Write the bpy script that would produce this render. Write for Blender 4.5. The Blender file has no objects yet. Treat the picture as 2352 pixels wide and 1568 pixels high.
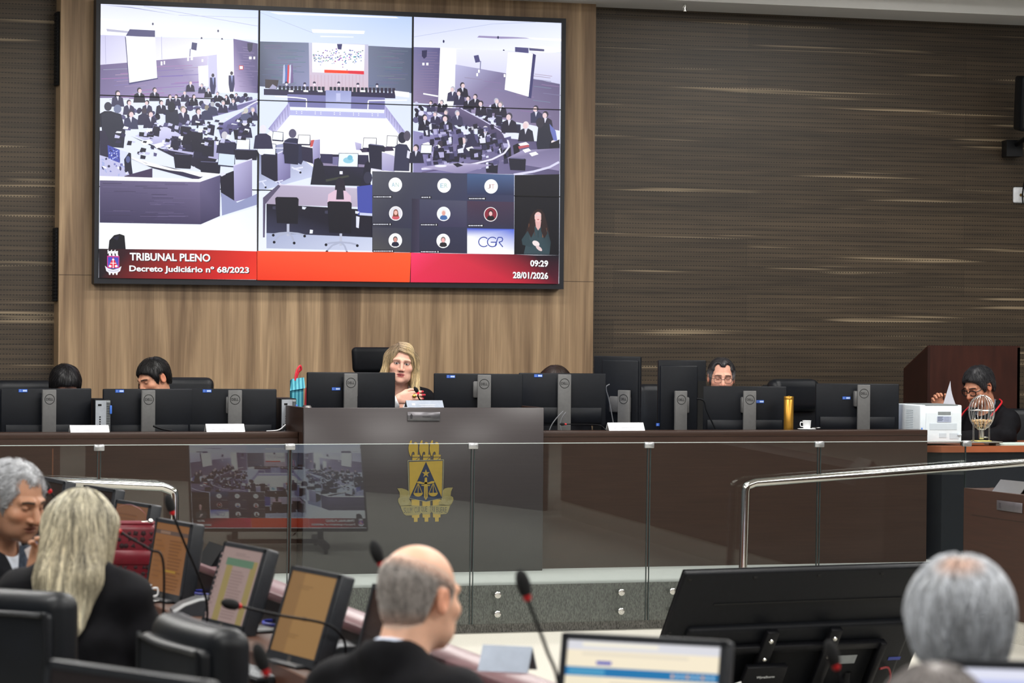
import bpy, bmesh, math, random
import numpy as np
from mathutils import Vector, Matrix, Euler
import openvdb
random.seed(7); RNG = np.random.default_rng(11)
SC = bpy.context.scene; COL = SC.collection
PI = math.pi
# ------------------------------------------------------------------ camera (fitted to the photo: 105 mm, turned 18 degrees to the wall)
F = 6860.0; YAW = 0.3135; PITCH = -0.0077; ROLL = 0.009; CH = 1.762
_f = Vector((math.sin(YAW)*math.cos(PITCH), math.cos(YAW)*math.cos(PITCH), math.sin(PITCH)))
_r = Vector((math.cos(YAW), -math.sin(YAW), 0)); _u = _r.cross(_f)
CX = _r*math.cos(ROLL) + _u*math.sin(ROLL); CY = -_r*math.sin(ROLL) + _u*math.cos(ROLL)
C0 = Vector((0, 0, CH))
def ray(px, py): return _f + CX*((px-1176)/F) - CY*((py-784)/F)
def atD(px, py, d): return C0 + ray(px, py)*d
def onY(px, py, Y): r = ray(px, py); return C0 + r*((Y-C0.y)/r.y)
def onZ(px, py, Z): r = ray(px, py); return C0 + r*((Z-C0.z)/r.z)
def onX(px, py, X): r = ray(px, py); return C0 + r*((X-C0.x)/r.x)
cam = bpy.data.cameras.new('camera'); co = bpy.data.objects.new('camera', cam); COL.objects.link(co)
m = Matrix((CX, CY, -_f)).transposed().to_4x4(); m.translation = C0; co.matrix_world = m
cam.sensor_width = 36; cam.lens = F*36/2352; cam.clip_end = 100; cam.clip_start = .1
cam.dof.use_dof = True; cam.dof.focus_distance = 17.6; cam.dof.aperture_fstop = 5.6
SC.camera = co
SC.view_settings.view_transform = 'Standard'; SC.view_settings.look = 'None'; SC.view_settings.gamma = .94
# ------------------------------------------------------------------ colours and materials
def L(r, g, b):
    return tuple((c/12.92 if c <= .04045 else ((c+.055)/1.055)**2.4) for c in (r/255, g/255, b/255))
def nt(name):
    m = bpy.data.materials.new(name); m.use_nodes = True; t = m.node_tree
    return m, t, t.nodes['Principled BSDF'], t.nodes['Material Output']
def node(t, kind, **kw):
    n = t.nodes.new(kind)
    for k, v in kw.items():
        if k.startswith('i_'): n.inputs[k[2:].replace('_', ' ')].default_value = v
        else: setattr(n, k, v)
    return n
MATS = {}
def pm(name, rgb, rough=.5, metal=0., var=.08, scale=30., bump=0., emit=0., coat=0., stretch=(1, 1, 1), spec=.5, bscale=None):
    if name in MATS: return MATS[name]
    m, t, b, o = nt(name)
    tc = node(t, 'ShaderNodeTexCoord'); mp = node(t, 'ShaderNodeMapping'); mp.inputs['Scale'].default_value = stretch
    t.links.new(tc.outputs['Object'], mp.inputs['Vector'])
    n = node(t, 'ShaderNodeTexNoise', i_Scale=scale, i_Detail=4.0); t.links.new(mp.outputs[0], n.inputs['Vector'])
    r = node(t, 'ShaderNodeValToRGB'); r.color_ramp.elements[0].position = .3; r.color_ramp.elements[1].position = .7
    r.color_ramp.elements[0].color = (*[c*(1-var) for c in rgb], 1); r.color_ramp.elements[1].color = (*[min(1, c*(1+var)) for c in rgb], 1)
    t.links.new(n.outputs['Fac'], r.inputs[0]); t.links.new(r.outputs[0], b.inputs['Base Color'])
    b.inputs['Roughness'].default_value = rough; b.inputs['Metallic'].default_value = metal; b.inputs['Specular IOR Level'].default_value = spec
    b.inputs['Coat Weight'].default_value = coat
    if bump:
        bp = node(t, 'ShaderNodeBump', i_Strength=bump, i_Distance=.01)
        if bscale:
            n2 = node(t, 'ShaderNodeTexNoise', i_Scale=bscale, i_Detail=3.0); t.links.new(mp.outputs[0], n2.inputs['Vector']); t.links.new(n2.outputs['Fac'], bp.inputs['Height'])
        else: t.links.new(n.outputs['Fac'], bp.inputs['Height'])
        t.links.new(bp.outputs[0], b.inputs['Normal'])
    if emit:
        t.links.new(r.outputs[0], b.inputs['Emission Color']); b.inputs['Emission Strength'].default_value = emit
    MATS[name] = m; return m
def vcol(name, rough=.5, emit=0., noise=0., nscale=60., stretch=(1, 1, 1), sss=0., spec=.4, sheen=0.):
    if name in MATS: return MATS[name]
    m, t, b, o = nt(name)
    a = node(t, 'ShaderNodeAttribute', attribute_name='Col'); out = a.outputs['Color']
    if noise:
        tc = node(t, 'ShaderNodeTexCoord'); mp = node(t, 'ShaderNodeMapping'); mp.inputs['Scale'].default_value = stretch
        t.links.new(tc.outputs['Object'], mp.inputs['Vector'])
        n = node(t, 'ShaderNodeTexNoise', i_Scale=nscale, i_Detail=3.0); t.links.new(mp.outputs[0], n.inputs['Vector'])
        mr = node(t, 'ShaderNodeMapRange'); mr.inputs[1].default_value = .3; mr.inputs[2].default_value = .7
        mr.inputs[3].default_value = 1-noise; mr.inputs[4].default_value = 1+noise; t.links.new(n.outputs['Fac'], mr.inputs[0])
        mx = node(t, 'ShaderNodeVectorMath', operation='SCALE'); t.links.new(out, mx.inputs[0]); t.links.new(mr.outputs[0], mx.inputs['Scale']); out = mx.outputs[0]
    if emit:
        b.inputs['Base Color'].default_value = (.01, .01, .012, 1); t.links.new(out, b.inputs['Emission Color']); b.inputs['Emission Strength'].default_value = emit
    else: t.links.new(out, b.inputs['Base Color'])
    b.inputs['Roughness'].default_value = rough; b.inputs['Specular IOR Level'].default_value = spec; b.inputs['Sheen Weight'].default_value = sheen
    if sss: b.inputs['Subsurface Weight'].default_value = sss; b.inputs['Subsurface Radius'].default_value = (.01, .004, .002); b.inputs['Subsurface Scale'].default_value = .4
    MATS[name] = m; return m
# ------------------------------------------------------------------ mesh builder
def V3(p): return np.asarray(p, dtype=float).reshape(-1, 3)
def mat_np(M): return np.array(M, dtype=float)
class MB:
    def __init__(s): s.v = []; s.f = []; s.c = []; s.n = 0; s.mi = []; s.sm = []; s.usec = False
    def add(s, v, f, M=None, col=None, mi=0, smooth=False):
        v = V3(v)
        if M is not None: A = mat_np(M); v = v@A[:3, :3].T + A[:3, 3]
        s.v.append(v); n = s.n; s.f += [tuple(int(i)+n for i in q) for q in f]; s.n += len(v)
        s.mi += [mi]*len(f); s.sm += [smooth]*len(f)
        if col is None: col = (1, 1, 1)
        else: s.usec = True
        c = np.asarray(col, dtype=float)
        if c.ndim == 1: c = np.tile(c[:3], (len(v), 1))
        s.c.append(c); return s
    def box(s, lo, hi, M=None, **k):
        x0, y0, z0 = lo; x1, y1, z1 = hi
        v = [(x0, y0, z0), (x1, y0, z0), (x1, y1, z0), (x0, y1, z0), (x0, y0, z1), (x1, y0, z1), (x1, y1, z1), (x0, y1, z1)]
        return s.add(v, [(0, 3, 2, 1), (4, 5, 6, 7), (0, 1, 5, 4), (1, 2, 6, 5), (2, 3, 7, 6), (3, 0, 4, 7)], M, **k)
    def rbox(s, c, size, r=.005, seg=2, M=None, bend=None, sub=0, **k):
        bm = bmesh.new(); bmesh.ops.create_cube(bm, size=1); bmesh.ops.scale(bm, vec=Vector(size), verts=bm.verts)
        if sub: bmesh.ops.subdivide_edges(bm, edges=[e for e in bm.edges if abs(e.verts[0].co.x-e.verts[1].co.x) > 1e-4], cuts=sub)
        es = bm.edges[:] if not sub else [e for e in bm.edges if len(e.link_faces) == 2 and e.calc_face_angle(0) > .5]
        bmesh.ops.bevel(bm, geom=es, offset=r, segments=seg, profile=.5, affect='EDGES')
        v = np.array([x.co[:] for x in bm.verts]); f = [[q.index for q in p.verts] for p in bm.faces]; bm.free()
        if bend: v = bend(v)
        k.setdefault('smooth', True)
        return s.add(v+np.array(c), f, M, **k)
    def cyl(s, a, b, r0, r1=None, n=16, M=None, cap=True, **k):
        return s.tube([a, b], [r0, r0 if r1 is None else r1], n, M, cap, **k)
    def tube(s, pts, r, n=10, M=None, cap=True, closed=False, **k):
        P = V3(pts); m = len(P); R = np.full(m, r) if np.isscalar(r) else np.asarray(r, float)
        T = np.zeros_like(P)
        if closed: T = np.roll(P, -1, 0)-np.roll(P, 1, 0)
        else: T[1:-1] = P[2:]-P[:-2]; T[0] = P[1]-P[0]; T[-1] = P[-1]-P[-2]
        T /= np.linalg.norm(T, axis=1)[:, None]+1e-12
        up = np.array([0, 0, 1.]) if abs(T[0, 2]) < .9 else np.array([1., 0, 0])
        N = np.cross(T[0], up); N /= np.linalg.norm(N); v = []; an = np.arange(n)*2*PI/n
        for i in range(m):
            N = N-T[i]*(N@T[i]); N /= np.linalg.norm(N)+1e-12; B = np.cross(T[i], N)
            v.append(P[i]+R[i]*(np.cos(an)[:, None]*N+np.sin(an)[:, None]*B))
        f = []
        for i in range(m if closed else m-1):
            j = (i+1) % m
            for q in range(n): f.append((i*n+q, i*n+(q+1) % n, j*n+(q+1) % n, j*n+q))
        if cap and not closed: f.append(tuple(range(n))[::-1]); f.append(tuple((m-1)*n+q for q in range(n)))
        k.setdefault('smooth', True)
        return s.add(np.concatenate(v), f, M, **k)
    def lathe(s, prof, n=24, c=(0, 0, 0), M=None, **k):
        v = []; f = []; m = len(prof)
        for r, z in prof:
            for q in range(n): v.append((c[0]+r*math.cos(2*PI*q/n), c[1]+r*math.sin(2*PI*q/n), c[2]+z))
        for i in range(m-1):
            for q in range(n): f.append((i*n+q, i*n+(q+1) % n, (i+1)*n+(q+1) % n, (i+1)*n+q))
        if prof[0][0] > 1e-5: f.append(tuple(range(n))[::-1])
        if prof[-1][0] > 1e-5: f.append(tuple((m-1)*n+q for q in range(n)))
        k.setdefault('smooth', True)
        return s.add(v, f, M, **k)
    def prism(s, poly, d0, d1, axis='Y', M=None, **k):
        n = len(poly)
        def mk(p, d): return (p[0], d, p[1]) if axis == 'Y' else ((d, p[0], p[1]) if axis == 'X' else (p[0], p[1], d))
        v = [mk(p, d0) for p in poly]+[mk(p, d1) for p in poly]
        f = [tuple(range(n)), tuple(range(2*n-1, n-1, -1))]+[(i, i+n, (i+1) % n+n, (i+1) % n) for i in range(n)]
        return s.add(v, f, M, **k)
    def quad(s, a, b, c, d, **k): return s.add([a, b, c, d], [(0, 1, 2, 3)], **k)
    def mesh(s, name, mats):
        me = bpy.data.meshes.new(name); me.from_pydata(np.concatenate(s.v).tolist(), [], s.f)
        if not isinstance(mats, (list, tuple)): mats = [mats]
        for m in mats: me.materials.append(m)
        me.polygons.foreach_set('material_index', s.mi); me.polygons.foreach_set('use_smooth', s.sm)
        if s.usec: set_col(me, np.concatenate(s.c))
        me.update(); return me
    def build(s, name, mats, parent=None, loc=None, rot=None, fix=True):
        me = s.mesh(name, mats)
        if fix:
            bm = bmesh.new(); bm.from_mesh(me); bmesh.ops.recalc_face_normals(bm, faces=bm.faces); bm.to_mesh(me); bm.free()
        if any(s.sm):
            try: me.set_sharp_from_angle(angle=math.radians(50))
            except Exception: pass
        return link(name, me, parent, loc, rot)
def set_col(me, c):
    a = me.color_attributes.new('Col', 'FLOAT_COLOR', 'POINT'); n = len(me.vertices)
    d = np.ones((n, 4), dtype=np.float32); d[:, :3] = c; a.data.foreach_set('color', d.ravel())
def link(name, data, parent=None, loc=None, rot=None):
    o = bpy.data.objects.new(name, data); COL.objects.link(o)
    if parent is not None: o.parent = parent
    if loc is not None: o.location = loc
    if rot is not None: o.rotation_euler = rot
    return o
def tag(o, label, cat, group=None, kind=None):
    o['label'] = label; o['category'] = cat
    if group: o['group'] = group
    if kind: o['kind'] = kind
    return o
def thing(name, label, cat, loc=(0, 0, 0), rz=0., group=None, rot=None):
    o = link(name, None, None, loc, rot or (0, 0, rz)); o.empty_display_size = .1
    return tag(o, label, cat, group)
def struct(name, mb, mat):
    o = mb.build(name, mat); o['kind'] = 'structure'; return o
def copy_tree(o, parent=None):
    c = o.copy(); COL.objects.link(c); c.parent = parent
    for ch in list(o.children): copy_tree(ch, c)
    return c
def T(x, y, z): return Matrix.Translation((x, y, z))
def RX(a): return Matrix.Rotation(a, 4, 'X')
def RY(a): return Matrix.Rotation(a, 4, 'Y')
def RZ(a): return Matrix.Rotation(a, 4, 'Z')
def bez(p, n=16):
    # smooth curve through the given points (Catmull-Rom)
    P = V3(p); P = np.vstack([2*P[0]-P[1], P, 2*P[-1]-P[-2]]); out = []
    for i in range(1, len(P)-2):
        for q in range(n):
            t = q/n; a, b, c, d = P[i-1:i+3]
            out.append(.5*(2*b+(c-a)*t+(2*a-5*b+4*c-d)*t*t+(3*b-a-3*c+d)*t**3))
    out.append(P[-2]); return np.array(out)
_tx = {}
def text_geo(s, bold=0.):
    key = (s, bold)
    if key not in _tx:
        cu = bpy.data.curves.new('t', 'FONT'); cu.body = s; cu.size = 1; cu.offset = bold; cu.resolution_u = 3
        o = bpy.data.objects.new('t', cu); COL.objects.link(o); dg = bpy.context.evaluated_depsgraph_get(); dg.update()
        me = o.evaluated_get(dg).to_mesh(); v = np.array([x.co[:] for x in me.vertices]).reshape(-1, 3); f = [tuple(p.vertices) for p in me.polygons]
        o.evaluated_get(dg).to_mesh_clear(); bpy.data.objects.remove(o); bpy.data.curves.remove(cu)
        lo = v[:, :2].min(0); hi = v[:, :2].max(0); v[:, :2] = (v[:, :2]-lo)/(hi-lo+1e-9); _tx[key] = (v[:, :2], f)
    return _tx[key]
def put_text(mb, s, o, ux, uz, w, h, bold=0., **k):
    # lettering filling w x h from corner o, running along unit vectors ux (right) and uz (up)
    v, f = text_geo(s, bold); o = np.array(o, float); ux = np.array(ux, float); uz = np.array(uz, float)
    mb.add(o+v[:, :1]*w*ux+v[:, 1:2]*h*uz, f, **k)
# ------------------------------------------------------------------ smooth implicit surfaces for bodies, hair and clothes
def smin(a, b, k):
    h = np.clip(.5+.5*(b-a)/k, 0, 1); return b*(1-h)+a*h-k*h*(1-h)
def smax(a, b, k): return -smin(-a, -b, k)
def ell(p, c, r):
    q = (p-np.array(c)); r = np.array(r); k0 = np.linalg.norm(q/r, axis=1); k1 = np.linalg.norm(q/r**2, axis=1)+1e-9
    return k0*(k0-1)/k1
def cap(p, a, b, ra, rb=None):
    a = np.array(a, float); b = np.array(b, float); rb = ra if rb is None else rb
    ba = b-a; h = np.clip(((p-a)@ba)/(ba@ba+1e-12), 0, 1)
    return np.linalg.norm(p-a-h[:, None]*ba, axis=1)-(ra+(rb-ra)*h)
def bx(p, c, h, r=0.):
    q = np.abs(p-np.array(c))-np.array(h)+r
    return np.linalg.norm(np.maximum(q, 0), axis=1)+np.minimum(q.max(1), 0)-r
def sdf_mesh(fn, lo, hi, vox):
    lo = np.array(lo, float); hi = np.array(hi, float); C = 4; cv = vox*C
    nc = np.ceil((hi-lo)/cv).astype(int)+1
    gx = [lo[i]+(np.arange(nc[i])+.5)*cv for i in range(3)]
    P = np.stack(np.meshgrid(*gx, indexing='ij'), -1).reshape(-1, 3)
    dc = fn(P).reshape(nc)
    big = np.repeat(np.repeat(np.repeat(dc, C, 0), C, 1), C, 2).astype(np.float32)
    m = np.abs(big) < cv*1.6
    idx = np.argwhere(m); Q = lo+(idx+.5)*vox; out = np.empty(len(Q), np.float32)
    for i in range(0, len(Q), 400000): out[i:i+400000] = fn(Q[i:i+400000])
    big[m] = out
    g = openvdb.FloatGrid(10.0); g.copyFromArray(np.ascontiguousarray(big))
    pts, quads = g.convertToQuads(0.0)
    pts = lo+(np.asarray(pts)+.5)*vox; quads = np.asarray(quads)
    a = pts[quads[:, 0]]; vol = np.einsum('ij,ij->i', a, np.cross(pts[quads[:, 1]], pts[quads[:, 2]])).sum()
    if vol < 0: quads = quads[:, ::-1]
    # pull the points onto the surface
    for _ in range(2): g_ = grad(fn, pts); pts = pts-g_*fn(pts)[:, None]*.8
    return pts, quads
def grad(fn, p, e=1e-3):
    d0 = fn(p); g = np.stack([fn(p+np.eye(3)[i]*e)-d0 for i in range(3)], 1)
    return g/(np.linalg.norm(g, axis=1)[:, None]+1e-9)
def np_mesh(name, v, f, mat, col=None, smooth=True):
    me = bpy.data.meshes.new(name); v = np.asarray(v, np.float32); f = np.asarray(f, np.int32); n, k = f.shape
    me.vertices.add(len(v)); me.vertices.foreach_set('co', v.ravel())
    me.loops.add(n*k); me.loops.foreach_set('vertex_index', f.ravel())
    me.polygons.add(n); me.polygons.foreach_set('loop_start', np.arange(n, dtype=np.int32)*k)
    me.polygons.foreach_set('use_smooth', np.full(n, smooth))
    me.update(calc_edges=True); me.validate()
    me.materials.append(mat)
    if col is not None: set_col(me, col)
    return me
def strands(fn, P, dirfn, n, step, rad, lift, jit=.15):
    N = len(P); p = P.copy(); path = [p.copy()]; lf = lift*(.3+RNG.random(N)*.9); jd = RNG.normal(size=(N, 3))*jit
    for i in range(n):
        g = grad(fn, p); t = dirfn(p)+jd; t -= g*np.einsum('ij,ij->i', t, g)[:, None]; t /= np.linalg.norm(t, axis=1)[:, None]+1e-9
        p = p+t*step; p = p-grad(fn, p)*(fn(p)-lf)[:, None]*.9; path.append(p.copy())
    A = np.stack(path, 1); S = n+1
    Tn = np.gradient(A, axis=1); Tn /= np.linalg.norm(Tn, axis=2)[:, :, None]+1e-9
    ref = RNG.normal(size=(N, 1, 3)); U = np.cross(Tn, ref); U /= np.linalg.norm(U, axis=2)[:, :, None]+1e-9; W = np.cross(Tn, U)
    rr = rad*(1-np.linspace(0, 1, S)**2*.8)[None, :, None]*(.6+.8*RNG.random((N, 1, 1)))
    v = np.stack([A+rr*(math.cos(a)*U+math.sin(a)*W) for a in (0, 2*PI/3, 4*PI/3)], 2)
    b = (np.arange(N)*S*3)[:, None, None]+(np.arange(S-1)*3)[None, :, None]+np.arange(3)[None, None, :]
    b2 = (np.arange(N)*S*3)[:, None, None]+(np.arange(S-1)*3)[None, :, None]+((np.arange(3)+1) % 3)[None, None, :]
    f = np.stack([b, b2, b2+3, b+3], -1).reshape(-1, 4)
    return v.reshape(-1, 3), f, np.repeat(np.arange(N), S*3)
# ------------------------------------------------------------------ head (faces -Y, origin between the ears, metres)
def head_sdf(p, st):
    p = p.copy(); w = st.get('w', 1.); p[:, 0] = np.abs(p[:, 0])/w
    d = ell(p, (0, .018, .033), (.077, .098, .086))
    d = smin(d, ell(p, (0, -.028, -.03), (.064, .066, .085)), .03)
    d = smin(d, ell(p, (0, -.042, -.078), (.05, .046, .034)), .025)
    jw = st.get('jaw', 1.); d = smin(d, ell(p, (.027*jw, -.02, -.068), (.03*jw, .05, .034)), .03)
    d = smin(d, ell(p, (0, -.082, -.1), (.02, .014, .014)), .018)
    d = smin(d, ell(p, (.044, -.058, -.022), (.024, .024, .02)), .02)
    d = smin(d, cap(p, (.012, -.088, .027), (.044, -.072, .026), .012, .01), .014)
    d = smax(d, -ell(p, (.033, -.099, .008), (.021, .018, .0125)), .012)
    d = smin(d, ell(p, (.031, -.0725, .007), (.0155, .0145, .0125)), .004)
    nz = st.get('nose', 1.)
    d = smin(d, cap(p, (0, -.09, .016), (0, -.088-.022*nz, -.028), .008, .0115*nz), .012)
    d = smin(d, ell(p, (.0125, -.098, -.032), (.0095*nz, .013, .0085)), .006)
    d = smax(d, -ell(p, (.007, -.102, -.042), (.004, .008, .004)), .003)
    d = smin(d, ell(p, (0, -.0835, -.058), (.027, .0105, .0065)), .008)
    d = smin(d, ell(p, (0, -.083, -.0685), (.023, .0105, .007)), .008)
    d = smax(d, -ell(p, (0, -.0975, -.0632), (.027, .012, .0014)), .004)
    e = ell(p, (.082, .016, -.004), (.0085, .02, .032)); e = smax(e, -ell(p, (.09, .012, -.002), (.006, .012, .02)), .006)
    d = smin(d, e, .008)
    if st.get('jowl'): d = smin(d, ell(p, (.034, -.045, -.08), (.02, .028, .018)), .025)
    return d
def head_col(p, st):
    sk = np.array(st['skin']); n = len(p); c = np.tile(sk, (n, 1)); ax = np.abs(p[:, 0]); y = p[:, 1]; z = p[:, 2]
    def mixin(mask, col):
        m = np.clip(mask, 0, 1)[:, None]; c[:] = c*(1-m)+np.array(col)*m
    front = np.clip((-.03-y)/.02, 0, 1)
    def blob(cx, cz, rx, rz, soft=1.): return np.clip((1-np.sqrt(((ax-cx)/rx)**2+((z-cz)/rz)**2))*2.5*soft, 0, 1)*front
    mixin(blob(.045, -.025, .03, .025, .4)*.5, sk*np.array((1.12, .82, .75)))
    mixin(blob(0, -.03, .02, .02, .5)*.5, sk*np.array((1.12, .8, .75)))
    mixin(np.clip((ax-.07)/.01, 0, 1)*(np.abs(z) < .04)*(y > -.02)*.5, sk*np.array((1.1, .72, .62)))
    mixin(blob(.033, -.006, .024, .012, .6)*.45, sk*np.array((.72, .6, .55)))
    if st.get('stubble'):
        s_ = np.clip((-.035-z)/.02, 0, 1)*np.clip((-y+.02)/.05, 0, 1)*(z > -.13); mixin(s_*st['stubble'], sk*np.array((.5, .5, .52)))
    mixin(blob(0, -.0585, .027, .0075, 2)*.9, st.get('lips', sk*np.array((.95, .5, .45))))
    mixin(blob(0, -.069, .023, .0075, 2)*.9, st.get('lips', sk*np.array((.95, .5, .45))))
    mixin(blob(0, -.0633, .026, .0028, 3), sk*np.array((.3, .15, .13)))
    mixin(blob(.008, -.041, .006, .004, 2), sk*np.array((.3, .2, .18)))
    # brows
    bz = .029-.25*np.maximum(ax-.035, 0)
    bm = np.clip(1-np.abs(z-bz)/.0055, 0, 1)*((ax > .012)&(ax < .052))*front
    mixin(bm*1.6*st.get('browk', .9), st.get('brow', (.02, .015, .01)))
    ez = z-.007
    if st.get('eyes', 'open') == 'open':
        sgn = p[:, 0]; gx = st.get('gaze', 0.)
        em = np.clip((1-np.sqrt(((ax-.031)/.0150)**2+(ez/.0068)**2))*4, 0, 1)*front; mixin(em, (.46, .42, .40))
        ic = np.where(sgn > 0, .031+gx, -.031+gx)
        im = np.clip((1-np.sqrt(((sgn-ic)/.0068)**2+((ez-.001)/.0068)**2))*4, 0, 1)*front*(em > .2); mixin(im, (.025, .015, .01))
        lm = np.clip(1-np.abs(np.sqrt(((ax-.031)/.0158)**2+(ez/.0076)**2)-1)*4., 0, 1)*(ez > -.001)*front; mixin(lm, (.02, .012, .01))
    else:
        cv = ez+.003+((ax-.031)/.015)**2*-.003
        lm = np.clip(1-np.abs(cv)/.0028, 0, 1)*(np.abs(ax-.031) < .016)*front; mixin(lm*.95, (.03, .02, .018))
        mixin(blob(.031, .008, .017, .008, 1)*.25, sk*np.array((.75, .62, .58)))
    return np.clip(c, 0, 1)
def hand_sdf(p, w, f, n, s, curl=(.3, .3, .35, .4), spread=.08, thumb=1.):
    # w wrist, f finger direction, n palm normal, s thumb side
    w, f, n, s = [np.array(x, float) for x in (w, f, n, s)]
    d = None
    for i, (kf, ks, ln) in enumerate(((.084, .030, .072), (.089, .010, .080), (.085, -.010, .074), (.077, -.029, .058))):
        k0 = w+f*kf+s*ks
        m = cap(p, w+f*.005+s*ks*.55, k0, .0145, .0115); d = m if d is None else smin(d, m, .014)
    fd = None
    for i, (kf, ks, ln) in enumerate(((.084, .030, .072), (.089, .010, .080), (.085, -.010, .074), (.077, -.029, .058))):
        a = w+f*kf+s*ks; ang = curl[i]*.7; dr = f+s*(ks*spread*20*.5); dr /= np.linalg.norm(dr)
        for q, (sl, r0, r1) in enumerate(((.46, .0098, .009), (.31, .009, .0082), (.23, .0082, .0072))):
            v = dr*math.cos(ang)+n*math.sin(ang); b = a+v*ln*sl; m = cap(p, a, b, r0, r1)
            fd = m if fd is None else np.minimum(fd, m); a = b; ang += curl[i]
    d = smin(d, fd, .004)
    t0 = w+f*.018+s*.022; t1 = w+f*.05+s*.046+n*.014; t2 = t1+(f*.75+s*.25+n*.45*thumb)*.036; t3 = t2+(f*.85+s*.0+n*.5*thumb)*.028
    d = smin(d, cap(p, t0, t1, .016, .012), .012); d = smin(d, cap(p, t1, t2, .0115, .0102), .004); d = smin(d, cap(p, t2, t3, .0102, .008), .003)
    return d
# ------------------------------------------------------------------ people
def az(px, deg): return -(YAW+math.atan((px-1176)/F))+math.radians(deg)
M_skin = vcol('skin', .48, noise=.06, nscale=40, sss=.12, spec=.35)
M_hair = vcol('hair', .42, noise=.25, nscale=14, stretch=(6, 6, 1), spec=.45)
M_lash = vcol('strand_hair', .4, spec=.5)
SK1 = L(222, 172, 148); SK2 = L(196, 140, 112); SK3 = L(214, 158, 134); SK4 = L(168, 112, 84)
def cran(p, th):
    return smin(ell(p, (0, .018, .033), (.077+th, .098+th, .086+th)), ell(p, (0, .045, -.03), (.058+th, .052+th, .06+th)), .03)
MALE = ([-.13, -.08, -.055, -.04, -.03, -.02, -.008, .035, .05, .13], [.085, .075, .05, .01, -.022, -.022, .03, .03, -.045, -.075])
def hair_sdf(kind, o):
    th = o.get('th', .012)
    if kind in ('short', 'bald'):
        ys, zs = o.get('line', MALE)
        def f(p):
            d = cran(p, th)+.004*np.sin(p[:, 0]*90+p[:, 2]*60)*np.sin(p[:, 1]*80)*o.get('wave', 0.3)
            d = smax(d, (np.interp(p[:, 1], ys, zs)-p[:, 2])*.75, .008)
            if 'temple' in o:  # receding temples
                d = smax(d, -ell(np.abs(p)*np.array((1, 0, 0))+p*np.array((0, 1, 1)), (.045, -.085, .085), o['temple']), .008)
            if 'top' in o:
                a, b = o['top']; d = smax(d, (p[:, 2]-(a+b*p[:, 1]))*.8, .02)
            if 'spot' in o: c, r = o['spot']; d = smax(d, -ell(p, c, r), .015)
            return d
        return f
    L_ = o.get('len', .2)
    def f(p):
        q = p.copy(); ax = np.abs(q[:, 0])
        d = ell(q, (0, .02, .036), (.09, .108, .097))
        k = o.get('wide', .1)
        qa = np.stack([ax, q[:, 1], q[:, 2]], 1)
        d = smin(d, cap(qa, (.074, .01, .03), (k, o.get('fwd', -.01), -L_), .032, .02), .03)
        by = o.get('by', .07); k2 = o.get('kb', .07); d = smin(d, cap(qa, (.05, .06, .03), (k2, by*.85, -L_*.5*o.get('back', 1.)), .05, .04), .04); d = smin(d, cap(qa, (k2, by*.85, -L_*.5*o.get('back', 1.)), (k2*.7, by, -L_*o.get('back', 1.)), .04, .02), .03)
        d = smin(d, cap(q, (0, .085, .03), (o.get('sway', 0), by+.015, -L_*o.get('back', 1.)), .05, .03), .04)
        d = d+.0035*np.sin(q[:, 0]*150+q[:, 2]*8)*np.clip((.06-q[:, 2])*8, 0, 1)+.002*np.sin(q[:, 1]*170+q[:, 2]*11)*np.clip((.06-q[:, 2])*8, 0, 1)
        fr, fz = o.get('face', ((.058, .085, .112), -.05)); d = smax(d, -ell(q, (o.get('fx', 0), -.1, fz), fr), .014)
        d = smax(d, -cap(q, (0, -.02, -.1), (0, -.02, -.4), .05), .014)
        return d
    return f
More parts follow.
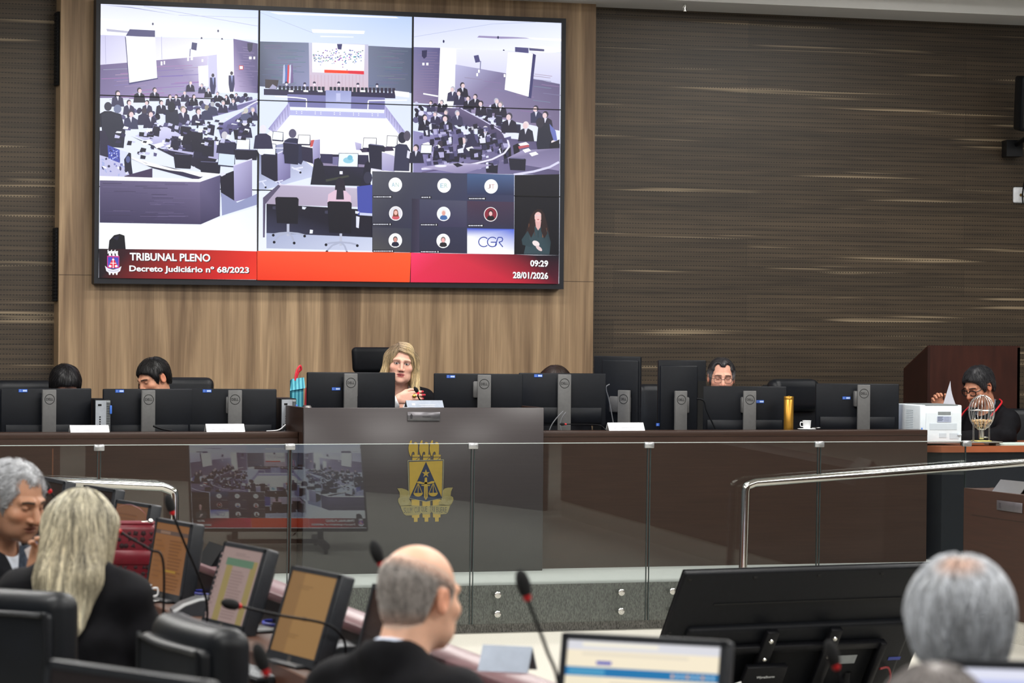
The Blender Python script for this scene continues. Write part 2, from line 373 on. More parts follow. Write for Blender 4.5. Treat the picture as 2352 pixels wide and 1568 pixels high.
def person(label, H, th, floor, st, head=(0, 0, 0), hair=None, wear='robe', wcol=(.006, .006, .008), shirt=(.75, .77, .8), group=None,
           hands=None, lean=.0, vox=.004, cvox=.008, extra=None, tie=None, female=False, open_v=.0, bulk=1., elbows=None, legs=True, up=.05):
    hl = Vector((0, -.055-lean, 0)); R = Matrix.Rotation(th, 3, 'Z'); rt = H-R@hl; hz = H.z-floor
    hc = np.array((0, -.055-lean, hz)); h0 = hz; hz = hz+up
    Rh = np.array(Euler((0, 0, head[0])).to_matrix()@Euler((head[1], 0, 0)).to_matrix()@Euler((0, head[2], 0)).to_matrix())
    def toh(p): return (p-hc)@Rh
    sw = .165*bulk*(0.9 if female else 1.); ly = -lean*.65
    SH = np.array((sw, .02+ly, hz-.275)); wl = (-sw*1.35, -.16, hz-.50)
    el = {-1: np.array((-sw-.07, -.02+ly*.5, hz-.53)), 1: np.array((sw+.07, -.02+ly*.5, hz-.53))}
    wr = {-1: np.array((-.16, -.30+ly, hz-.56)), 1: np.array((.16, -.30+ly, hz-.56))}
    HD = {s: (np.array((-s*.25, -.95, 0.)), np.array((0, 0, -1.)), np.array((-s*.97, .22, 0)), (.25, .28, .3, .35)) for s in (-1, 1)}
    if elbows:
        for s, e in elbows.items(): el[s] = np.array(e)+(0, 0, h0)
    if hands:
        for s, (w_, f_, n_, s_, c_) in hands.items():
            wr[s] = (np.array(R.transposed()@(w_-rt))+(0, 0, rt.z-floor)) if isinstance(w_, Vector) else np.array(w_)+(0, 0, h0); nf = lambda v: np.array(v, float)/np.linalg.norm(v); HD[s] = (nf(f_), nf(n_), nf(s_), c_)
    nr = .047 if female else .057
    nb = np.array((0, .03+ly, hz-.235)); nt_ = hc+Rh@np.array((0, .03, -.055))
    def body(p):
        d = np.full(len(p), 1.0); m = p[:, 2] > h0-.2
        if m.any(): d[m] = head_sdf(toh(p[m]), st)
        d = smin(d, cap(p, nb, nt_, nr*1.1, nr), .025)
        d = smin(d, cap(p, (-sw*.8, .03+ly, hz-.285), (sw*.8, .03+ly, hz-.285), .045), .05)
        d = smin(d, ell(p, (0, .02+ly*.8, hz-.42), (.14, .09, .19)), .05)
        for s in (-1, 1):
            sh = SH*(s, 1, 1)
            a = smin(cap(p, sh, el[s], .045, .038), cap(p, el[s], wr[s]-HD[s][0]*.0, .04, .024), .02)
            a = smin(a, hand_sdf(p, wr[s], *HD[s]), .015); d = smin(d, a, .02)
        return d
    allp = np.array([hc+.16, hc-.16, wr[1]+.22, wr[1]-.22, wr[-1]+.22, wr[-1]-.22, el[1]+.07, el[-1]-.07, (0, .15+ly, hz-.62), (0, -.1, h0+.15)])
    v, f = sdf_mesh(body, allp.min(0), allp.max(0), vox)
    ph = toh(v); c = np.tile(np.array(st['skin']), (len(v), 1)); m = (ph[:, 2] > -.135)&(np.linalg.norm(ph, axis=1) < .19); c[m] = head_col(ph[m], st)
    if st.get('scalp') is not None:
        hs = hair_sdf(hair['kind'], dict(hair, th=.02)); mm = m&(hs(ph) < .004); c[mm] = c[mm]*.35+np.array(st['scalp'])*.65
    if st.get('nails') is not None:
        for s in (-1, 1):
            w_, (f_, n_, s_, _) = wr[s], HD[s]; t = (v-w_)@f_
            nm = (t > st['nailt'])&(np.linalg.norm(v-w_, axis=1) < .22); c[nm] = st['nails']
    root = link('person', np_mesh('person', v, f, M_skin, c), None, (rt.x, rt.y, floor), (0, 0, th))
    tag(root, label, 'person', group)
    # ---- clothes
    hip = np.array((0, .07+ly*.2, hz-.74)); kz = max(.42, hip[2]-.02)
    def torso(p, inf):
        d = cap(p, (-sw*.93, .025+ly, hz-.285), (sw*.93, .025+ly, hz-.285), .062)
        d = smin(d, ell(p, (0, .02+ly*.85, hz-.42), (.178*bulk, .122*bulk, .2)), .06)
        d = smin(d, ell(p, (0, .05+ly*.4, hz-.64), (.175*bulk, .15*bulk, .19)), .08)
        ax = p.copy(); ax[:, 0] = np.abs(ax[:, 0])
        d = smin(d, cap(ax, (.035, .04+ly, hz-.195), (sw*.8, .03+ly, hz-.26), .042, .05), .03)
        return d-inf
    def arm(p, s, inf, cuff):
        sh = SH*(s, 1, 1); e = el[s]; w_ = wr[s]+(e-wr[s])*.12
        return smin(cap(p, sh, e, .06, .055), cap(p, e, w_, .055, cuff), .04)-inf
    def folds(p, a): return a*(np.sin(p[:, 0]*55+np.sin(p[:, 2]*21)*1.5)*.5+np.sin(p[:, 2]*47+p[:, 0]*17+np.sin(p[:, 1]*30)))
    col_c = nb+(0, -.004, .0); ncut = lambda p, r: cap(p, nb-np.array((0, 0, .05)), nt_+(nt_-nb)*.3+np.array((0, -.02, .0)), r, r*1.15)
    def outer(p):
        d = torso(p, .014)
        for s in (-1, 1): d = smin(d, arm(p, s, .012, .062 if wear == 'robe' else .045), .035)
        if wear == 'robe': # thick stand-up collar and robe over the lap
            d = smin(d, np.maximum(cap(p, nb-np.array((0, 0, .06)), nb+np.array((0, .01, .035)), nr+.034, nr+.026), p[:, 2]-(hz-.165+(p[:, 1]-ly)*.3)), .012)
            for s in (-1, 1): d = smin(d, cap(p, hip+(s*.07, 0, 0), (s*.11, -.36, kz+.0), .125, .1), .05)
        else:
            d = smin(d, np.maximum(cap(p, nb-np.array((0, 0, .06)), nb+np.array((0, .01, .02)), nr+.03, nr+.022), p[:, 2]-(hz-.18+(p[:, 1]-ly)*.5)), .012)
        d = d+folds(p, .0035)
        d = smax(d, -ncut(p, nr+.013), .006)
        if open_v:
            zb = hz-.50; w_ = np.abs(p[:, 0])*.93-(p[:, 2]-zb)*open_v; d = smax(d, -np.maximum(w_, p[:, 1]+.015-ly), .008)
        return d
    lo = np.minimum(np.minimum(el[-1], wr[-1]), (-.34, -.5, 0))-.14; hi = np.maximum(np.maximum(el[1], wr[1]), (.34, .28, 0))+.14; lo[2] = min(lo[2]+.0, kz-.14); lo[2] = kz-.16; hi[2] = max(hz-.08, wr[1][2]+.1, wr[-1][2]+.1)
    v, f = sdf_mesh(outer, lo, hi, cvox)
    cl = link({'robe': 'robe', 'suit': 'jacket'}[wear], np_mesh('clothes', v, f, pm('cloth_%s' % (wcol,), wcol, .75, var=.25, scale=25, bump=.25, bscale=900, spec=.14)), root)
    if shirt is not None:
        def shf(p):
            d = torso(p, .004)
            d = smin(d, np.maximum(cap(p, nb-np.array((0, 0, .05)), nb+np.array((0, .0, .05)), nr+.014, nr+.01), p[:, 2]-(hz-.155+(p[:, 1]-ly)*.35)), .012)
            for s in (-1, 1): d = np.minimum(d, cap(p, wr[s]+(el[s]-wr[s])*.05, wr[s]+(el[s]-wr[s])*.3, .037, .045))
            d = smax(d, -ncut(p, nr+.004), .004)
            if open_v and female:
                zb = hz-.36; w_ = np.abs(p[:, 0])*.93-(p[:, 2]-zb)*.33; d = smax(d, -np.maximum(w_, p[:, 1]+.03-ly), .006)
            return d+folds(p, .0015)
        v, f = sdf_mesh(shf, lo, hi, cvox*.8)
        link('shirt', np_mesh('shirt', v, f, pm('shirt_%s' % (shirt,), shirt, .7, var=.05, scale=40)), root)
    if tie is not None:
        t = MB(); y0 = ly-.118; t.prism([(-.018, hz-.215), (.018, hz-.215), (.032, hz-.45), (0, hz-.49), (-.032, hz-.45)], y0-.02, y0+.012, smooth=False); t.build('tie', pm('tie', tie, .5, var=.3, scale=80), root)
    if legs:
        def tr(p):
            d = None
            for s in (-1, 1):
                k = (s*.11, -.37, kz); a = smin(cap(p, hip+(s*.085, 0, 0), k, .09, .068), cap(p, k, (s*.11, -.33, .09), .066, .05), .03)
                d = a if d is None else smin(d, a, .03)
            return d+folds(p, .003)
        v, f = sdf_mesh(tr, (-.3, -.52, .02), (.3, .25, hip[2]+.14), .012)
        link('trousers', np_mesh('trousers', v, f, pm('trousers', (.012, .012, .015), .8, var=.2)), root)
        def shoe(p):
            q = p.copy(); q[:, 0] = np.abs(q[:, 0])
            return smax(smin(cap(q, (.11, -.32, .045), (.115, -.52, .03), .042, .034), cap(q, (.11, -.32, .05), (.11, -.33, .12), .04), .02), -p[:, 2]+.0, .006)
        v, f = sdf_mesh(shoe, (-.2, -.6, -.02), (.2, -.22, .16), .008); link('shoes', np_mesh('shoes', v, f, pm('shoe_leather', (.01, .009, .009), .3)), root)
    # ---- hair
    if hair:
        hf = hair_sdf(hair['kind'], hair); ext = hair.get('len', .1)+.1
        v, f = sdf_mesh(hf, (-.19, -.15, -max(.13, ext)), (.19, .19, .17), hair.get('vox', .0045))
        base = np.array(hair['col']); tip = np.array(hair.get('tip', hair['col'])); root_c = np.array(hair.get('root', hair['col']))
        def shade(p):
            t = np.clip((.10-p[:, 2])/.16, 0, 1)[:, None]; c = root_c*(1-t)+base*t
            t2 = np.clip((-.02-p[:, 2])/.25, 0, 1)[:, None]; c = c*(1-t2)+tip*t2
            if 'bands' in hair: c = c*(1+hair['bands']*np.sin(p[:, 0]*120+3*np.sin(p[:, 0]*41+p[:, 2]*4))*np.clip((.07-p[:, 2])*9, 0, 1))[:, None]
            if 'patch' in hair:
                pc, pr, pcol = hair['patch']; t4 = np.clip(1.5-np.linalg.norm((p-np.array(pc))/np.array(pr), axis=1)*1.5, 0, .85)[:, None]; c = c*(1-t4)+np.array(pcol)*t4
            if 'top' in hair:
                t5 = np.clip(1-((hair['top'][0]+hair['top'][1]*p[:, 1])-p[:, 2])/.035, 0, 1)[:, None]*.8; t6 = np.clip((-.03-p[:, 2])/.045, 0, 1)[:, None]*.7; t5 = np.maximum(t5, t6); c = c*(1-t5)+np.array(st['skin'])*t5
            if 'temples' in hair:
                t3 = np.clip((np.abs(p[:, 0])-.058)/.015, 0, 1)*np.clip((.06-p[:, 2])/.04, 0, 1); c = c*(1-t3[:, None])+np.array(hair['temples'])*t3[:, None]
            return c
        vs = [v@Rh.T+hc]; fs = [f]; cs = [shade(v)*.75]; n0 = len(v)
        ns = hair.get('n', 0)
        if ns:
            ok = v[hf(v) < .002]; P = ok[RNG.integers(0, len(ok), ns)]
            if hair['kind'] == 'long':
                P = P[RNG.random(len(P)) < np.clip((P[:, 2]+.5)*2, .3, 1)]; px_ = hair.get('part', 0.)
                dirf = lambda q: np.stack([(q[:, 0]-px_)*9*np.clip(q[:, 2]*8, 0.05, 1), (q[:, 1]+.03)*6*np.clip(q[:, 2]*8, 0, 1)-.0, -np.ones(len(q))*.8], 1)
                sv, sf, sid = strands(hf, P, dirf, hair.get('seg', 12), .017, .0009, .0035, .1)
            else:
                cr = np.array(hair.get('crown', (0., .05, .13)))
                dirf = lambda q: (q-cr)/(np.linalg.norm(q-cr, axis=1)[:, None]+1e-6)+np.array(hair.get('comb', (0, .2, -.2)))
                sv, sf, sid = strands(hf, P, dirf, hair.get('seg', 6), hair.get('step', .007), .0007, hair.get('lift', .004), .25)
            rv = 1+RNG.normal(size=sid.max()+1)*hair.get('vary', .28)
            vs.append(sv@Rh.T+hc); fs.append(sf+n0); cs.append(np.clip(shade(sv)*rv[sid][:, None], 0, 1))
        link('hair', np_mesh('hair', np.concatenate(vs), np.concatenate(fs), M_hair, np.concatenate(cs)), root)
    if extra: extra(root, hc, Rh, hz, ly)
    return root
def eyeglasses(rootcol, rim=.0016, w=.024, h=.017):
    def ex(root, hc, Rh, hz, ly):
        b = MB()
        def tr(P): return V3(P)@Rh.T+hc
        for s in (-1, 1):
            a = np.linspace(0, 2*PI, 28, endpoint=False); e = 3.2
            cx, sx = np.cos(a), np.sin(a)
            P = np.stack([s*.033+w*np.sign(cx)*np.abs(cx)**(2/e), -.1045+.006*(np.abs(cx)), -.001+h*np.sign(sx)*np.abs(sx)**(2/e)], 1)
            b.tube(tr(P), rim, 6, closed=True)
            b.tube(tr([(s*.056, -.1, .006), (s*.074, -.085, .008), (s*.084, 0, .012), (s*.086, .015, .008), (s*.084, .03, -.012)]), rim*.9, 6)
        b.tube(tr([(-.01, -.1045, .003), (0, -.1085, .006), (.01, -.1045, .003)]), rim, 6)
        b.build('eyeglasses', pm('glasses_%s' % (rootcol,), rootcol, .3, var=.05), root)
    return ex
GREY = L(150, 152, 156)
J = atD(921, 836, 18.62)
judge_st = dict(skin=L(226, 178, 158), lips=L(176, 82, 88), nose=.9, jowl=1, jaw=.92, brow=L(120, 86, 62), browk=.5, gaze=-.001, nails=L(190, 60, 72), nailt=.150, w=1.02)
def ring_of(root, hc, Rh, hz, ly):
    b = MB(); w = np.array((-.03, -.285, hc[2]-.212)); k = w+np.array((.1, -.028, .02))
    b.lathe([(.0, -.004), (.011, -.003), (.012, .002), (.007, .006), (0, .007)], 16, M=T(*k)@RX(PI/2)); b.build('finger_ring', pm('gold', L(214, 170, 80), .25, .9), root)
    for s in (-1, 1):
        e = MB(); e.lathe([(0, -.007), (.005, -.004), (.006, 0), (.004, .005), (0, .006)], 10, c=tuple(hc+Rh@np.array((s*.082, .005, -.04)))); e.build('earring', pm('gold', (1, 1, 1)), root)
    # swept fringe falling from the parting across the forehead
    q = MB()
    def on(x, y, k): u = max(0., 1-(x/(.092+k))**2-((y-.02)/(.112+k))**2); return (x, y, .036+(.1+k)*math.sqrt(u))
    for i in range(220):
        t = RNG.random()**1.3; k = RNG.random()*.004; n_ = lambda s_: RNG.normal()*s_
        P = bez([on(-.024+n_(.003), -.072+.1*t, k), on(.012+.01*t, -.083+.1*t, k), on(.045+.015*t+n_(.002), -.072+.085*t, k), (.078+.012*t+k, -.055+.06*t, .03+n_(.004)), (.09+.006*t+k, -.03+.035*t, -.06), (.1+n_(.004), -.012+.03*t, -.13+n_(.025))], 5)@Rh.T+hc
        q.tube(P, np.linspace(.0013, .0006, len(P)), 4, col=np.repeat((np.array(L(140, 118, 92))[None]+(np.array(L(216, 194, 150))-np.array(L(140, 118, 92)))[None]*np.clip(np.linspace(0, 1.6, len(P)), 0, 1)[:, None])*(1+RNG.normal()*.25), 4, axis=0))
    q.build('fringe', M_hair, root)
person('judge with long blonde hair, white shirt and black robe, hand raised before the podium microphone', J, az(921, 3), .42, judge_st,
       head=(0, .05, .1), hair=dict(kind='long', len=.2, wide=.118, root=L(150, 130, 106), col=L(216, 192, 148), tip=L(236, 216, 172), n=2600, seg=11, vox=.004, part=-.025, fwd=-.03, back=.7, face=((.068, .085, .128), -.026)), shirt=L(232, 234, 236), open_v=.24, female=True, vox=.003,
       hands={-1: ((-.03, -.285, -.212), (1, -.12, .12), (0.1, 1, -.2), (0, .15, 1), (.12, .16, .2, .26)), 1: ((.12, -.28, -.4), (-.6, -.8, 0), (0, 0, -1), (-.8, .6, 0), (.3, .3, .3, .3))},
       elbows={-1: (-.20, -.16, -.42), 1: (.26, -.05, -.5)}, extra=ring_of, legs=True)
person('person with black tied-back hair bent low behind the leftmost full monitor', atD(150, 889, 18.5), az(150, 14), .263, dict(skin=SK3, eyes='closed'),
       head=(0, .55, 0), hair=dict(kind='short', th=.02, col=L(26, 24, 27), line=([-.13, -.08, -.05, -.03, 0, .05, .13], [.07, .06, .03, -.03, -.06, -.09, -.1]), n=900, seg=7, step=.01), female=True, shirt=L(40, 40, 46), vox=.005)
person('young man with short black hair looking down sideways between two black monitors', atD(352, 871, 18.5), az(352, -52), .263, dict(skin=L(206, 152, 124), eyes='closed', brow=(.012, .01, .008), browk=1.2),
       head=(0, .38, -.1), hair=dict(kind='short', th=.014, col=L(28, 26, 26), n=1500, comb=(0, .1, -.1), line=([-.13, -.085, -.06, -.04, -.03, -.018, -.008, .035, .05, .13], [.082, .072, .05, .01, -.03, -.03, .03, .03, -.05, -.075])), wear='suit', wcol=L(34, 36, 44), shirt=L(225, 228, 232), vox=.004, open_v=.45)
person('woman with brown hair almost hidden behind the monitor beside the podium', atD(1276, 887, 19.0), az(1276, 4), .263, dict(skin=SK1),
       head=(0, .2, 0), hair=dict(kind='long', len=.14, root=L(52, 38, 32), col=L(92, 66, 50), tip=L(110, 80, 58), n=600, seg=8), female=True, shirt=L(70, 60, 64), vox=.005)
person('man with thin glasses and greying swept-back hair peering over a black monitor', atD(1657, 868, 19.3), az(1657, 6), .263, dict(skin=L(216, 164, 142), stubble=.35, brow=(.03, .025, .02), eyes='closed', nose=1.1),
       head=(0, .12, .03), hair=dict(kind='short', th=.011, col=L(70, 66, 66), root=L(56, 54, 56), temples=L(146, 146, 148), temple=(.034, .05, .036), n=1400, comb=(0, .9, 0), line=([-.13, -.075, -.05, -.04, -.03, -.02, -.008, .035, .05, .13], [.112, .095, .06, .01, -.03, -.03, .03, .03, -.05, -.075])), wear='suit', wcol=L(40, 42, 50), shirt=L(200, 208, 220), extra=eyeglasses((.05, .04, .035), .0016), open_v=.45)
def clerk_extra(root, hc, Rh, hz, ly):
    eyeglasses((.008, .008, .009), .0038, .026, .018)(root, hc, Rh, hz, ly)
    b = MB()
    for s in (-1, 1): b.tube(bez([(s*.03, .10+ly, hz-.135), (s*.085, .06+ly, hz-.15), (s*.125, -.02+ly, hz-.185), (s*.125, -.12+ly, hz-.27), (s*.115, -.16+ly, hz-.38), (s*.11, -.185+ly, hz-.52), (s*.11, -.19+ly*.5, hz-.62)], 6), .0065, 8)
    b.build('red_cord', pm('red_cord', L(196, 28, 40), .6, var=.25, scale=200), root)['label'] = 'twisted bright red cord'
person('court clerk in black robe with red cord and dark glasses reading behind the white printer', atD(2247, 888, 19.7), az(2247, -42), .263, dict(skin=L(196, 142, 116), stubble=.25, eyes='closed', brow=(.015, .012, .01), browk=1.2, nose=1.15),
       head=(0, .42, .0), hair=dict(kind='short', th=.016, col=L(58, 58, 62), root=L(42, 42, 46), temples=L(70, 70, 74), n=2200, vary=.4, comb=(0, .15, -.1), lift=.006, line=([-.13, -.085, -.06, -.045, -.03, -.018, -.008, .035, .05, .13], [.09, .08, .055, .02, -.02, -.02, .03, .03, -.05, -.075])), shirt=L(112, 124, 140), lean=.06, vox=.0035, bulk=1.12,
       hands={-1: ((-.25, -.20, -.165), (-.15, -.35, .9), (.8, -.5, 0), (.45, .8, .3), (.9, .95, .95, 1.)), 1: ((.0, -.37, -.36), (-.75, -.3, -.05), (0, 0, -1), (-.3, .9, 0), (.2, .25, .3, .3))},
       elbows={-1: (-.30, -.05, -.34), 1: (.27, -.16, -.33)}, extra=clerk_extra)
# foreground listeners
person('grey-haired man in dark suit with face turned down toward the blonde woman', atD(36, 1152, 9.75), az(36, 44), 0., dict(skin=L(176, 132, 106), lips=L(128, 84, 72), stubble=.65, brow=(.03, .025, .02), browk=1.1, eyes='closed', nose=1.25, jowl=1, w=1.03),
       head=(0, .30, .0), hair=dict(kind='short', th=.012, col=L(168, 170, 174), root=L(196, 198, 202), temple=(.034, .05, .05), n=3000, comb=(0, .9, .1), lift=.009, seg=7, vary=.2, line=([-.13, -.08, -.055, -.04, -.03, -.02, -.008, .035, .05, .13], [.112, .1, .06, .01, -.03, -.03, .03, .03, -.05, -.075])), wear='suit', wcol=L(24, 25, 29), shirt=L(206, 212, 222), vox=.0028, cvox=.006, tie=L(70, 78, 92), hands={1: (atD(76, 1326, 9.36), (.1, -.35, .93), (-.95, -.25, 0), (.25, -.9, -.3), (.5, .5, .55, .6))}, elbows={1: (.27, -.12, -.42)}, open_v=.12, lean=.04, up=.075)
person('woman with long straight blonde hair seen from behind in a black robe', atD(190, 1226, 8.7), az(186, 160), 0., dict(skin=SK1), head=(.1, .1, .0),
       hair=dict(kind='long', len=.265, wide=.062, fwd=.12, root=L(178, 172, 152), col=L(160, 150, 126), tip=L(206, 198, 174), bands=.3, n=8500, seg=24, vox=.004, vary=.42, sway=.0, by=.185, kb=.055), female=True, shirt=None, vox=.005, cvox=.006, up=.10, bulk=1.1)
person('bald man with grey fringe of hair seen from behind in a black robe', atD(966, 1372, 6.86), az(966, 140), 0., dict(skin=L(226, 180, 154), scalp=L(196, 176, 164)), head=(0, .12, .0),
       hair=dict(kind='bald', th=.0025, col=L(178, 172, 168), top=(.056, .38), n=9000, seg=5, step=.004, lift=.0025, vary=.16, comb=(0, .1, -.6), line=([-.13, -.05, -.035, -.02, -.008, .035, .05, .13], [.05, .05, 0, -.02, .03, .03, -.055, -.085])), shirt=L(205, 214, 232), vox=.0028, cvox=.006, bulk=1.12)
person('man with thick silver-grey hair and a small bald patch seen from behind, at far right', atD(2204, 1452, 5.42), az(2204, 183), 0., dict(skin=L(214, 164, 142), scalp=L(196, 160, 140)), head=(0, .2, .0),
       hair=dict(kind='short', th=.017, col=L(176, 181, 188), root=L(206, 210, 216), tip=L(126, 128, 132), patch=((.004, .085, .105), (.052, .05, .042), L(222, 184, 164)), n=9000, seg=9, step=.009, lift=.007, vary=.28, comb=(0, .05, -.3), crown=(0, .06, .13)), shirt=L(210, 214, 222), vox=.0028, cvox=.007)
person('person at the bottom edge of whom only the crown of grey hair shows', atD(2146, 1722, 4.45), az(2146, 178), 0., dict(skin=L(206, 160, 140), scalp=L(170, 150, 142)), head=(0, .05, 0),
       hair=dict(kind='short', th=.010, col=L(132, 126, 124), root=L(140, 134, 132), n=3500, seg=6, vary=.25), shirt=L(200, 204, 212), vox=.004, cvox=.009)
# ------------------------------------------------------------------ the hall
YG, YD, YS, YP, YW = 15.9, 15.98, 19.5, 19.58, 19.76
ZP = .263; ZD = 1.088
def wood_wall():
    m, t, b, o = nt('dark_slotted_wood'); tc = node(t, 'ShaderNodeTexCoord'); N = t.nodes; K = t.links.new
    sp = node(t, 'ShaderNodeSeparateXYZ'); K(tc.outputs['Object'], sp.inputs[0])
    cb = node(t, 'ShaderNodeCombineXYZ'); K(sp.outputs[0], cb.inputs[0]); K(sp.outputs[2], cb.inputs[1])
    br = node(t, 'ShaderNodeTexBrick', offset=.37, squash=1.0); K(cb.outputs[0], br.inputs['Vector'])
    br.inputs['Color1'].default_value = (.8, .8, .8, 1); br.inputs['Color2'].default_value = (1.15, 1.15, 1.15, 1); br.inputs['Mortar'].default_value = (.62, .62, .62, 1)
    for k, v in (('Scale', 1.), ('Mortar Size', .0016), ('Brick Width', 2.72), ('Row Height', .195), ('Bias', 0.)): br.inputs[k].default_value = v
    def noise(sx, sz, sc, det=3., dist=0.):
        mp = node(t, 'ShaderNodeMapping'); mp.inputs['Scale'].default_value = (sx, 1, sz); K(tc.outputs['Object'], mp.inputs[0])
        n = node(t, 'ShaderNodeTexNoise', i_Scale=sc, i_Detail=det, i_Distortion=dist); K(mp.outputs[0], n.inputs['Vector']); return n.outputs['Fac']
    r = node(t, 'ShaderNodeValToRGB'); K(noise(.5, 12, 3.4, 6., .3), r.inputs[0])
    r.color_ramp.elements[0].position = .26; r.color_ramp.elements[0].color = (*L(58, 49, 39), 1); r.color_ramp.elements[1].position = .78; r.color_ramp.elements[1].color = (*L(89, 76, 60), 1)
    r2 = node(t, 'ShaderNodeValToRGB'); K(noise(.36, 16, 2.1, 1.), r2.inputs[0])
    r2.color_ramp.elements[0].position = .645; r2.color_ramp.elements[0].color = (0, 0, 0, 1); r2.color_ramp.elements[1].position = .74; r2.color_ramp.elements[1].color = (1, 1, 1, 1)
    mx = node(t, 'ShaderNodeMix', data_type='RGBA'); K(r2.outputs[0], mx.inputs['Factor']); K(r.outputs[0], mx.inputs['A']); mx.inputs['B'].default_value = (*L(146, 130, 106), 1)
    m2 = node(t, 'ShaderNodeMix', data_type='RGBA', blend_type='MULTIPLY'); m2.inputs['Factor'].default_value = 1; K(mx.outputs['Result'], m2.inputs['A']); K(br.outputs['Color'], m2.inputs['B'])
    def mth(op, a, bb=None):
        n = node(t, 'ShaderNodeMath', operation=op)
        (K(a, n.inputs[0]) if not isinstance(a, float) else None)
        if bb is not None: (K(bb, n.inputs[1]) if not isinstance(bb, float) else setattr(n.inputs[1], 'default_value', bb))
        return n.outputs[0]
    gz = mth('LESS_THAN', mth('FRACT', mth('DIVIDE', sp.outputs[2], .0325)), .17); gx = mth('LESS_THAN', mth('FRACT', mth('DIVIDE', sp.outputs[0], .021)), .62)
    g = mth('MULTIPLY', gz, gx)
    m3 = node(t, 'ShaderNodeMix', data_type='RGBA'); K(g, m3.inputs['Factor']); K(m2.outputs['Result'], m3.inputs['A']); m3.inputs['B'].default_value = (.008, .006, .005, 1)
    K(m3.outputs['Result'], b.inputs['Base Color']); b.inputs['Roughness'].default_value = .42; return m
def oak():
    m, t, b, o = nt('light_oak_veneer'); tc = node(t, 'ShaderNodeTexCoord'); K = t.links.new
    def noise(sx, sz, sc, det, dist):
        mp = node(t, 'ShaderNodeMapping'); mp.inputs['Scale'].default_value = (sx, 1, sz); K(tc.outputs['Object'], mp.inputs[0])
        n = node(t, 'ShaderNodeTexNoise', i_Scale=sc, i_Detail=det, i_Distortion=dist); K(mp.outputs[0], n.inputs['Vector']); return n.outputs['Fac']
    r = node(t, 'ShaderNodeValToRGB'); K(noise(3.4, .22, 2.6, 4., .9), r.inputs[0]); e = r.color_ramp.elements
    e[0].position = .3; e[0].color = (*L(118, 94, 70), 1); e[1].position = .72; e[1].color = (*L(188, 160, 126), 1)
    q = e.new(.52); q.color = (*L(158, 132, 102), 1)
    r2 = node(t, 'ShaderNodeValToRGB'); K(noise(40, .9, 3., 3., .2), r2.inputs[0]); r2.color_ramp.elements[0].position = .3; r2.color_ramp.elements[0].color = (.84, .84, .84, 1); r2.color_ramp.elements[1].position = .7; r2.color_ramp.elements[1].color = (1.1, 1.1, 1.1, 1)
    m2 = node(t, 'ShaderNodeMix', data_type='RGBA', blend_type='MULTIPLY'); m2.inputs['Factor'].default_value = 1; K(r.outputs[0], m2.inputs['A']); K(r2.outputs[0], m2.inputs['B'])
    K(m2.outputs['Result'], b.inputs['Base Color']); b.inputs['Roughness'].default_value = .45; return m
def glass_mat():
    m, t, b, o = nt('clear_glass'); K = t.links.new; t.nodes.remove(b)
    tr = node(t, 'ShaderNodeBsdfTransparent'); tr.inputs[0].default_value = (.88, .905, .905, 1); gl = node(t, 'ShaderNodeBsdfGlossy'); gl.inputs['Roughness'].default_value = .0; gl.inputs[0].default_value = (.95, 1, .99, 1)
    fr = node(t, 'ShaderNodeFresnel', i_IOR=1.52); mu = node(t, 'ShaderNodeMath', operation='MULTIPLY'); mu.inputs[1].default_value = .8; K(fr.outputs[0], mu.inputs[0])
    mx = node(t, 'ShaderNodeMixShader'); K(mu.outputs[0], mx.inputs[0]); K(tr.outputs[0], mx.inputs[1]); K(gl.outputs[0], mx.inputs[2]); K(mx.outputs[0], o.inputs[0]); return m
M_wall = wood_wall(); M_oak = oak(); M_glass = glass_mat()
M_white = pm('ceiling_paint', L(214, 214, 212), .8, var=.02, scale=3)
M_floor = pm('pale_carpet', L(184, 181, 172), .95, var=.10, scale=160, bump=.3, bscale=500, spec=.1)
M_ptop = pm('platform_carpet', L(176, 178, 174), .95, var=.16, scale=190, spec=.1, bump=.3)
M_pside = pm('dark_flecked_carpet', L(122, 120, 116), .95, var=.5, scale=200, stretch=(1, 1, .35), spec=.1)
M_desk = pm('walnut_laminate', L(56, 38, 30), .38, var=.16, scale=6, stretch=(.5, 1, 14))
M_desk2 = pm('brown_laminate', L(54, 31, 20), .55, var=.14, scale=6, stretch=(1, .5, 12))
M_steel = pm('brushed_steel', L(205, 205, 202), .24, .95, var=.05, scale=90)
M_chrome = pm('polished_steel', L(216, 216, 212), .12, 1., var=.02)
M_blk = pm('black_plastic', L(13, 14, 18), .45, var=.15, scale=60, spec=.2)
M_blk2 = pm('charcoal_plastic', L(17, 19, 23), .5, var=.15, scale=60, spec=.18)
M_gry = pm('grey_plastic', L(98, 98, 98), .45, var=.06, scale=60)
M_leather = pm('black_leather', L(20, 23, 28), .4, var=.15, scale=14, bump=.12, bscale=260, spec=.35)
M_paper = pm('white_paper', L(234, 236, 238), .8, var=.02)
M_red = pm('red_plastic', L(190, 26, 34), .4, var=.1)
b = MB(); b.box((-6, YW, 0), (16, YW+.2, 4.2)); struct('wall_back', b, M_wall)
x0 = onY(137, 400, YP).x; x1 = onY(1366.5, 300, YP).x
b = MB(); b.box((x0, YP, 0), (x1, YW, 3.95)); struct('wall_panel', b, M_oak)
b = MB(); zz = onY(700, 638, YP).z
b.box((x0, YP-.0015, zz-.0015), (x1, YP+.001, zz+.0015)); b.build('trim_1', pm('seam_dark', L(74, 58, 44), .6)); bpy.data.objects['trim_1']['kind'] = 'structure'
b = MB(); b.box((-6, -3, -.1), (16, YW+.2, 0)); struct('floor', b, M_floor)
b = MB(); b.box((-6, YD+.006, .0), (16, YW, ZP)); struct('floor_platform', b, M_ptop)
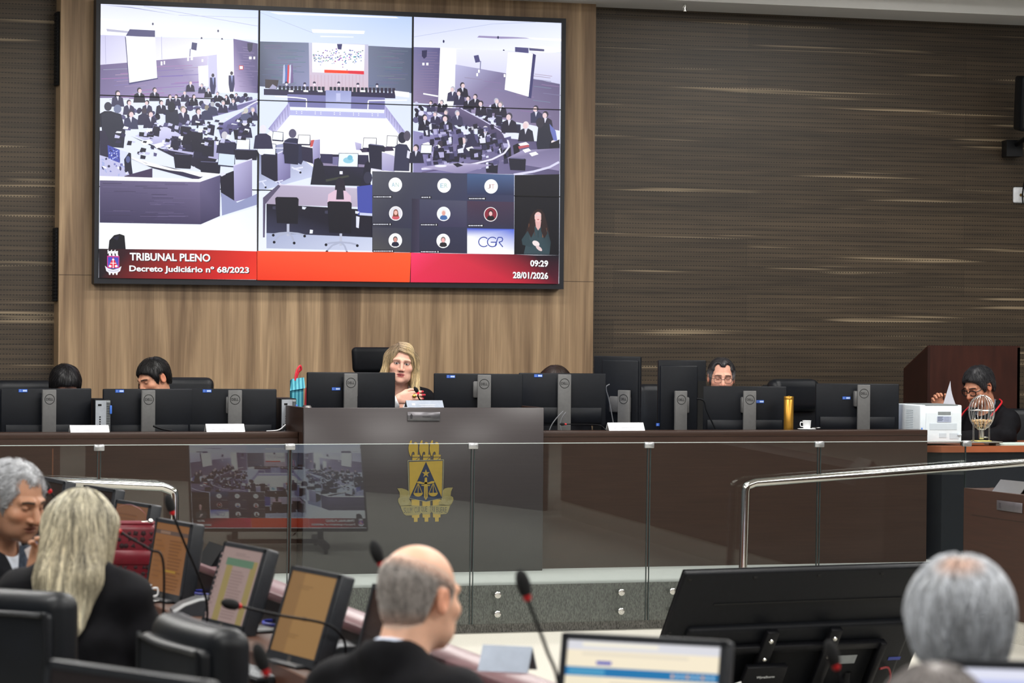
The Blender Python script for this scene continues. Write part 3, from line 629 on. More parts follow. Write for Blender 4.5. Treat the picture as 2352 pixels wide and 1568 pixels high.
b = MB(); b.box((-6, YD-.012, 0), (16, YD+.006, ZP)); struct('baseboard_platform', b, M_pside)
b = MB(); b.box((-6, 19.14, 3.95), (16, YW+.2, 4.3)); struct('ceiling_soffit', b, M_white)
b = MB(); b.box((-6, 18.55, 4.06), (16, 19.14, 4.3)); b.box((-6, -3, 4.2), (16, 18.55, 4.4)); struct('ceiling', b, M_white)
# fire sprinkler under the soffit
s = onY(1573, 8, 19.3); b = MB(); b.lathe([(.0, .0), (.012, .0), (.012, -.02), (.006, -.024), (.006, -.05), (.014, -.052), (.014, -.055), (0, -.055)], 12)
b.tube([(-.011, 0, -.02), (-.013, 0, -.04), (0, 0, -.052), (.013, 0, -.04), (.011, 0, -.02)], .002, 6)
tag(b.build('fire_sprinkler', M_chrome, None, (s.x, s.y, 3.95)), 'tiny steel fire sprinkler hanging from the white soffit', 'sprinkler')
# slotted black strips on the left return of the oak panel
for i, (ya, yb) in enumerate(((28, 197), (523, 692))):
    pa = onX(127, ya, x0); pb = onX(124, yb, x0); yc = YP+.09
    za, zb = onY(127, ya, yc).z, onY(124, yb, yc).z
    t = thing('vent_strip', ('upper' if i == 0 else 'lower')+' black slotted strip on the left edge of the oak panel', 'vent', (x0, yc, zb))
    b = MB(); h = za-zb; b.rbox((-.01, 0, h/2), (.02, .115, h), .004); b.build('strip_body', M_blk, t)
    b = MB(); n = 22
    for q in range(n): b.box((-.0225, -.04, h*(q+.25)/n), (-.0195, .04, h*(q+.72)/n)); b.box((-.0235, -.058, h*(q+.25)/n), (-.001, -.0565, h*(q+.72)/n))
    b.build('slots', pm('slot_dark', (.002, .002, .002), .9), t)
# wall loudspeaker, bracket and socket plate at the right edge
Q = onY(2376, 238, 19.25)
t = thing('wall_speaker', 'black loudspeaker on a wall bracket at the right edge', 'speaker', (Q.x, Q.y, Q.z), -.25)
b = MB(); b.rbox((0, 0, 0), (.25, .22, .39), .02, 3, M=RX(.12)); b.build('cabinet', M_blk2, t)
b = MB(); b.rbox((0, -.113, 0), (.22, .012, .35), .008, 2, M=RX(.12)); b.build('grille', pm('speaker_grille', (.006, .006, .007), .8, scale=300, var=.5), t)
b = MB(); b.box((-.12, .34, -.36), (-.0, .5, -.24)); b.tube([(-.05, .4, -.28), (-.03, .1, -.24), (0, 0, -.17)], .018); b.build('bracket', M_blk, t)
b = MB(); b.tube(bez([(.0, .02, -.2), (.04, .3, -.36), (.03, .45, -.6), (.03, .45, -.7)], 6), .006); b.build('speaker_cable', M_blk, t)
Q = onY(2346, 448, YW-.012)
t = thing('wall_socket', 'white square socket plate on the dark wood wall', 'socket', tuple(Q)); b = MB(); b.rbox((0, 0, 0), (.135, .02, .115), .012, 3); b.build('cover_plate', pm('ivory_plastic', L(225, 228, 232), .4), t)
b = MB(); b.lathe([(0, 0), (.011, 0), (.011, -.006), (0, -.008)], 12, M=T(-.01, -.011, 0)@RX(PI/2)@RX(PI)); b.tube(bez([(-.01, -.015, 0), (.04, -.03, -.025), (.09, -.02, -.04)], 6), .004); b.build('jack', pm('brass', L(120, 96, 50), .4, .6), t)
b = MB(); b.box((-6, -3.2, 0), (16, -3, 4.4)); struct('wall_front', b, M_wall)
t = thing('reflection_desk', 'brown desk seen only as a dark band mirrored in the glass under the crest', 'desk', (5.2, 4.3, 0))  # desk out of view, added only to give the glass its dark reflection
b = MB(); b.prism([(2.5, 4.6), (1.9, 3.2), (.8, 1.9), (-.6, 1.0), (-.58, .96), (.83, 1.87), (1.94, 3.18), (2.54, 4.6)], 0, .84, axis='Z', smooth=False); b.build('front_panel', M_desk2, t)
b = MB(); b.prism([(2.5, 4.6), (1.9, 3.2), (.8, 1.9), (-.6, 1.0), (-.3, .4), (1.2, 1.4), (2.45, 2.95), (3.1, 4.6)], .84, .87, axis='Z', smooth=False); b.build('worktop', M_desk2, t)
# ------------------------------------------------------------------ dais desks and podium
def desk(name, label, xa, xb, yf, zt, dep, mat, seams=()):
    t = thing(name, label, 'desk', ((xa+xb)/2, yf, ZP)); h = zt-ZP; w = (xb-xa)/2
    b = MB(); b.box((-w, 0, 0), (w, .035, h-.035))
    b.build('front_panel', mat, t)
    for i, sx in enumerate(seams):
        b = MB(); b.box((sx-(xa+xb)/2-.004, -.001, 0), (sx-(xa+xb)/2+.004, .002, h-.09)); b.build('panel_joint', pm('joint_line', L(96, 60, 40), .6), t)
    b = MB(); b.rbox((0, .07, h-.0175), (w*2, .148, .035), .003); b.box((-w, .13, h-.13), (w, .145, h-.035)); b.build('ledge', mat, t)
    b = MB(); b.rbox((0, dep/2+.07, h-.0175-.09), (w*2-.07, dep-.14, .035), .003); b.build('worktop', mat, t)
    for s in (-1, 1):
        b = MB(); b.box((s*w-(.035 if s > 0 else 0), .035, 0), (s*w+(.035 if s < 0 else 0), dep-.02, h-.035)); b.build('side_panel', mat, t)
    return t
xl = onY(697, 1100, 16.85).x; xr = onY(1248, 1100, 16.85).x; xe = onY(2130, 1000, 16.98).x
jx = [onY(225, 1200, YG).x, onY(663, 1200, YG).x, onY(1083, 1200, YG).x, onY(1487, 1200, YG).x, onY(1878, 1150, YG).x, onY(2216, 1200, YG).x]
desk('dais_desk', 'long dark brown desk left of the podium under black monitors', 0.2, xl-.003, 16.98, ZD, .75, M_desk, (jx[0]-.07,))
desk('dais_desk', 'long dark brown desk right of the podium ending at the white printer', xr+.003, xe, 16.98, ZD, .75, M_desk)
pl = onY(697, 1100, 16.85).x; pr = onY(1248, 1100, 16.85).x; pt = onY(970, 936, 16.85).z
t = thing('podium', 'raised central podium with grey front panel and gold crest', 'podium', ((pl+pr)/2, 16.85, ZP)); w = (pr-pl)/2; h = pt-ZP
b = MB(); b.rbox((0, .012, h/2), (w*2, .024, h), .003, 1); b.build('front_panel', pm('grey_gloss_laminate', L(67, 62, 63), .3, var=.05, scale=5, stretch=(.4, 1, 16), spec=.35), t)
for sx in (-w, w-.03):
    b = MB(); b.box((sx, .026, 0), (sx+.03, .9, h)); b.build('side_panel', M_desk, t)
b = MB(); b.rbox((0, .44, 1.09-ZP), (w*2-.06, .8, .03), .003); b.build('shelf', M_desk, t)
Q = onY(973, 956, 16.85)
b = MB(); b.rbox((Q.x-(pl+pr)/2, -.004, Q.z-ZP), (.2, .006, .052), .002, 1); np_ = b.build('nameplate', pm('plate_steel', L(120, 118, 122), .3, .7), t)
b = MB(); e = (Q.x-(pl+pr)/2, -.0085, Q.z-ZP)
b.prism([(e[0]-.083, e[2]-.014), (e[0]-.071, e[2]-.014), (e[0]-.069, e[2]+.004), (e[0]-.077, e[2]+.018), (e[0]-.085, e[2]+.004)], e[1], e[1]+.001); put_text(b, 'PRESIDENTE', (e[0]-.01, e[1], e[2]-.006), (1, 0, 0), (0, 0, 1), .05, .008); b.build('engraving', pm('engraved', L(50, 48, 52), .5), np_)
# gold crest, drawn from the photo
def crest():
    sc = 160/1195; cx, cy = 578, 780; k = sc/391.   # metres per crop pixel, at the podium
    fxx = 1/math.cos(YAW+.03)
    P = lambda pts: [((x-cx)*k*fxx, -(y-cy)*k) for x, y in pts]
    g = MB(); dk = MB(); lt = MB()
    def G(pts, y=0., mb=None): (mb if mb is not None else g).prism(P(pts), -.004-y, -.001, smooth=False)
    for dx in (0, 180, 355):
        G([(x+dx, y) for x, y in ((325, 82), (345, 88), (338, 115), (350, 150), (380, 155), (383, 125), (405, 114), (432, 125), (445, 160), (445, 270), (440, 330), (475, 332), (475, 425), (352, 425), (352, 335), (388, 332), (388, 300), (375, 278), (352, 285), (338, 320), (330, 365), (310, 335), (292, 275), (286, 215), (295, 150), (312, 105))])
        G([(x+dx, y) for x, y in ((350, 368), (475, 366), (475, 374), (350, 376))], .0008, dk); G([(x+dx, y) for x, y in ((408, 425), (462, 376), (472, 376), (420, 425))], .0008, dk)
        G([(x+dx, y) for x, y in ((345, 1100), (480, 1100), (480, 1410), (450, 1412), (450, 1480), (390, 1482), (388, 1412), (355, 1408))])
    wl = [(105, 905), (180, 902), (250, 925), (300, 960), (305, 1090), (330, 1130), (350, 1180), (345, 1200), (240, 1200), (580, 1215), (920, 1200), (810, 1195), (800, 1150), (850, 1100), (862, 960), (900, 915), (960, 900), (1040, 898), (1010, 965), (1003, 1040), (1045, 1065), (1052, 1110), (1030, 1165), (990, 1220), (960, 1320), (930, 1350), (850, 1358), (720, 1350), (690, 1315), (670, 1320), (655, 1355), (540, 1355), (510, 1325), (490, 1355), (350, 1368), (260, 1370), (220, 1345), (180, 1260), (160, 1190), (125, 1140), (120, 1090), (150, 1050), (145, 970)]
    rb = MB()
    for q_ in ([(105, 905), (180, 902), (250, 925), (300, 960), (305, 1090), (330, 1130), (350, 1180), (345, 1205), (160, 1205), (125, 1140), (120, 1090), (150, 1050), (145, 970)], [(1040, 898), (960, 900), (900, 915), (862, 960), (850, 1100), (800, 1150), (810, 1205), (1000, 1205), (1030, 1165), (1052, 1110), (1045, 1065), (1003, 1040), (1010, 965)],
               [(160, 1200), (240, 1198), (345, 1192), (460, 1205), (580, 1215), (700, 1205), (810, 1192), (920, 1195), (1000, 1200), (980, 1260), (960, 1320), (930, 1350), (850, 1358), (720, 1350), (690, 1315), (670, 1320), (655, 1355), (540, 1355), (510, 1325), (490, 1355), (350, 1368), (260, 1370), (220, 1345), (180, 1260)]): rb.prism(P(q_), -.0045, -.001, smooth=False)
    for s_ in (0, 1):
        for r0 in (70, 55, 40, 25):
            pts = [((220 if not s_ else 940)+r0*1.2*math.cos(a), 1120+r0*math.sin(a)) for a in np.linspace(0, 2*PI, 22, endpoint=False)]; lt.tube([(x, -.005, z) for x, z in P(pts)], .0007, 4, closed=True)
    lt.prism(P([(275, 425), (882, 415), (870, 1075), (590, 1140), (300, 1075)]), -.0053, -.001, smooth=False)
    dk.prism(P([(284, 434), (873, 424), (862, 1072), (590, 1132), (308, 1070)]), -.0058, -.001, smooth=False)
    g.prism(P([(298, 450), (860, 436), (852, 1062), (845, 1050), (580, 450), (318, 1050), (312, 1062)]), -.0066, -.001, smooth=False)
    arc = [(322+(842-322)*t_, 1060+52*math.sin(PI*t_)) for t_ in np.linspace(0, 1, 16)]
    bl = MB(); bl.prism(P([(580, 458)]+arc[::-1]), -.0066, -.001, smooth=False)
    star = [(580+(70 if i % 2 == 0 else 28)*math.sin(PI*i/5), 652-(74 if i % 2 == 0 else 28)*math.cos(PI*i/5)) for i in range(10)]
    Y2 = .0035
    G(star, Y2); G([(562, 722), (600, 722), (604, 845), (650, 850), (650, 866), (612, 866), (614, 1060), (583, 1108), (552, 1060), (552, 866), (508, 862), (508, 846), (556, 845)], Y2)
    G([(435, 790), (480, 786), (540, 808), (580, 800), (620, 808), (680, 784), (728, 786), (724, 812), (650, 832), (510, 832), (430, 814)], Y2)
    for cx_ in (452, 706):
        G([(cx_-78, 985)]+[(cx_+78*math.cos(a), 985+62*math.sin(a)) for a in np.linspace(PI, 0, 14)], Y2)
        for ex in (-70, 0, 68): G([(cx_-5, 815), (cx_+5, 815), (cx_+ex+5, 986), (cx_+ex-5, 986)], Y2)
    G([(579, 880), (584, 880), (586, 1060), (582, 1080), (578, 1060)], .0042, dk)
    # motto along the ribbon
    tx = MB(); s_ = 'SUUM CUIQUE TRIBUERE'
    for i, ch in enumerate(s_):
        if ch == ' ': continue
        x = 215+i*36.5; y = 1318-10*math.cos((i-10)*.35); o_ = P([(x, y)])[0]; wch = 30 if ch not in 'I' else 10
        put_text(tx, ch, (o_[0], -.0051, o_[1]), (1, 0, 0), (0, 0, 1), wch*k*fxx, 92*k)
    return g, rb, lt, dk, bl, tx
g, rb, lt, dk, bl, tx = crest(); Q = onY(977, 1104, 16.85)
ce = link('crest', None, t, (Q.x-(pl+pr)/2, 0, Q.z-ZP)); ce.empty_display_size = .1
M_gold = pm('crest_gold', L(160, 134, 58), .45, .15, var=.05); M_navy = pm('crest_navy', L(44, 52, 74), .4, .2)
g.build('gold_shapes', M_gold, ce); rb.build('ribbon', pm('ribbon_gold', L(132, 120, 76), .5, .1), ce); lt.build('outline', pm('outline_gold', L(160, 154, 120), .4, .2), ce); dk.build('dark_lines', M_navy, ce); bl.build('blue_triangle', M_navy, ce); tx.build('motto', pm('motto_grey', L(70, 70, 62), .5), ce)
# ------------------------------------------------------------------ glass balustrade
LEAN = math.radians(.85); gb, gt = .055, 1.063; gh = gt-gb
ends = [jx[0]-1.046*2, jx[0]-1.046]+jx
names = ['glass panel of the balustrade, first beyond the left edge', 'glass panel of the balustrade behind the grey-haired man in the suit', 'glass panel in front of the left desk, with steel rail before it', 'glass panel over the left part of the podium', 'glass panel over the right half of the podium', 'glass panel right of the podium, before the rail bend', 'last glass panel at the right, beside the brown end desk']
for i in range(1, 7):
    a, c = ends[i]+.008, ends[i+1]-.008; w = c-a
    t = thing('glass_panel', names[i], 'glass panel', (a, YG, gb), rot=(LEAN, 0, 0), group='glass panels of the dais balustrade')
    b = MB(); b.box((0, -.006, 0), (w, .006, gh)); b.build('pane', M_glass, t)
    b = MB(); b.box((0, -.007, gh), (w, .007, gh+.003)); b.build('top_edge', pm('glass_edge', L(196, 206, 204), .2, var=.03), t)
    for sx in (0, w):
        b = MB(); b.box((sx-.002, -.007, 0), (sx+.002, .007, gh)); b.build('side_edge', pm('glass_side', L(58, 68, 68), .2), t)
    for sx in (.145, w-.15):
        for sz in (.11, .217):
            z_ = sz-gb; b = MB(); b.lathe([(.0, .0), (.006, 0), (.0065, .0025), (.017, .003), (.02, 0), (.02, -.008), (.02, -.0085)], 20, M=T(sx, -.016, z_)@RX(PI/2)); b.cyl((sx, -.008, z_), (sx, .085, z_), .012); b.build('standoff', M_steel, t)
    if i < 6 or True:
        b = MB(); b.rbox((w+.008, 0, gh-.012), (.056, .026, .034), .003, 1); b.build('edge_clamp', pm('clamp_steel', L(176, 178, 180), .3, .6), t)
# ------------------------------------------------------------------ steel handrails
def rail(label, pts, r):
    t = thing('handrail', label, 'handrail', tuple(pts[0])); o = V3(pts[0])[0]
    b = MB(); b.tube(V3(pts)-o, r, 18); b.build('rail_tube', M_chrome, t)
    b = MB(); b.lathe([(r, 0), (.05, 0), (.05, .006), (r+.003, .012)], 20); b.build('floor_flange', M_steel, t)
YR = 15.80
A = onY(1703, 1310, YR); B = onY(1712, 1128, YR); B2 = onY(1735, 1108, YR); E_ = onY(2420, 1056, YR)
rail('polished steel handrail on the right, bending down left of the brown end desk', [(A.x, YR, 0), (B.x, YR, B.z)]+[tuple(p) for p in bez([(B.x, YR, B.z), (B.x+.012, YR, B.z+.03), (B2.x, YR, B2.z)], 6)[1:]]+[tuple(E_)], .024)
A = onY(400, 1250, YR); B = onY(397, 1140, YR); B2 = onY(372, 1117, YR); E_ = onY(-150, 1094, YR)
rail('polished steel handrail on the left, bending down behind the small screens', [(A.x, YR, 0), (A.x, YR, B.z)]+[tuple(p) for p in bez([(A.x, YR, B.z), (A.x-.012, YR, B.z+.03), (B2.x, YR, B2.z)], 6)[1:]]+[tuple(E_)], .024)
# ------------------------------------------------------------------ right wing: brown end desk, pulpit, side desk
xs = 7.69; yf = onX(2214, 1120, xs).y; zt = onX(2214, 1120, xs).z
t = thing('end_desk', 'brown end desk with a small metal plate at the right edge', 'desk', (xs, yf, 0))
b = MB(); b.box((0, -6, .13), (.03, 0, zt)); b.build('side_wall', M_desk2, t)
b = MB(); b.box((.03, -6, zt-.02), (.16, -.001, zt)); b.box((.03, -.03, .13), (.9, 0, zt)); b.build('ledge', M_desk2, t)
b = MB(); b.box((.16, -6, zt-.14), (.85, -.03, zt-.1)); b.build('worktop', M_desk2, t)
b = MB(); b.box((.01, -6, 0), (.9, -.01, .13)); b.build('carpeted_plinth', M_floor, t)
Q = onX(2320, 1163, xs); dn = MB(); dn.rbox((-.003, Q.y-yf, Q.z), (.006, .3, .055), .002, 1); p_ = dn.build('nameplate', pm('plate_grey', L(104, 100, 104), .4, .5), t)
b = MB(); b.box((-.0065, Q.y-yf+.1, Q.z-.015), (-.0062, Q.y-yf+.12, Q.z+.015)); b.build('plate_mark', pm('plate_dark', L(56, 52, 56), .5), p_)
b = MB(); zb = onX(2240, 1183, xs).z; b.box((-.0015, -6, zb-.002), (.001, -.1, zb+.002)); b.build('groove', pm('groove_dark', L(40, 26, 18), .6), t)
Q = onX(2330, 1124, xs+.08); t = thing('name_tent', 'folded grey name plate on the brown end desk', 'name plate', (xs+.08, Q.y, zt), .1)
b = MB(); b.prism([(-.055, 0), (.0, .065), (.055, 0), (.05, 0), (0, .058), (-.05, 0)], -.14, .14, axis='Y'); b.build('folded_sheet', M_steel, t)
XA, XB = onY(2130, 900, 18.6).x, onY(2342, 900, 18.6).x; z1 = onY(2130, 797, 18.6).z; z2 = onY(2076, 850, 18.98).z
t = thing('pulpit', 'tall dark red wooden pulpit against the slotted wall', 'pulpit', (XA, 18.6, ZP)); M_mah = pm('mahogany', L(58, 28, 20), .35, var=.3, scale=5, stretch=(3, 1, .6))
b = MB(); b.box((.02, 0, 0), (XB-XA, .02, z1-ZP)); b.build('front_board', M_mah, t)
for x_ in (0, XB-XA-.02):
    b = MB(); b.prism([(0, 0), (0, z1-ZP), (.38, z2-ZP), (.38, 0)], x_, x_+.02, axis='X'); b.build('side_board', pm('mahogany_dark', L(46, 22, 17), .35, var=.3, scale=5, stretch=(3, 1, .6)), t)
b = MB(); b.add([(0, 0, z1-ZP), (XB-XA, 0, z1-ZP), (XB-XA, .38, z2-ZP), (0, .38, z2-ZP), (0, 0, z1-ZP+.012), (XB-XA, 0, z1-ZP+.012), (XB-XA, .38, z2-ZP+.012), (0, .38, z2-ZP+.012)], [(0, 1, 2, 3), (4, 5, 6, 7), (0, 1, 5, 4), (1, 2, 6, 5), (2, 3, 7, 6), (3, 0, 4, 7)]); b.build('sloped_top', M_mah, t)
YQ = 17.05; Xa = xe+.012; zq = onY(2240, 1024, YQ).z
t = thing('side_table', 'dark side table with an orange wood edge holding the printer', 'table', (Xa, YQ, ZP)); h = zq-ZP
poly = [(0, .1), (.12, 0), (1.9, 0), (1.9, .8), (0, .8)]
b = MB(); b.prism(poly, h-.04, h, axis='Z'); b.build('table_top', pm('cherry_edge', L(150, 84, 52), .4, var=.2, scale=8, stretch=(.3, 1, 1)), t)
b = MB(); b.prism([(.0, .14), (.14, .03), (1.87, .03), (1.87, .055), (.15, .055), (.02, .15)], 0, h-.04, axis='Z'); b.build('front_panel', pm('blue_black_laminate', L(20, 25, 32), .4, var=.1), t)
for sx in (.0, 1.85):
    b = MB(); b.box((sx, .15, 0), (sx+.02, .78, h-.04)); b.build('side_panel', pm('blue_black_laminate', (0, 0, 0)), t)
# ------------------------------------------------------------------ things on and behind the dais desks
ZB = ZD-.09; M_mon = pm('monitor_plastic', L(19, 22, 28), .45, var=.12, scale=50, spec=.25)
M_screen = pm('lcd_glow', L(150, 175, 215), .3, var=.15, scale=3, emit=.5)
M_stk = pm('sticker_blue', L(36, 92, 190), .5, var=.1, scale=200); M_hole = pm('hole_black', (.003, .003, .003), .8); M_logo = pm('logo_black', (.006, .006, .007), .5)
def monitor(label, px0, px1, ytop, rot, Y, zb, col_px=None, stk=None, hole=True, portrait=False, coltop=None, recess=0, group='black monitors along the dais desks', logo=True):
    cpx = (px0+px1)/2; top = onY(cpx, ytop, Y).z-zb; Q = onY(cpx, 960, Y); th = -math.radians(rot)
    t = thing('computer_monitor', label, 'monitor', (Q.x, Y, zb), -math.radians(rot), group)
    w, h = (.323, .54) if portrait else (.54, .323); bot = max(top-h, .012)
    he = min(h, top-.012); b = MB(); b.rbox((0, .035, top-he/2), (w, .026, he), .006, 2)
    if not portrait: b.rbox((0, .02, top-h*.8), (w*.9, .012, h*.3), .003, 1)
    elif recess: b.rbox((-recess*.028, .016, top-h*.5), (w*.78, .022, min(h, top-.02)-.02), .008, 2)
    b.build('back_cover', M_mon, t)
    b = MB(); b.box((-w/2+.008, .0482, max(bot, .02)+.012), (w/2-.008, .0495, top-.008)); b.build('screen', M_screen, t)
    if portrait and recess:
        b = MB(); b.box((recess*(w/2-.001)-(.058 if recess > 0 else 0), .0205, .02), (recess*(w/2-.001)+(.058 if recess < 0 else 0), .0225, top-.13)); b.build('connector_recess', M_hole, t)
    ct = (top-.006) if coltop is None else onY(cpx, coltop, Y).z-zb; sh = 0 if col_px is None else (onY(col_px, 960, Y-.04).x-Q.x)/math.cos(th)
    b = MB(); b.rbox((sh, -.03, ct/2), (.082, .022, ct), .004, 2); b.rbox((sh*.5, 0, ct-.09), (.06+abs(sh), .05, .1), .006, 1); st = b.build('stand_column', M_gry, t)
    b = MB(); b.rbox((sh, .02, .005), (.23, .19, .01), .004, 2); b.build('stand_base', M_gry, t)
    if logo:
        b = MB(); lz = ct-.055; a = np.linspace(0, 2*PI, 32, endpoint=False); b.tube(np.stack([sh+.0285*np.cos(a), np.full(32, -.0415), lz+.0285*np.sin(a)], 1), .0017, 5, closed=True)
        put_text(b, 'DELL', (sh-.021, -.0418, lz-.0075), (1, 0, 0), (0, 0, 1), .042, .015, .012); b.build('maker_logo', M_logo, st)
    if hole:
        b = MB(); b.lathe([(0, 0), (.023, 0), (.026, .001), (.026, .0)], 24, M=T(sh, -.0415, .045)@RX(PI/2)); b.build('cable_hole', M_hole, st)
    if stk:
        q = onY(stk[0], stk[1], Y); lx = (q.x-Q.x)/math.cos(th); lz = q.z-zb; yb = .0205 if (portrait or lz > top-h*.6) else .013
        b = MB(); b.box((lx-.026, yb-.0015, lz-.009), (lx+.026, yb, lz+.009)); s_ = b.build('asset_sticker', M_stk, t)
        b = MB(); b.box((lx-.002, yb-.002, lz-.005), (lx+.023, yb-.0015, lz+.005)); b.tube([(lx-.02, yb-.0018, lz-.005), (lx-.012, yb-.0018, lz-.005), (lx-.012, yb-.0018, lz+.005), (lx-.02, yb-.0018, lz+.005)], .001, 4, closed=True); b.build('sticker_print', pm('sticker_white', L(190, 208, 240), .5), s_)
    return t
monitor('black monitor cut off by the left edge behind the dais desk', -190, 8, 892, 0, 17.40, ZB, hole=False)
monitor('leftmost full black monitor with central grey stand, left of the first computer tower', 10, 208, 892, -6, 17.36, ZB, 112, (54, 897))
monitor('black monitor in front of the young dark-haired man, right of the first computer tower', 244, 441, 893, -4, 17.36, ZB, 340, (276, 898))
monitor('black monitor standing left of the second computer tower', 441, 620, 893, 10, 17.34, ZB, 542, (478, 898), hole=False)
ZJ = 1.105
monitor('black monitor on the podium left of the judge, with low blue sticker', 712, 905, 855, 2, 17.25, ZJ, 806, (774, 893), hole=False)
monitor('black monitor on the podium right of the judge', 1014, 1181, 858, 18, 17.25, ZJ, 1115, (1041, 865), hole=False)
monitor('black monitor just right of the podium with two cables from its stand', 1202, 1383, 857, 12, 17.36, ZB, 1299, (1241, 863))
monitor('upright black monitor turned sideways beside the oak panel edge', 1380, 1444, 818, 46, 17.5, ZB, 1436, (1441, 846), portrait=True, coltop=895, recess=-1, hole=False, group='upright turned monitors')
monitor('upright black monitor left of the man with thin glasses', 1513, 1627, 827, -2, 17.4, ZB, 1564, (1518, 975), portrait=True, coltop=897, recess=1, group='upright turned monitors')
monitor('black monitor in front of the man with thin glasses, stickers right of its stand', 1626, 1799, 887, 9, 17.36, ZB, 1724, (1745, 922), coltop=897)
monitor('rightmost black monitor on the dais beside the white printer', 1887, 2055, 881, 12, 17.40, ZB, 1986, (1948, 914))
for i, (p0, p1, yt, lab) in enumerate(((208, 252, 917, 'computer tower with rear ports between the two leftmost monitors'), (622, 679, 915, 'computer tower with rear ports beside the left side of the podium'))):
    Q = onY(p1-16, 960, 17.30); t = thing('desktop_computer', lab, 'computer', (Q.x, 17.30, ZB), -.06, 'desktop computers'); h = onY(p1-16, yt, 17.3).z-ZB
    b = MB(); b.rbox((0, .15, h/2), (.095, .29, h), .004, 1); b.build('case', M_blk, t)
    b = MB(); b.box((-.042, -.0015, .01), (.02, .004, h-.006)); b.box((-.042, -.0017, .004), (.042, .003, .03)); io = b.build('port_panel', pm('zinc_plate', L(176, 182, 190), .4, .4), t)
    b = MB()
    for q in range(7): b.box((-.02, -.0035, h*.3+q*.014), (-.012, -.0015, h*.3+.007+q*.014))
    b.box((-.028, -.0035, h*.86), (-.008, -.0015, h*.9)); b.box((-.03, -.0035, h*.24), (.01, -.0015, h*.28)); b.build('ports', M_hole, io)
    b = MB(); b.box((.021, -.001, .035), (.043, .004, h-.006)); gr = b.build('vent_grid', pm('vent_grey', L(150, 156, 160), .5), t)
    b = MB()
    for q in range(4):
        for u in range(22): b.box((.0225+q*.0051, -.0025, .04+u*(h-.055)/22), (.0225+q*.0051+.0035, -.001, .04+(u+.65)*(h-.055)/22))
    b.build('vent_holes', M_hole, gr)
    b = MB(); b.rbox((.046, -.006, h*.78), (.012, .012, .05), .003); b.build('blue_latch', pm('latch_blue', L(70, 120, 210), .4), t)
    b = MB()
    for q in range(4): b.tube(bez([(-.03+q*.006, -.004, h*.45-q*.01), (-.04-q*.01, -.05, h*.3), (-.07-q*.02, -.06, .03), (-.13-q*.03, -.05, .006)], 6), .0028, 6)
    b.build('cables', M_blk, t)
def tent(label, px0, px1, yb, yt, Y, zb, rot=0., cat='name plate', mat=None, text=True):
    a, c = onY(px0, yb, Y), onY(px1, yb, Y); h = (yb-yt)/ (F/((Y)/ray((px0+px1)/2, yb).y)); w = (c.x-a.x)/2
    t = thing('name_tent', label, cat, ((a.x+c.x)/2, Y, zb), rot)
    b = MB(); b.prism([(-.035, 0), (0, h), (.035, 0), (.031, 0), (0, h-.006), (-.031, 0)], -w, w, axis='X', smooth=False); sheet = b.build('folded_sheet', mat or M_paper, t)
    if text:
        b = MB(); sl = Vector((0, .035, h)).normalized(); nrm = Vector((0, -h, .035)).normalized()*.0012; o = Vector((-w*.35, -.035, 0))+sl*h*.4+nrm
        for q, (l0, l1) in enumerate(((0, .9), (.1, .75))): b.box((0, 0, 0), (0, 0, 0)) if False else b.quad(o+Vector((w*l0*1.0, 0, 0))-sl*q*h*.28, o+Vector((w*(l0+l1), 0, 0))-sl*q*h*.28, o+Vector((w*(l0+l1), 0, 0))+sl*(.1-q*.28)*h, o+Vector((w*l0, 0, 0))+sl*(.1-q*.28)*h)
        e = Vector((-w*.72, -.035, 0))+sl*h*.35+nrm; b.quad(e, e+Vector((.02, 0, 0)), e+Vector((.02, 0, 0))+sl*h*.4, e+sl*h*.4)
        b.build('print', pm('faint_print', L(190, 190, 198), .7, var=.15, scale=300), sheet)
    return t
tent('white folded name card leaning before the leftmost full monitor', 160, 249, 991, 975, 17.06, ZD)
tent('white folded name card before the monitor left of the second computer tower', 472, 560, 991, 973, 17.06, ZD)
tent('white folded name card on the dais desk right of the podium', 1395, 1477, 988, 970, 17.06, ZD)
tent('silver folded name plate on top of the podium before the judge', 932, 1016, 936, 920, 16.93, pt, mat=pm('satin_silver', L(168, 176, 190), .3, .4))
def gooseneck(label, base, path, head_dir, hl=.06, hr=.0125, neck=.004, lit=False, ring=True, base_kind=None, group=None, rz=0.):
    o = Vector(base); t = thing('gooseneck_microphone', label, 'microphone', tuple(o), 0, group)
    P = [Vector(p)-o for p in path]; d = Vector(head_dir).normalized(); e = P[-1]
    b = MB(); b.tube(bez([tuple(p) for p in P], 10), neck, 8); b.build('neck', M_blk, t)
    Z = d.to_track_quat('Z', 'Y').to_matrix().to_4x4(); M = Matrix.Translation(e)@Z
    b = MB(); b.lathe([(neck*1.2, -.004), (hr*.55, .0), (hr*.62, .009)], 16, M=M); b.build('light_ring', pm('mic_ring_lit', L(255, 40, 60), .4, emit=1.5) if lit else M_red, t)
    b = MB(); b.lathe([(hr*.62, .009), (hr*.88, .016), (hr*1.0, .03), (hr*1.0, hl*.75), (hr*.8, hl), (hr*.45, hl+.009), (0, hl+.012)], 18, M=M); b.build('foam_windscreen', pm('mic_foam', L(20, 21, 23), .9, var=.4, scale=900, bump=.4), t)
    if base_kind == 'disc':
        b = MB(); b.lathe([(0, 0), (.045, 0), (.045, .008), (.03, .014), (.0, .016)], 20); b.build('base', M_blk, t)
    return t
Q = onY(966, 925, 17.2); hq = onY(961, 903, 17.05)
gooseneck('microphone with glowing red ring rising before the judge', (Q.x+.05, 17.2, ZJ+.0), [(Q.x+.05, 17.2, ZJ), (Q.x+.05, 17.17, ZJ+.08), (hq.x+.012, 17.08, hq.z-.03), (hq.x, 17.05, hq.z)], (-.55, -.1, .75), .036, .0125, lit=True, base_kind='disc')
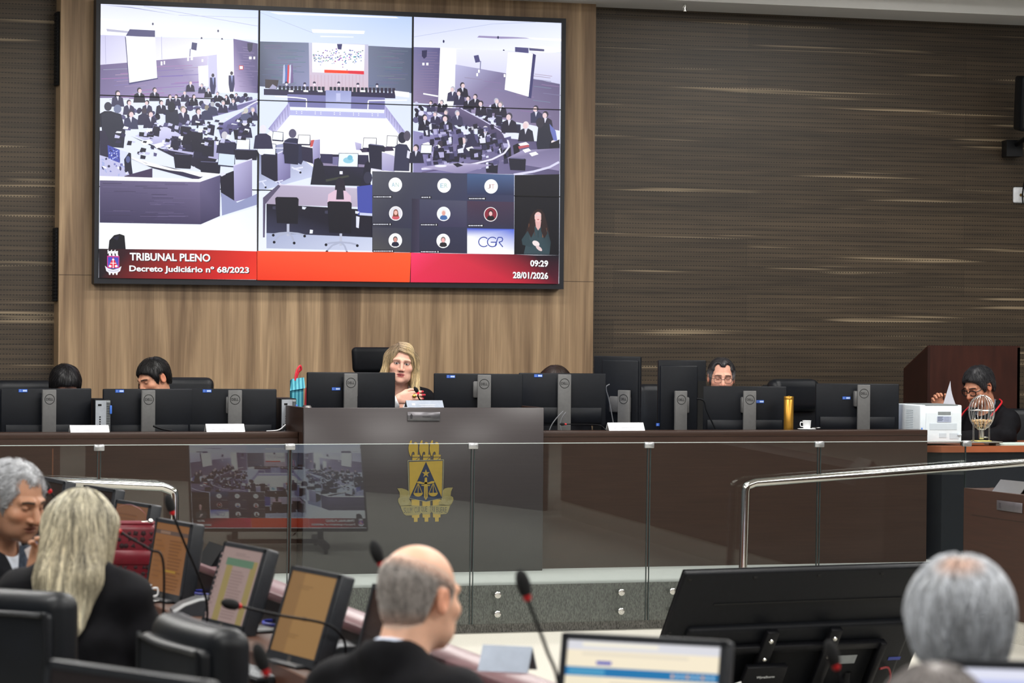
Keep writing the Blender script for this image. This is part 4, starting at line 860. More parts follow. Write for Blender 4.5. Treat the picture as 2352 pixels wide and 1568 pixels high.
Q = onY(1392, 985, 17.08); e_ = onY(1300, 974, 17.1); k_ = onY(1375, 976, 17.1)
gooseneck('microphone lying low across the desk right of the podium', (Q.x, 17.08, ZD), [(Q.x, 17.08, ZD), (k_.x, 17.1, k_.z), (e_.x+.05, 17.1, e_.z), (e_.x, 17.1, e_.z)], (-1, 0, .03), .03, .009, .0032)
def cable(label, pts, r, mat, name='cable', cat='cable'):
    o = V3(pts)[0]; b = MB(); b.tube(bez(V3(pts)-o, 10), r, 8); return tag(b.build(name, mat, None, tuple(o)), label, cat)
def cy(l, Y): return [tuple(onY(x, y, Y)) for x, y in l]
cable('black cable looping from the stand beside the first computer tower', cy([(352, 978), (372, 985), (395, 989)], 17.22), .006, M_blk)
cable('left grey cable hanging from the stand hole right of the podium', cy([(1294, 944), (1280, 958), (1268, 974), (1261, 990)], 17.24), .0035, pm('cable_grey', L(110, 112, 116), .5))
cable('right grey cable hanging from the stand hole right of the podium', cy([(1300, 946), (1290, 960), (1287, 975), (1289, 990)], 17.24), .0035, pm('cable_grey', L(110, 112, 116), .5))
cable('grey cable hanging behind the sideways upright monitor', cy([(1400, 882), (1392, 890), (1398, 915), (1404, 945), (1411, 985)], 17.42), .0035, pm('cable_grey', L(110, 112, 116), .5))
cable('thick black cable running down beside the upright monitor', cy([(1600, 915), (1616, 920), (1622, 940), (1632, 962), (1645, 988)], 17.28), .005, M_blk2)
cable('white cable lying beside the second computer tower', cy([(612, 990), (640, 987), (656, 975)], 17.2), .0035, M_paper)
# drink flask, cup, drink can on the podium
Q = onY(1811, 985, 17.2); t = thing('drink_flask', 'tall gold metal flask between two chairs on the right dais desk', 'flask', (Q.x, 17.2, ZB)); h = onY(1811, 910, 17.2).z-ZB; M_fl = pm('flask_gold', L(186, 140, 58), .32, .75, var=.04)
b = MB(); b.lathe([(.028, 0), (.0305, .004), (.0305, h-.02), (.0285, h-.018)], 28); b.build('flask_body', M_fl, t)
b = MB(); b.lathe([(.031, h-.018), (.031, h-.003), (.029, h), (.008, h), (.008, h+.004), (0, h+.004)], 28); b.build('lid', M_fl, t)
Q = onY(1853, 983, 17.06); t = thing('espresso_cup', 'small white cup standing on a saucer on the right dais desk', 'cup', (Q.x, 17.06, ZD+.006)); M_por = pm('white_china', L(232, 234, 236), .25, var=.02)
b = MB(); b.lathe([(.018, 0), (.023, .003), (.027, .05), (.0285, .052), (.025, .05), (.02, .006), (0, .005)], 24); b.build('cup_bowl', M_por, t); b = MB(); b.tube(bez([(-.026, 0, .04), (-.042, 0, .04), (-.042, 0, .018), (-.024, 0, .014)], 5), .003, 8); b.build('handle', M_por, t)
b = MB(); b.lathe([(0, 0), (.035, 0), (.058, .006), (.056, .008), (.034, .003), (0, .003)], 28); tag(b.build('saucer', M_por, None, (Q.x, 17.06, ZD)), 'white saucer under the small cup on the right dais desk', 'saucer')
b = MB(); b.tube([(.02, -.035, .013), (.06, -.02, .013)], .0025, 6); b.rbox((.072, -.0165, .013), (.028, .016, .004), .002, M=RZ(.1)); tag(b.build('coffee_spoon', M_steel, None, (Q.x, 17.06, ZD)), 'steel coffee spoon lying on the white saucer', 'spoon')
Q = onY(706, 930, 17.3); b = MB(); b.lathe([(.024, 0), (.03, .006), (.03, .118), (.025, .128), (.0255, .13), (0, .127)], 24)
tag(b.build('drink_can', pm('can_silver', L(150, 146, 146), .3, .7, var=.3, scale=30), None, (Q.x, 17.3, ZJ+.0)), 'small drink can half hidden by the left podium monitor', 'can')
# gift bag with ribbon
Qb = onY(684, 936, 17.6); t = thing('gift_bag', 'turquoise striped gift bag with red ribbon handle left of the podium', 'bag', (Qb.x-.0, 17.6, ZB)); zt_ = onY(680, 870, 17.6).z-ZB; zr = onY(684, 840, 17.6).z-ZB
def stripes():
    m, t_, b_, o_ = nt('turquoise_stripes'); tc = node(t_, 'ShaderNodeTexCoord'); w_ = node(t_, 'ShaderNodeTexWave', i_Scale=14., i_Distortion=.4); t_.links.new(tc.outputs['Object'], w_.inputs[0]); r = node(t_, 'ShaderNodeValToRGB'); r.color_ramp.elements[0].color = (*L(30, 128, 150), 1); r.color_ramp.elements[1].color = (*L(110, 196, 208), 1)
    t_.links.new(w_.outputs[0], r.inputs[0]); t_.links.new(r.outputs[0], b_.inputs[0]); b_.inputs['Roughness'].default_value = .6; return m
b = MB(); b.add([(-.04, -.03, 0), (.03, -.03, 0), (.03, .04, 0), (-.04, .04, 0), (-.045, -.02, zt_), (.03, -.015, zt_+.01), (.025, .02, zt_), (-.045, .02, zt_-.01)], [(0, 1, 5, 4), (1, 2, 6, 5), (2, 3, 7, 6), (3, 0, 4, 7), (0, 1, 2, 3)]); b.add([(-.058, -.036, zt_-.07), (.036, -.036, zt_-.055), (.033, -.018, zt_+.01), (-.045, -.024, zt_)], [(0, 1, 2, 3)]); b.add([(.036, -.036, zt_-.055), (.042, .03, zt_-.055), (.025, .02, zt_), (.033, -.018, zt_+.01)], [(0, 1, 2, 3)]); b.build('bag_body', stripes(), t)
b = MB(); b.tube(bez([(-.025, -.02, zt_-.01), (-.012, -.015, zt_+.05), (.012, 0, zr), (.02, .005, zr-.02), (.004, .01, zt_+.04), (-.01, .01, zt_)], 8), .007, 6); b.build('ribbon_handle', pm('red_ribbon', L(206, 40, 58), .5, var=.15, scale=60), t)
b = MB(); b.add([(.022, -.045, 0), (.105, -.03, 0), (.06, -.04, zt_-.06), (.035, -.045, zt_-.05), (.03, .0, 0), (.1, .01, 0)], [(0, 1, 2, 3), (4, 5, 2, 3), (0, 3, 4), (1, 5, 2)]); b.build('red_lining', pm('red_card', L(150, 22, 34), .6), t)
# ------------------------------------------------------------------ printer and raffle cage
YPn = 17.14; a_, c_ = onY(2113, 1010, YPn), onY(2209, 1010, YPn); w = c_.x-a_.x; zp = zq+.012; h = onY(2160, 930, YPn).z-zp; dp = .36
t = thing('printer', 'white office printer seen from behind on the dark side table', 'printer', (a_.x, YPn, zp)); M_pr = pm('printer_white', L(222, 230, 236), .45, var=.02); M_pr2 = pm('printer_grey', L(198, 208, 216), .5, var=.02)
b = MB(); b.rbox((w/2, dp/2, h/2), (w, dp, h), .008, 2); b.build('housing', M_pr, t)
b = MB(); b.box((.04, -.004, .012), (w-.008, .002, h-.05)); b.build('rear_cover', M_pr, t)
b = MB(); b.box((w*.42, -.006, h-.062), (w*.72, -.003, h-.042)); b.box((w*.12, .0, h-.004), (w*.9, .3, h+.003)); b.build('vent_slots', pm('slot_grey', L(130, 136, 138), .6), t)
b = MB(); b.box((w*.4, -.007, h-.108), (w*.73, -.004, h-.072)); lb = b.build('rating_label', pm('label_lilac', L(170, 178, 200), .5), t)
b = MB(); [b.box((w*.41, -.0075, h-.1+q*.008), (w*(.52+.02*(q % 2)), -.007, h-.096+q*.008)) for q in range(4)]; [b.box((w*.56, -.0075, h-.1+q*.008), (w*.68, -.007, h-.0985+q*.008)) for q in range(4)]; b.build('label_print', pm('label_ink', L(96, 104, 128), .5), lb)
b = MB(); b.box((w*.22, -.006, .088), (w*.87, -.004, .128)); b.box((w*.45, -.006, .038), (w*.62, -.004, .066)); b.box((w*.7, -.006, .03), (w*.92, -.004, .066)); b.build('lower_panels', M_pr2, t)
b = MB(); b.rbox((w*.93, -.008, .056), (.026, .012, .012), .003); b.build('latch', M_pr2, t)
b = MB()
for q in range(12): b.box((-.002, .1, h*.35+q*.011), (.001, .2, h*.35+.004+q*.011))
for q in range(6): b.box((-.002, .2, .03+q*.009), (.001, .24, .034+q*.009))
b.build('side_louvres', M_pr2, t)
b = MB(); b.tube(bez([(.01, -.006, .1), (0, -.03, .06), (-.02, -.05, .05)], 6), .004, 6); b.build('blue_cable', pm('cable_blue', L(60, 120, 210), .5), t)
# sheet of paper held over the printer
qs = [onY(x, y, 17.62) for x, y in ((2165, 932), (2201, 932), (2183, 874))]; o = qs[0]
b = MB(); pts = []; n = 8
for i in range(n+1):
    u = i/n; l = qs[0].lerp(qs[2], u); r_ = qs[1].lerp(qs[2], u); l.x -= .012*math.sin(u*PI)*0; r_.x -= .01*math.sin(u*PI); pts.append((tuple(l-o), tuple(r_-o+Vector((0, .03*(1-u), 0)))))
v = [p for q in pts for p in q]; b.add(v, [(2*i, 2*i+1, 2*i+3, 2*i+2) for i in range(n)], smooth=True); b.add([(0, 0, 0), (.11, .03, 0), (.11, .1, -.1), (0, .08, -.1)], [(0, 1, 2, 3)])
tag(b.build('paper_sheet', pm('paper_blueish', L(216, 222, 236), .8, var=.02), None, tuple(o)), 'sheet of white paper the clerk lifts above the printer', 'paper')
YC = 17.12; Q = onY(2254, 1014, YC); cx = Q.x; sc = F/(YC/ray(2254, 960).y); zb = zq+.03
t = thing('raffle_cage', 'wire raffle cage on a stand before the clerk in robe', 'raffle cage', (cx, YC, zq)); H_ = lambda y: onY(2254, y, YC).z-zq
M_wire = pm('wire_steel', L(206, 206, 204), .25, .9)
b = MB(); b.rbox((-.01, 0, .022), (.26, .13, .008), .002, 1)
for x_ in (-.11, .09): b.box((x_-.012, -.05, 0), (x_+.012, .05, .02))
b.build('base_plate', pm('grey_board', L(126, 124, 116), .5), t)
zt_, zm, zl = H_(908), H_(942), H_(986); R_ = .083
b = MB()
for q in range(22):
    a = 2*PI*q/22; P = []
    for u in np.linspace(0, 1, 15):
        z_ = zt_+(zl-zt_)*u; k = (z_-zm)/((zt_-zm) if z_ > zm else (zm-zl)); r = R_*math.sqrt(max(.02, 1-k*k*.93)); P.append((r*math.cos(a), r*math.sin(a), z_))
    b.tube(P, .0016, 5)
b.build('wire_basket', M_wire, t)
b = MB(); a = np.linspace(0, 2*PI, 40, endpoint=False)
for r, z_ in ((R_+.001, zm), (.024, zt_), (.024, zl)): b.tube(np.stack([r*np.cos(a), r*np.sin(a), np.full(40, z_)], 1), .003, 6, closed=True)
b.build('rings', M_wire, t)
for s in (-1, 1):
    b = MB(); b.tube([(s*.055, -.0, .026), (s*.055, -.0, zm-.01)] if s < 0 else [(s*.055, -.0, .026), (s*.055, 0, zm+.01)], .006, 10); b.build('upright', M_chrome, t)
b = MB(); b.tube([(.055, 0, zm-.005), (R_+.0, 0, zm)], .004, 6); b.tube([(.055, -.02, zm-.04), (.02, -.05, zl+.02)], .004, 6); b.build('crank', M_wire, t)
b = MB(); b.lathe([(.014, zl-.062), (.017, zl-.055), (.017, zl), (.022, zl)], 16); b.rbox((.025, -.01, zl-.05), (.04, .004, .008), .002, M=RZ(0)); b.build('outlet_tube', M_steel, t)
b = MB(); b.rbox((0, 0, .029), (.1, .1, .006), .002, 1); b.build('felt_pad', pm('yellow_felt', L(214, 206, 128), .8), t)
ball = None; rr = random.Random(3); k = 0
for lay, n, r in ((0, 6, .026), (1, 10, .045), (2, 13, .056), (2, 6, .026)):
    for q in range(n):
        a = 2*PI*q/n+lay*.4; z_ = zl+.02+lay*.0165; p = (cx+r*math.cos(a), YC+r*math.sin(a), zq+z_+rr.random()*.004)
        if ball is None:
            b = MB(); b.lathe([(0, -.009), (.0045, -.0078), (.0078, -.0045), (.009, 0), (.0078, .0045), (.0045, .0078), (0, .009)], 12); ball = b.build('wooden_ball', pm('ball_wood', L(206, 176, 134), .6, var=.2, scale=90), None, p); tag(ball, 'small tan wooden ball heaped inside the wire raffle cage', 'ball', 'wooden balls in the raffle cage')
        else: c = ball.copy(); COL.objects.link(c); c.location = p
Q = onY(2310, 1019, 17.1); b = MB(); [b.box((0, 0, .0+q*.004), (.3, .2, .003+q*.004), M=RZ(.03*q)) for q in range(3)]; tag(b.build('document', pm('paper_greenish', L(206, 222, 214), .8), None, (Q.x-.06, 17.08, zq+.001)), 'flat stack of pale green paper at the right end of the side table', 'paper')
# ------------------------------------------------------------------ dais chairs
def star(t, zs, r=.31):
    b = MB(); b.lathe([(.03, .09), (.03, .14), (.022, .16), (.022, zs)], 16); b.build('gas_column', M_blk, t)
    for q in range(5):
        a = 2*PI*q/5+.3; c, s = math.cos(a), math.sin(a)
        b = MB(); b.tube([(.02*c, .02*s, .115), (r*.6*c, r*.6*s, .1), (r*c, r*s, .075)], [.028, .022, .017], 10); lg = b.build('base_leg', M_blk, t)
        b = MB(); b.cyl((r*c-.02*s, r*s+.02*c, .028), (r*c+.02*s, r*s-.02*c, .028), .028); b.build('caster', M_blk, lg)
def bendx(k): return lambda v: np.stack([v[:, 0], v[:, 1]-k*v[:, 0]**2, v[:, 2]], 1)
def office_chair(label, x, y, z, rz, H, w=.52, head=True, group=None, panel=False, backw=None):
    # sitter faces -Y; H is the height of the top above the floor
    t = thing('office_chair', label, 'chair', (x, y, z), rz, group); zs = .46
    b = MB(); b.rbox((0, -.02, zs-.045), (w, .52, .1), .04, 4, sub=4); b.build('seat', M_leather, t)
    bt = H-(.0 if panel or not head else .05); hb = bt-.5
    b = MB(); b.rbox((0, .27, .5+hb/2), (w*.96, .11, hb), .045, 4, sub=6, bend=bendx(.35), M=None); b.build('backrest', M_leather, t)
    if panel:
        b = MB(); b.rbox((0, .335, .5+hb/2-.02), (w*.9, .04, hb-.06), .018, 3, sub=6, bend=bendx(.35)); pn = b.build('back_panel', M_leather, t)
        b = MB(); W, Z0, Z1 = w*.44, .54, .5+hb-.06
        pth = bez([(-W, .357, Z0), (-W, .357, Z1-.03), (-W+.03, .357, Z1), (0, .357, Z1), (W-.03, .357, Z1), (W, .357, Z1-.03), (W, .357, Z0)], 8); pth[:, 1] -= .35*pth[:, 0]**2; b.tube(pth, .006, 6); b.build('piping', M_leather, pn)
        b = MB(); 
        for zz_ in (.5+hb*.62,): b.tube([(u*w*.45, .213-.35*(u*w*.45)**2, zz_) for u in np.linspace(-1, 1, 9)], .005, 5)
        b.build('seam', M_leather, t)
    elif head:
        b = MB(); b.rbox((0, .215, H-.12), (w*.82, .13, .22), .055, 4, sub=6, bend=bendx(.3)); b.build('headrest', M_leather, t)
    for s in (-1, 1):
        b = MB(); b.rbox((s*(w/2+.03), .02, .68), (.07, .32, .045), .02, 3); b.tube([(s*(w/2+.02), .12, .66), (s*(w/2+.03), .1, .5), (s*(w/2-.05), .08, .42)], .018, 8); b.build('armrest', M_leather, t)
    star(t, zs-.08); return t
def chair_at(label, px, ytop, Y, rz, **k):
    Q = onY(px, ytop, Y); return office_chair(label, Q.x, Y, ZP, rz, Q.z-ZP, **k)
G1 = 'leather chairs behind the dais desks'
chair_at('black leather chair behind the person with tied-back hair', 96, 875, 18.5, .05, head=False, group=G1)
chair_at('black leather chair behind the young dark-haired man', 412, 868, 18.55, -.12, head=False, group=G1, w=.5)
chair_at('black leather chair behind the brown-haired woman beside the podium', 1262, 868, 18.0, .05, head=False, group=G1)
chair_at('black leather chair behind the man with thin glasses', 1576, 884, 18.05, .0, head=False, group=G1)
chair_at('empty black leather chair with thick headrest behind the gold flask', 1866, 868, 18.0, .25, head=True, group=G1, w=.48)
chair_at('black leather chair of the clerk in robe at the right edge', 2300, 940, 18.2, -.3, head=False, group=G1)
Q = onY(878, 797, 18.35); t = thing('judge_chair', 'tall black mesh chair with curved headrest behind the judge', 'chair', (Q.x, 18.35, ZP), .08, None); H = Q.z-ZP
b = MB(); b.rbox((0, .2, H-.085), (.27, .06, .165), .03, 4, sub=6, bend=lambda v: np.stack([v[:, 0]*(1+.5*(v[:, 2]+.05)), v[:, 1]-1.1*v[:, 0]**2, v[:, 2]], 1)); b.build('headrest', M_blk2, t)
b = MB(); b.tube([(0, .23, H-.1), (0, .25, H-.25)], .03, 10); b.build('headrest_post', M_blk, t)
b = MB(); b.rbox((0, .24, H-.48), (.5, .045, .62), .02, 3, sub=6, bend=bendx(.35)); b.build('backrest', M_blk2, t)
b = MB(); b.rbox((0, -.02, .52), (.5, .5, .09), .035, 4, sub=4); b.build('seat', M_blk2, t)
for s in (-1, 1):
    b = MB(); b.rbox((s*.28, .0, .76), (.08, .28, .035), .012, 3); b.tube([(s*.28, .06, .75), (s*.27, .06, .5)], .02, 8); b.build('armrest', M_blk, t)
star(t, .48)
# ------------------------------------------------------------------ the picture shown on the video wall
class Pic:
    def __init__(s): s.mb = MB(); s.boxes = []
    def layer(s, P, step=True):
        lo = P.min(0); hi = P.max(0); l = 0
        for a, b_, q in s.boxes:
            if q >= l and a[0] < hi[0] and b_[0] > lo[0] and a[1] < hi[1] and b_[1] > lo[1]: l = q+1
        if step: s.boxes.append((lo, hi, l))
        return l
    def at(s, P, l): return [tuple(onY(x, y, YS-.0004-.00028*l)) for x, y in P]
    def p(s, col, *xy):
        P = np.array(xy, float).reshape(-1, 2); l = s.layer(P); c = np.array(col, float)
        if c.ndim == 1: c = np.tile(L(*c), (len(P), 1))
        else: c = np.array([L(*q) for q in c])
        s.mb.add(s.at(P, l), [tuple(range(len(P)))], col=c)
    def e(s, col, cx, cy, rx, ry=None, rot=0., n=14):
        ry = ry or rx; a = np.linspace(0, 2*PI, n, endpoint=False); x = rx*np.cos(a); y = ry*np.sin(a); c, q = math.cos(rot), math.sin(rot)
        s.p(col, *np.stack([cx+x*c-y*q, cy+x*q+y*c], 1).ravel())
    def l(s, col, w, *xy):
        P = np.array(xy, float).reshape(-1, 2)
        for a, b_ in zip(P[:-1], P[1:]):
            d = b_-a; n = np.array((-d[1], d[0]))/(np.hypot(*d)+1e-9)*w/2; s.p(col, *a+n, *b_+n, *b_-n, *a-n)
    def t(s, st, x0, y0, x1, y1, h, col, bold=.0, shadow=None):
        # lettering whose baseline runs from (x0,y0) to (x1,y1)
        for k, cc in (((1.6, shadow), (0, col)) if shadow else ((0, col),)):
            v, f = text_geo(st, bold); P = np.stack([x0+(x1-x0)*v[:, 0]+k, y0+(y1-y0)*v[:, 0]-h*v[:, 1]+k], 1)
            l_ = s.layer(P); s.mb.add(s.at(P, l_), f, col=L(*cc))
def draw_picture():
    g = Pic(); rn = random.Random(5); W = (252, 253, 255); D = (30, 27, 52); D2 = (48, 44, 78); N_ = (70, 66, 108)
    g.p([(218, 224, 250), (208, 220, 250), (222, 228, 250), (240, 244, 255), (245, 248, 255), (240, 245, 255)], 229, 8, 760, 31, 1290, 53, 1284, 652, 750, 645, 226, 638)
    # ceiling, upper walls
    g.p([(224, 228, 252), (200, 214, 248), (236, 240, 255), (246, 248, 255)], 229, 9, 592, 24, 592, 92, 229, 80)
    g.p([(196, 212, 246), (190, 210, 242), (214, 226, 248), (214, 224, 250)], 594, 25, 947, 39, 947, 112, 594, 96)
    g.p([(206, 214, 250), (226, 232, 252), (244, 246, 255), (232, 236, 254)], 949, 40, 1289, 54, 1288, 120, 949, 110)
    g.p((150, 155, 190), 234, 11, 300, 16, 410, 35, 300, 18); g.l((180, 184, 214), 1.2, 330, 14, 592, 60); g.l((184, 188, 216), 1, 410, 35, 592, 41); g.l((176, 186, 216), 1, 596, 28, 720, 76); g.l((186, 194, 220), 1, 949, 85, 1130, 55, 1230, 51)
    g.p(W, 229, 42, 282, 46, 282, 49, 229, 47); g.e(W, 270, 69, 29, 7, .06); g.p((180, 180, 205), 244, 66, 298, 72, 296, 76, 246, 72); g.p(W, 620, 28, 910, 39, 916, 42, 640, 33)
    g.p(W, 716, 67, 838, 71, 836, 78, 718, 75); g.p((240, 246, 255), 736, 82, 812, 84, 812, 86, 736, 85); g.p((160, 150, 190), 1100, 82, 1180, 85, 1226, 88, 1150, 89, 1096, 86); g.p(W, 1206, 86, 1289, 89, 1289, 95, 1230, 91); g.e(W, 1252, 114, 38, 7, .05); g.p((90, 88, 130), 1215, 110, 1250, 113, 1250, 118, 1216, 116)
    for x, y in ((351, 55), (463, 88), (510, 90), (501, 71)): g.e((60, 60, 90), x, y, 2, 3)
    for x, y in ((1019, 95), (1144, 86), (1157, 117)): g.e((60, 60, 100), x, y, 2.2, 3.5)
    # left third: wall
    g.p([(196, 194, 228), (232, 232, 252), W, (214, 212, 240)], 229, 80, 478, 90, 478, 135, 229, 149)
    g.l((170, 168, 206), 1, 242, 82, 243, 146); g.l((170, 168, 206), 1, 371, 84, 372, 136)
    g.p([(104, 92, 138), (138, 124, 168), (214, 208, 236), (176, 166, 206), (124, 112, 156)], 229, 149, 400, 135, 478, 128, 470, 225, 229, 225)
    for i in range(26):
        y = 150+i*3; x = 232+rn.random()*180; g.l((150+rn.randint(-30, 25), 134+rn.randint(-30, 25), 178), 1.2, x, y+4, x+50+rn.random()*60, y)
    g.p(W, 478, 90, 538, 92, 538, 215, 478, 210); g.p((206, 204, 238), 478, 128, 498, 125, 500, 215, 478, 212); g.p(W, 455, 152, 478, 150, 479, 198, 457, 198)
    g.p([(112, 100, 150), (84, 76, 120), (104, 96, 140), (196, 180, 220)], 536, 89, 592, 100, 592, 214, 538, 210)
    for i in range(16): g.l((140, 126, 170), 1, 540+rn.random()*20, 108+i*6, 570+rn.random()*22, 110+i*6)
    g.p((72, 70, 118), 298, 67, 356, 70, 356, 86, 289, 82); g.p((66, 64, 116), 287, 84, 296, 194, 363, 181, 362, 178, 298, 190, 290, 86); g.p(W, 289, 83, 356, 85, 361, 179, 297, 190)
    g.p((66, 66, 112), 441, 97, 453, 99, 451, 116, 439, 113); g.l((120, 120, 160), 2, 437, 112, 436, 130); g.p((44, 42, 76), 568, 99, 581, 99, 579, 116, 573, 120, 569, 114)
    for x, y, w, h in ((369, 141, 4, 9), (376, 140, 3, 8), (430, 131, 4, 9), (438, 130, 5, 8), (572, 130, 6, 6), (582, 130, 4, 6), (463, 136, 4, 6)): g.p(W, x, y, x+w, y, x+w, y+h, x, y+h)
    for x, y in ((549, 150), (1108-116, 166)): g.p((200, 60, 70), x, y, x+10, y+.4, x+10, y+10, x, y+10); g.p(W, x+1.5, y+1.5, x+8.5, y+1.8, x+8.5, y+8.5, x+1.5, y+8.5)
    # middle third: far wall, its own small screen, flags, dais
    g.p([(80, 92, 116), (118, 128, 158), (150, 152, 190), (70, 78, 104)], 594, 95, 710, 98, 711, 206, 594, 198); g.p([(118, 126, 150), (86, 96, 122), (92, 100, 126), (120, 128, 160)], 845, 105, 947, 110, 947, 214, 845, 206)
    for i in range(30):
        y = 104+i*3.2; x = 597+rn.random()*70; g.l((100+rn.randint(-22, 22), 110+rn.randint(-20, 24), 138), 1, x, y, x+40, y+.6); x = 848+rn.random()*50; g.l((110+rn.randint(-22, 22), 120+rn.randint(-20, 20), 146), 1, x, y+6, x+40, y+7)
    g.p([(196, 200, 224), (200, 200, 226), (216, 194, 208), (214, 190, 208)], 709, 98, 846, 102, 846, 216, 711, 206)
    for i in range(16): g.l((196, 170, 190), 1, 714+i*8, 172, 714+i*8, 206)
    g.p(W, 717, 98, 838, 103, 836, 171, 717, 166)
    for i in range(140): g.e((110+rn.randint(-40, 60), 120+rn.randint(-40, 60), 170+rn.randint(-20, 50)), 720+rn.random()*113, 112+abs(rn.gauss(0, 1))*10+rn.random()*24, .8+rn.random()*1.6, .8+rn.random())
    g.p((238, 238, 246), 717, 158, 745, 159, 745, 167, 717, 166); g.p((246, 70, 40), 745, 160, 800, 162, 800, 169, 745, 167); g.p((226, 50, 70), 800, 162, 836, 163, 836, 171, 800, 169); g.p((58, 56, 110), 774, 101, 786, 101, 784, 114, 776, 113)
    for c, x in (((190, 196, 226), 651), ((90, 120, 190), 656), ((220, 70, 80), 661), ((214, 214, 236), 665), ((120, 100, 150), 669)): g.p(c, x, 150, x+3, 148, x+5, 190, x-2, 192)
    g.p((70, 62, 70), 609, 182, 640, 184, 636, 204, 609, 202); g.p((170, 168, 200), 626, 193, 636, 200, 628, 212, 616, 206)
    g.p(D2, 606, 204, 908, 214, 908, 226, 606, 218); g.p((124, 124, 176), 660, 216, 884, 224, 884, 256, 662, 250)
    for x in range(640, 905, 9):
        if not 742 < x < 752: g.p((34+rn.randint(0, 20), 36+rn.randint(0, 20), 64), x, 197+(x-640)*.02, x+6.5, 197+(x-640)*.02, x+6.5, 209+(x-640)*.02, x, 209+(x-640)*.02)
    for x, y in ((658, 193), (700, 195), (722, 193), (778, 193), (822, 196), (866, 197)): g.e((60, 56, 86), x, y-3, 3.4, 3); g.e((236, 226, 238), x, y+1, 2.6, 3)
    for x in (663, 697, 730, 828): g.p(W, x, 207, x+11, 207.4, x+11, 211.5, x, 211)
    g.p([(150, 156, 206), (160, 166, 212), (190, 196, 236), (180, 186, 230)], 748, 207, 807, 209, 806, 250, 748, 248); g.p((196, 200, 236), 772, 214, 782, 214, 782, 232, 772, 232)
    g.p(W, 906, 208, 940, 212, 940, 224, 908, 220); g.l(W, 2.5, 632, 221, 680, 224, 704, 227, 704, 264); g.l(W, 2.5, 935, 230, 846, 231, 844, 268)
    g.p((236, 238, 255), 662, 245, 886, 252, 886, 260, 662, 252); g.p((186, 188, 234), 662, 253, 886, 260, 886, 272, 662, 264)
    for x in (681, 693, 724, 737, 768, 781, 812, 824, 855, 868): g.e(W, x, 256+(x-680)*.03, 1.1); g.e(W, x, 260+(x-680)*.03, 1.1)
    g.p([W, W, W, W, W, W], 660, 265, 890, 272, 946, 318, 946, 400, 735, 400, 590, 330)
    # long inner desks running to the far end
    g.p([(170, 164, 214), (190, 188, 232), (214, 212, 244), (150, 146, 196)], 664, 235, 668, 262, 632, 306, 616, 296)
    for i in range(7): g.l((120, 116, 170), .8, 660-i*6, 240+i*9, 662-i*6, 268+i*6)
    g.p([(176, 172, 220), (190, 188, 232), (206, 204, 240), (160, 156, 206)], 884, 241, 882, 264, 924, 318, 930, 302)
    for i in range(7): g.l((126, 122, 176), .8, 888+i*6, 248+i*8, 888+i*6, 270+i*7)
    # right third
    g.p([(124, 122, 164), (96, 92, 138), (120, 106, 146), (150, 136, 170)], 949, 108, 1012, 110, 1010, 240, 949, 236)
    for i in range(20): g.l((140, 124, 158), 1, 951+rn.random()*20, 120+i*6, 990+rn.random()*20, 121+i*6)
    g.p((52, 50, 88), 969, 116, 981, 115, 980, 130, 974, 135, 969, 129)
    for x, y in ((970, 144), (979, 144)): g.p(W, x, y, x+5, y, x+5, y+6, x, y+6)
    g.p(W, 1011, 109, 1060, 112, 1050, 250, 1006, 246); g.p([(236, 238, 255), (232, 232, 252), (206, 206, 236), (224, 224, 246)], 1048, 112, 1289, 122, 1287, 194, 1048, 150)
    g.p([(190, 190, 226), (124, 116, 156), (100, 90, 130), (120, 108, 142), (150, 140, 176)], 1046, 148, 1160, 168, 1286, 193, 1285, 300, 1044, 252)
    for i in range(26): x = 1050+rn.random()*200; y = 170+i*4; g.l((140+rn.randint(-24, 24), 128+rn.randint(-24, 20), 166), 1.1, x, y, x+40, y+5)
    g.p((60, 58, 112), 1222, 122, 1231, 126, 1220, 226, 1212, 224); g.p((82, 80, 130), 1183, 108, 1214, 110, 1214, 122, 1183, 119); g.p(W, 1167, 120, 1224, 123, 1214, 222, 1159, 206)
    g.p((80, 78, 128), 1088, 128, 1099, 126, 1103, 142, 1092, 144); g.l((120, 120, 160), 2, 1104, 140, 1103, 160)
    for x, y in ((1098, 160), (1094, 168), (1157, 170)): g.p(W, x, y, x+4, y, x+4, y+7, x, y+7)
    g.l(W, 3.2, 972, 215, 1006, 221)
    g.p([(150, 146, 194), (120, 112, 154), (98, 90, 130), (84, 76, 112), (92, 84, 120), (140, 134, 180)], 949, 300, 1040, 320, 1170, 318, 1286, 330, 1285, 402, 949, 396)
    # curved desks with the crowd: dark bands, pale rims
    for i in range(64):  # far left rows
        t = i/64; x = 240+t*340; y = 262-t*48+rn.random()*34*(1-t*.6); g.e(rn.choice([D, D2, N_, (90, 88, 130), (220, 220, 244)]), x, y, 5+rn.random()*7*(1-t*.5), 4+rn.random()*6*(1-t*.5), rn.random()*3, 8)
    g.p([(74, 68, 112), (60, 56, 100), (110, 104, 156), (140, 134, 186)], 372, 300, 470, 262, 590, 226, 592, 240); g.l((210, 208, 240), 3, 376, 306, 420, 283, 480, 258, 590, 228)
    g.p([(120, 116, 168), (150, 146, 198), (96, 92, 140), (70, 66, 110)], 500, 290, 590, 236, 590, 268, 508, 318); g.l((228, 228, 250), 3, 592, 232, 530, 265, 503, 282, 500, 294)
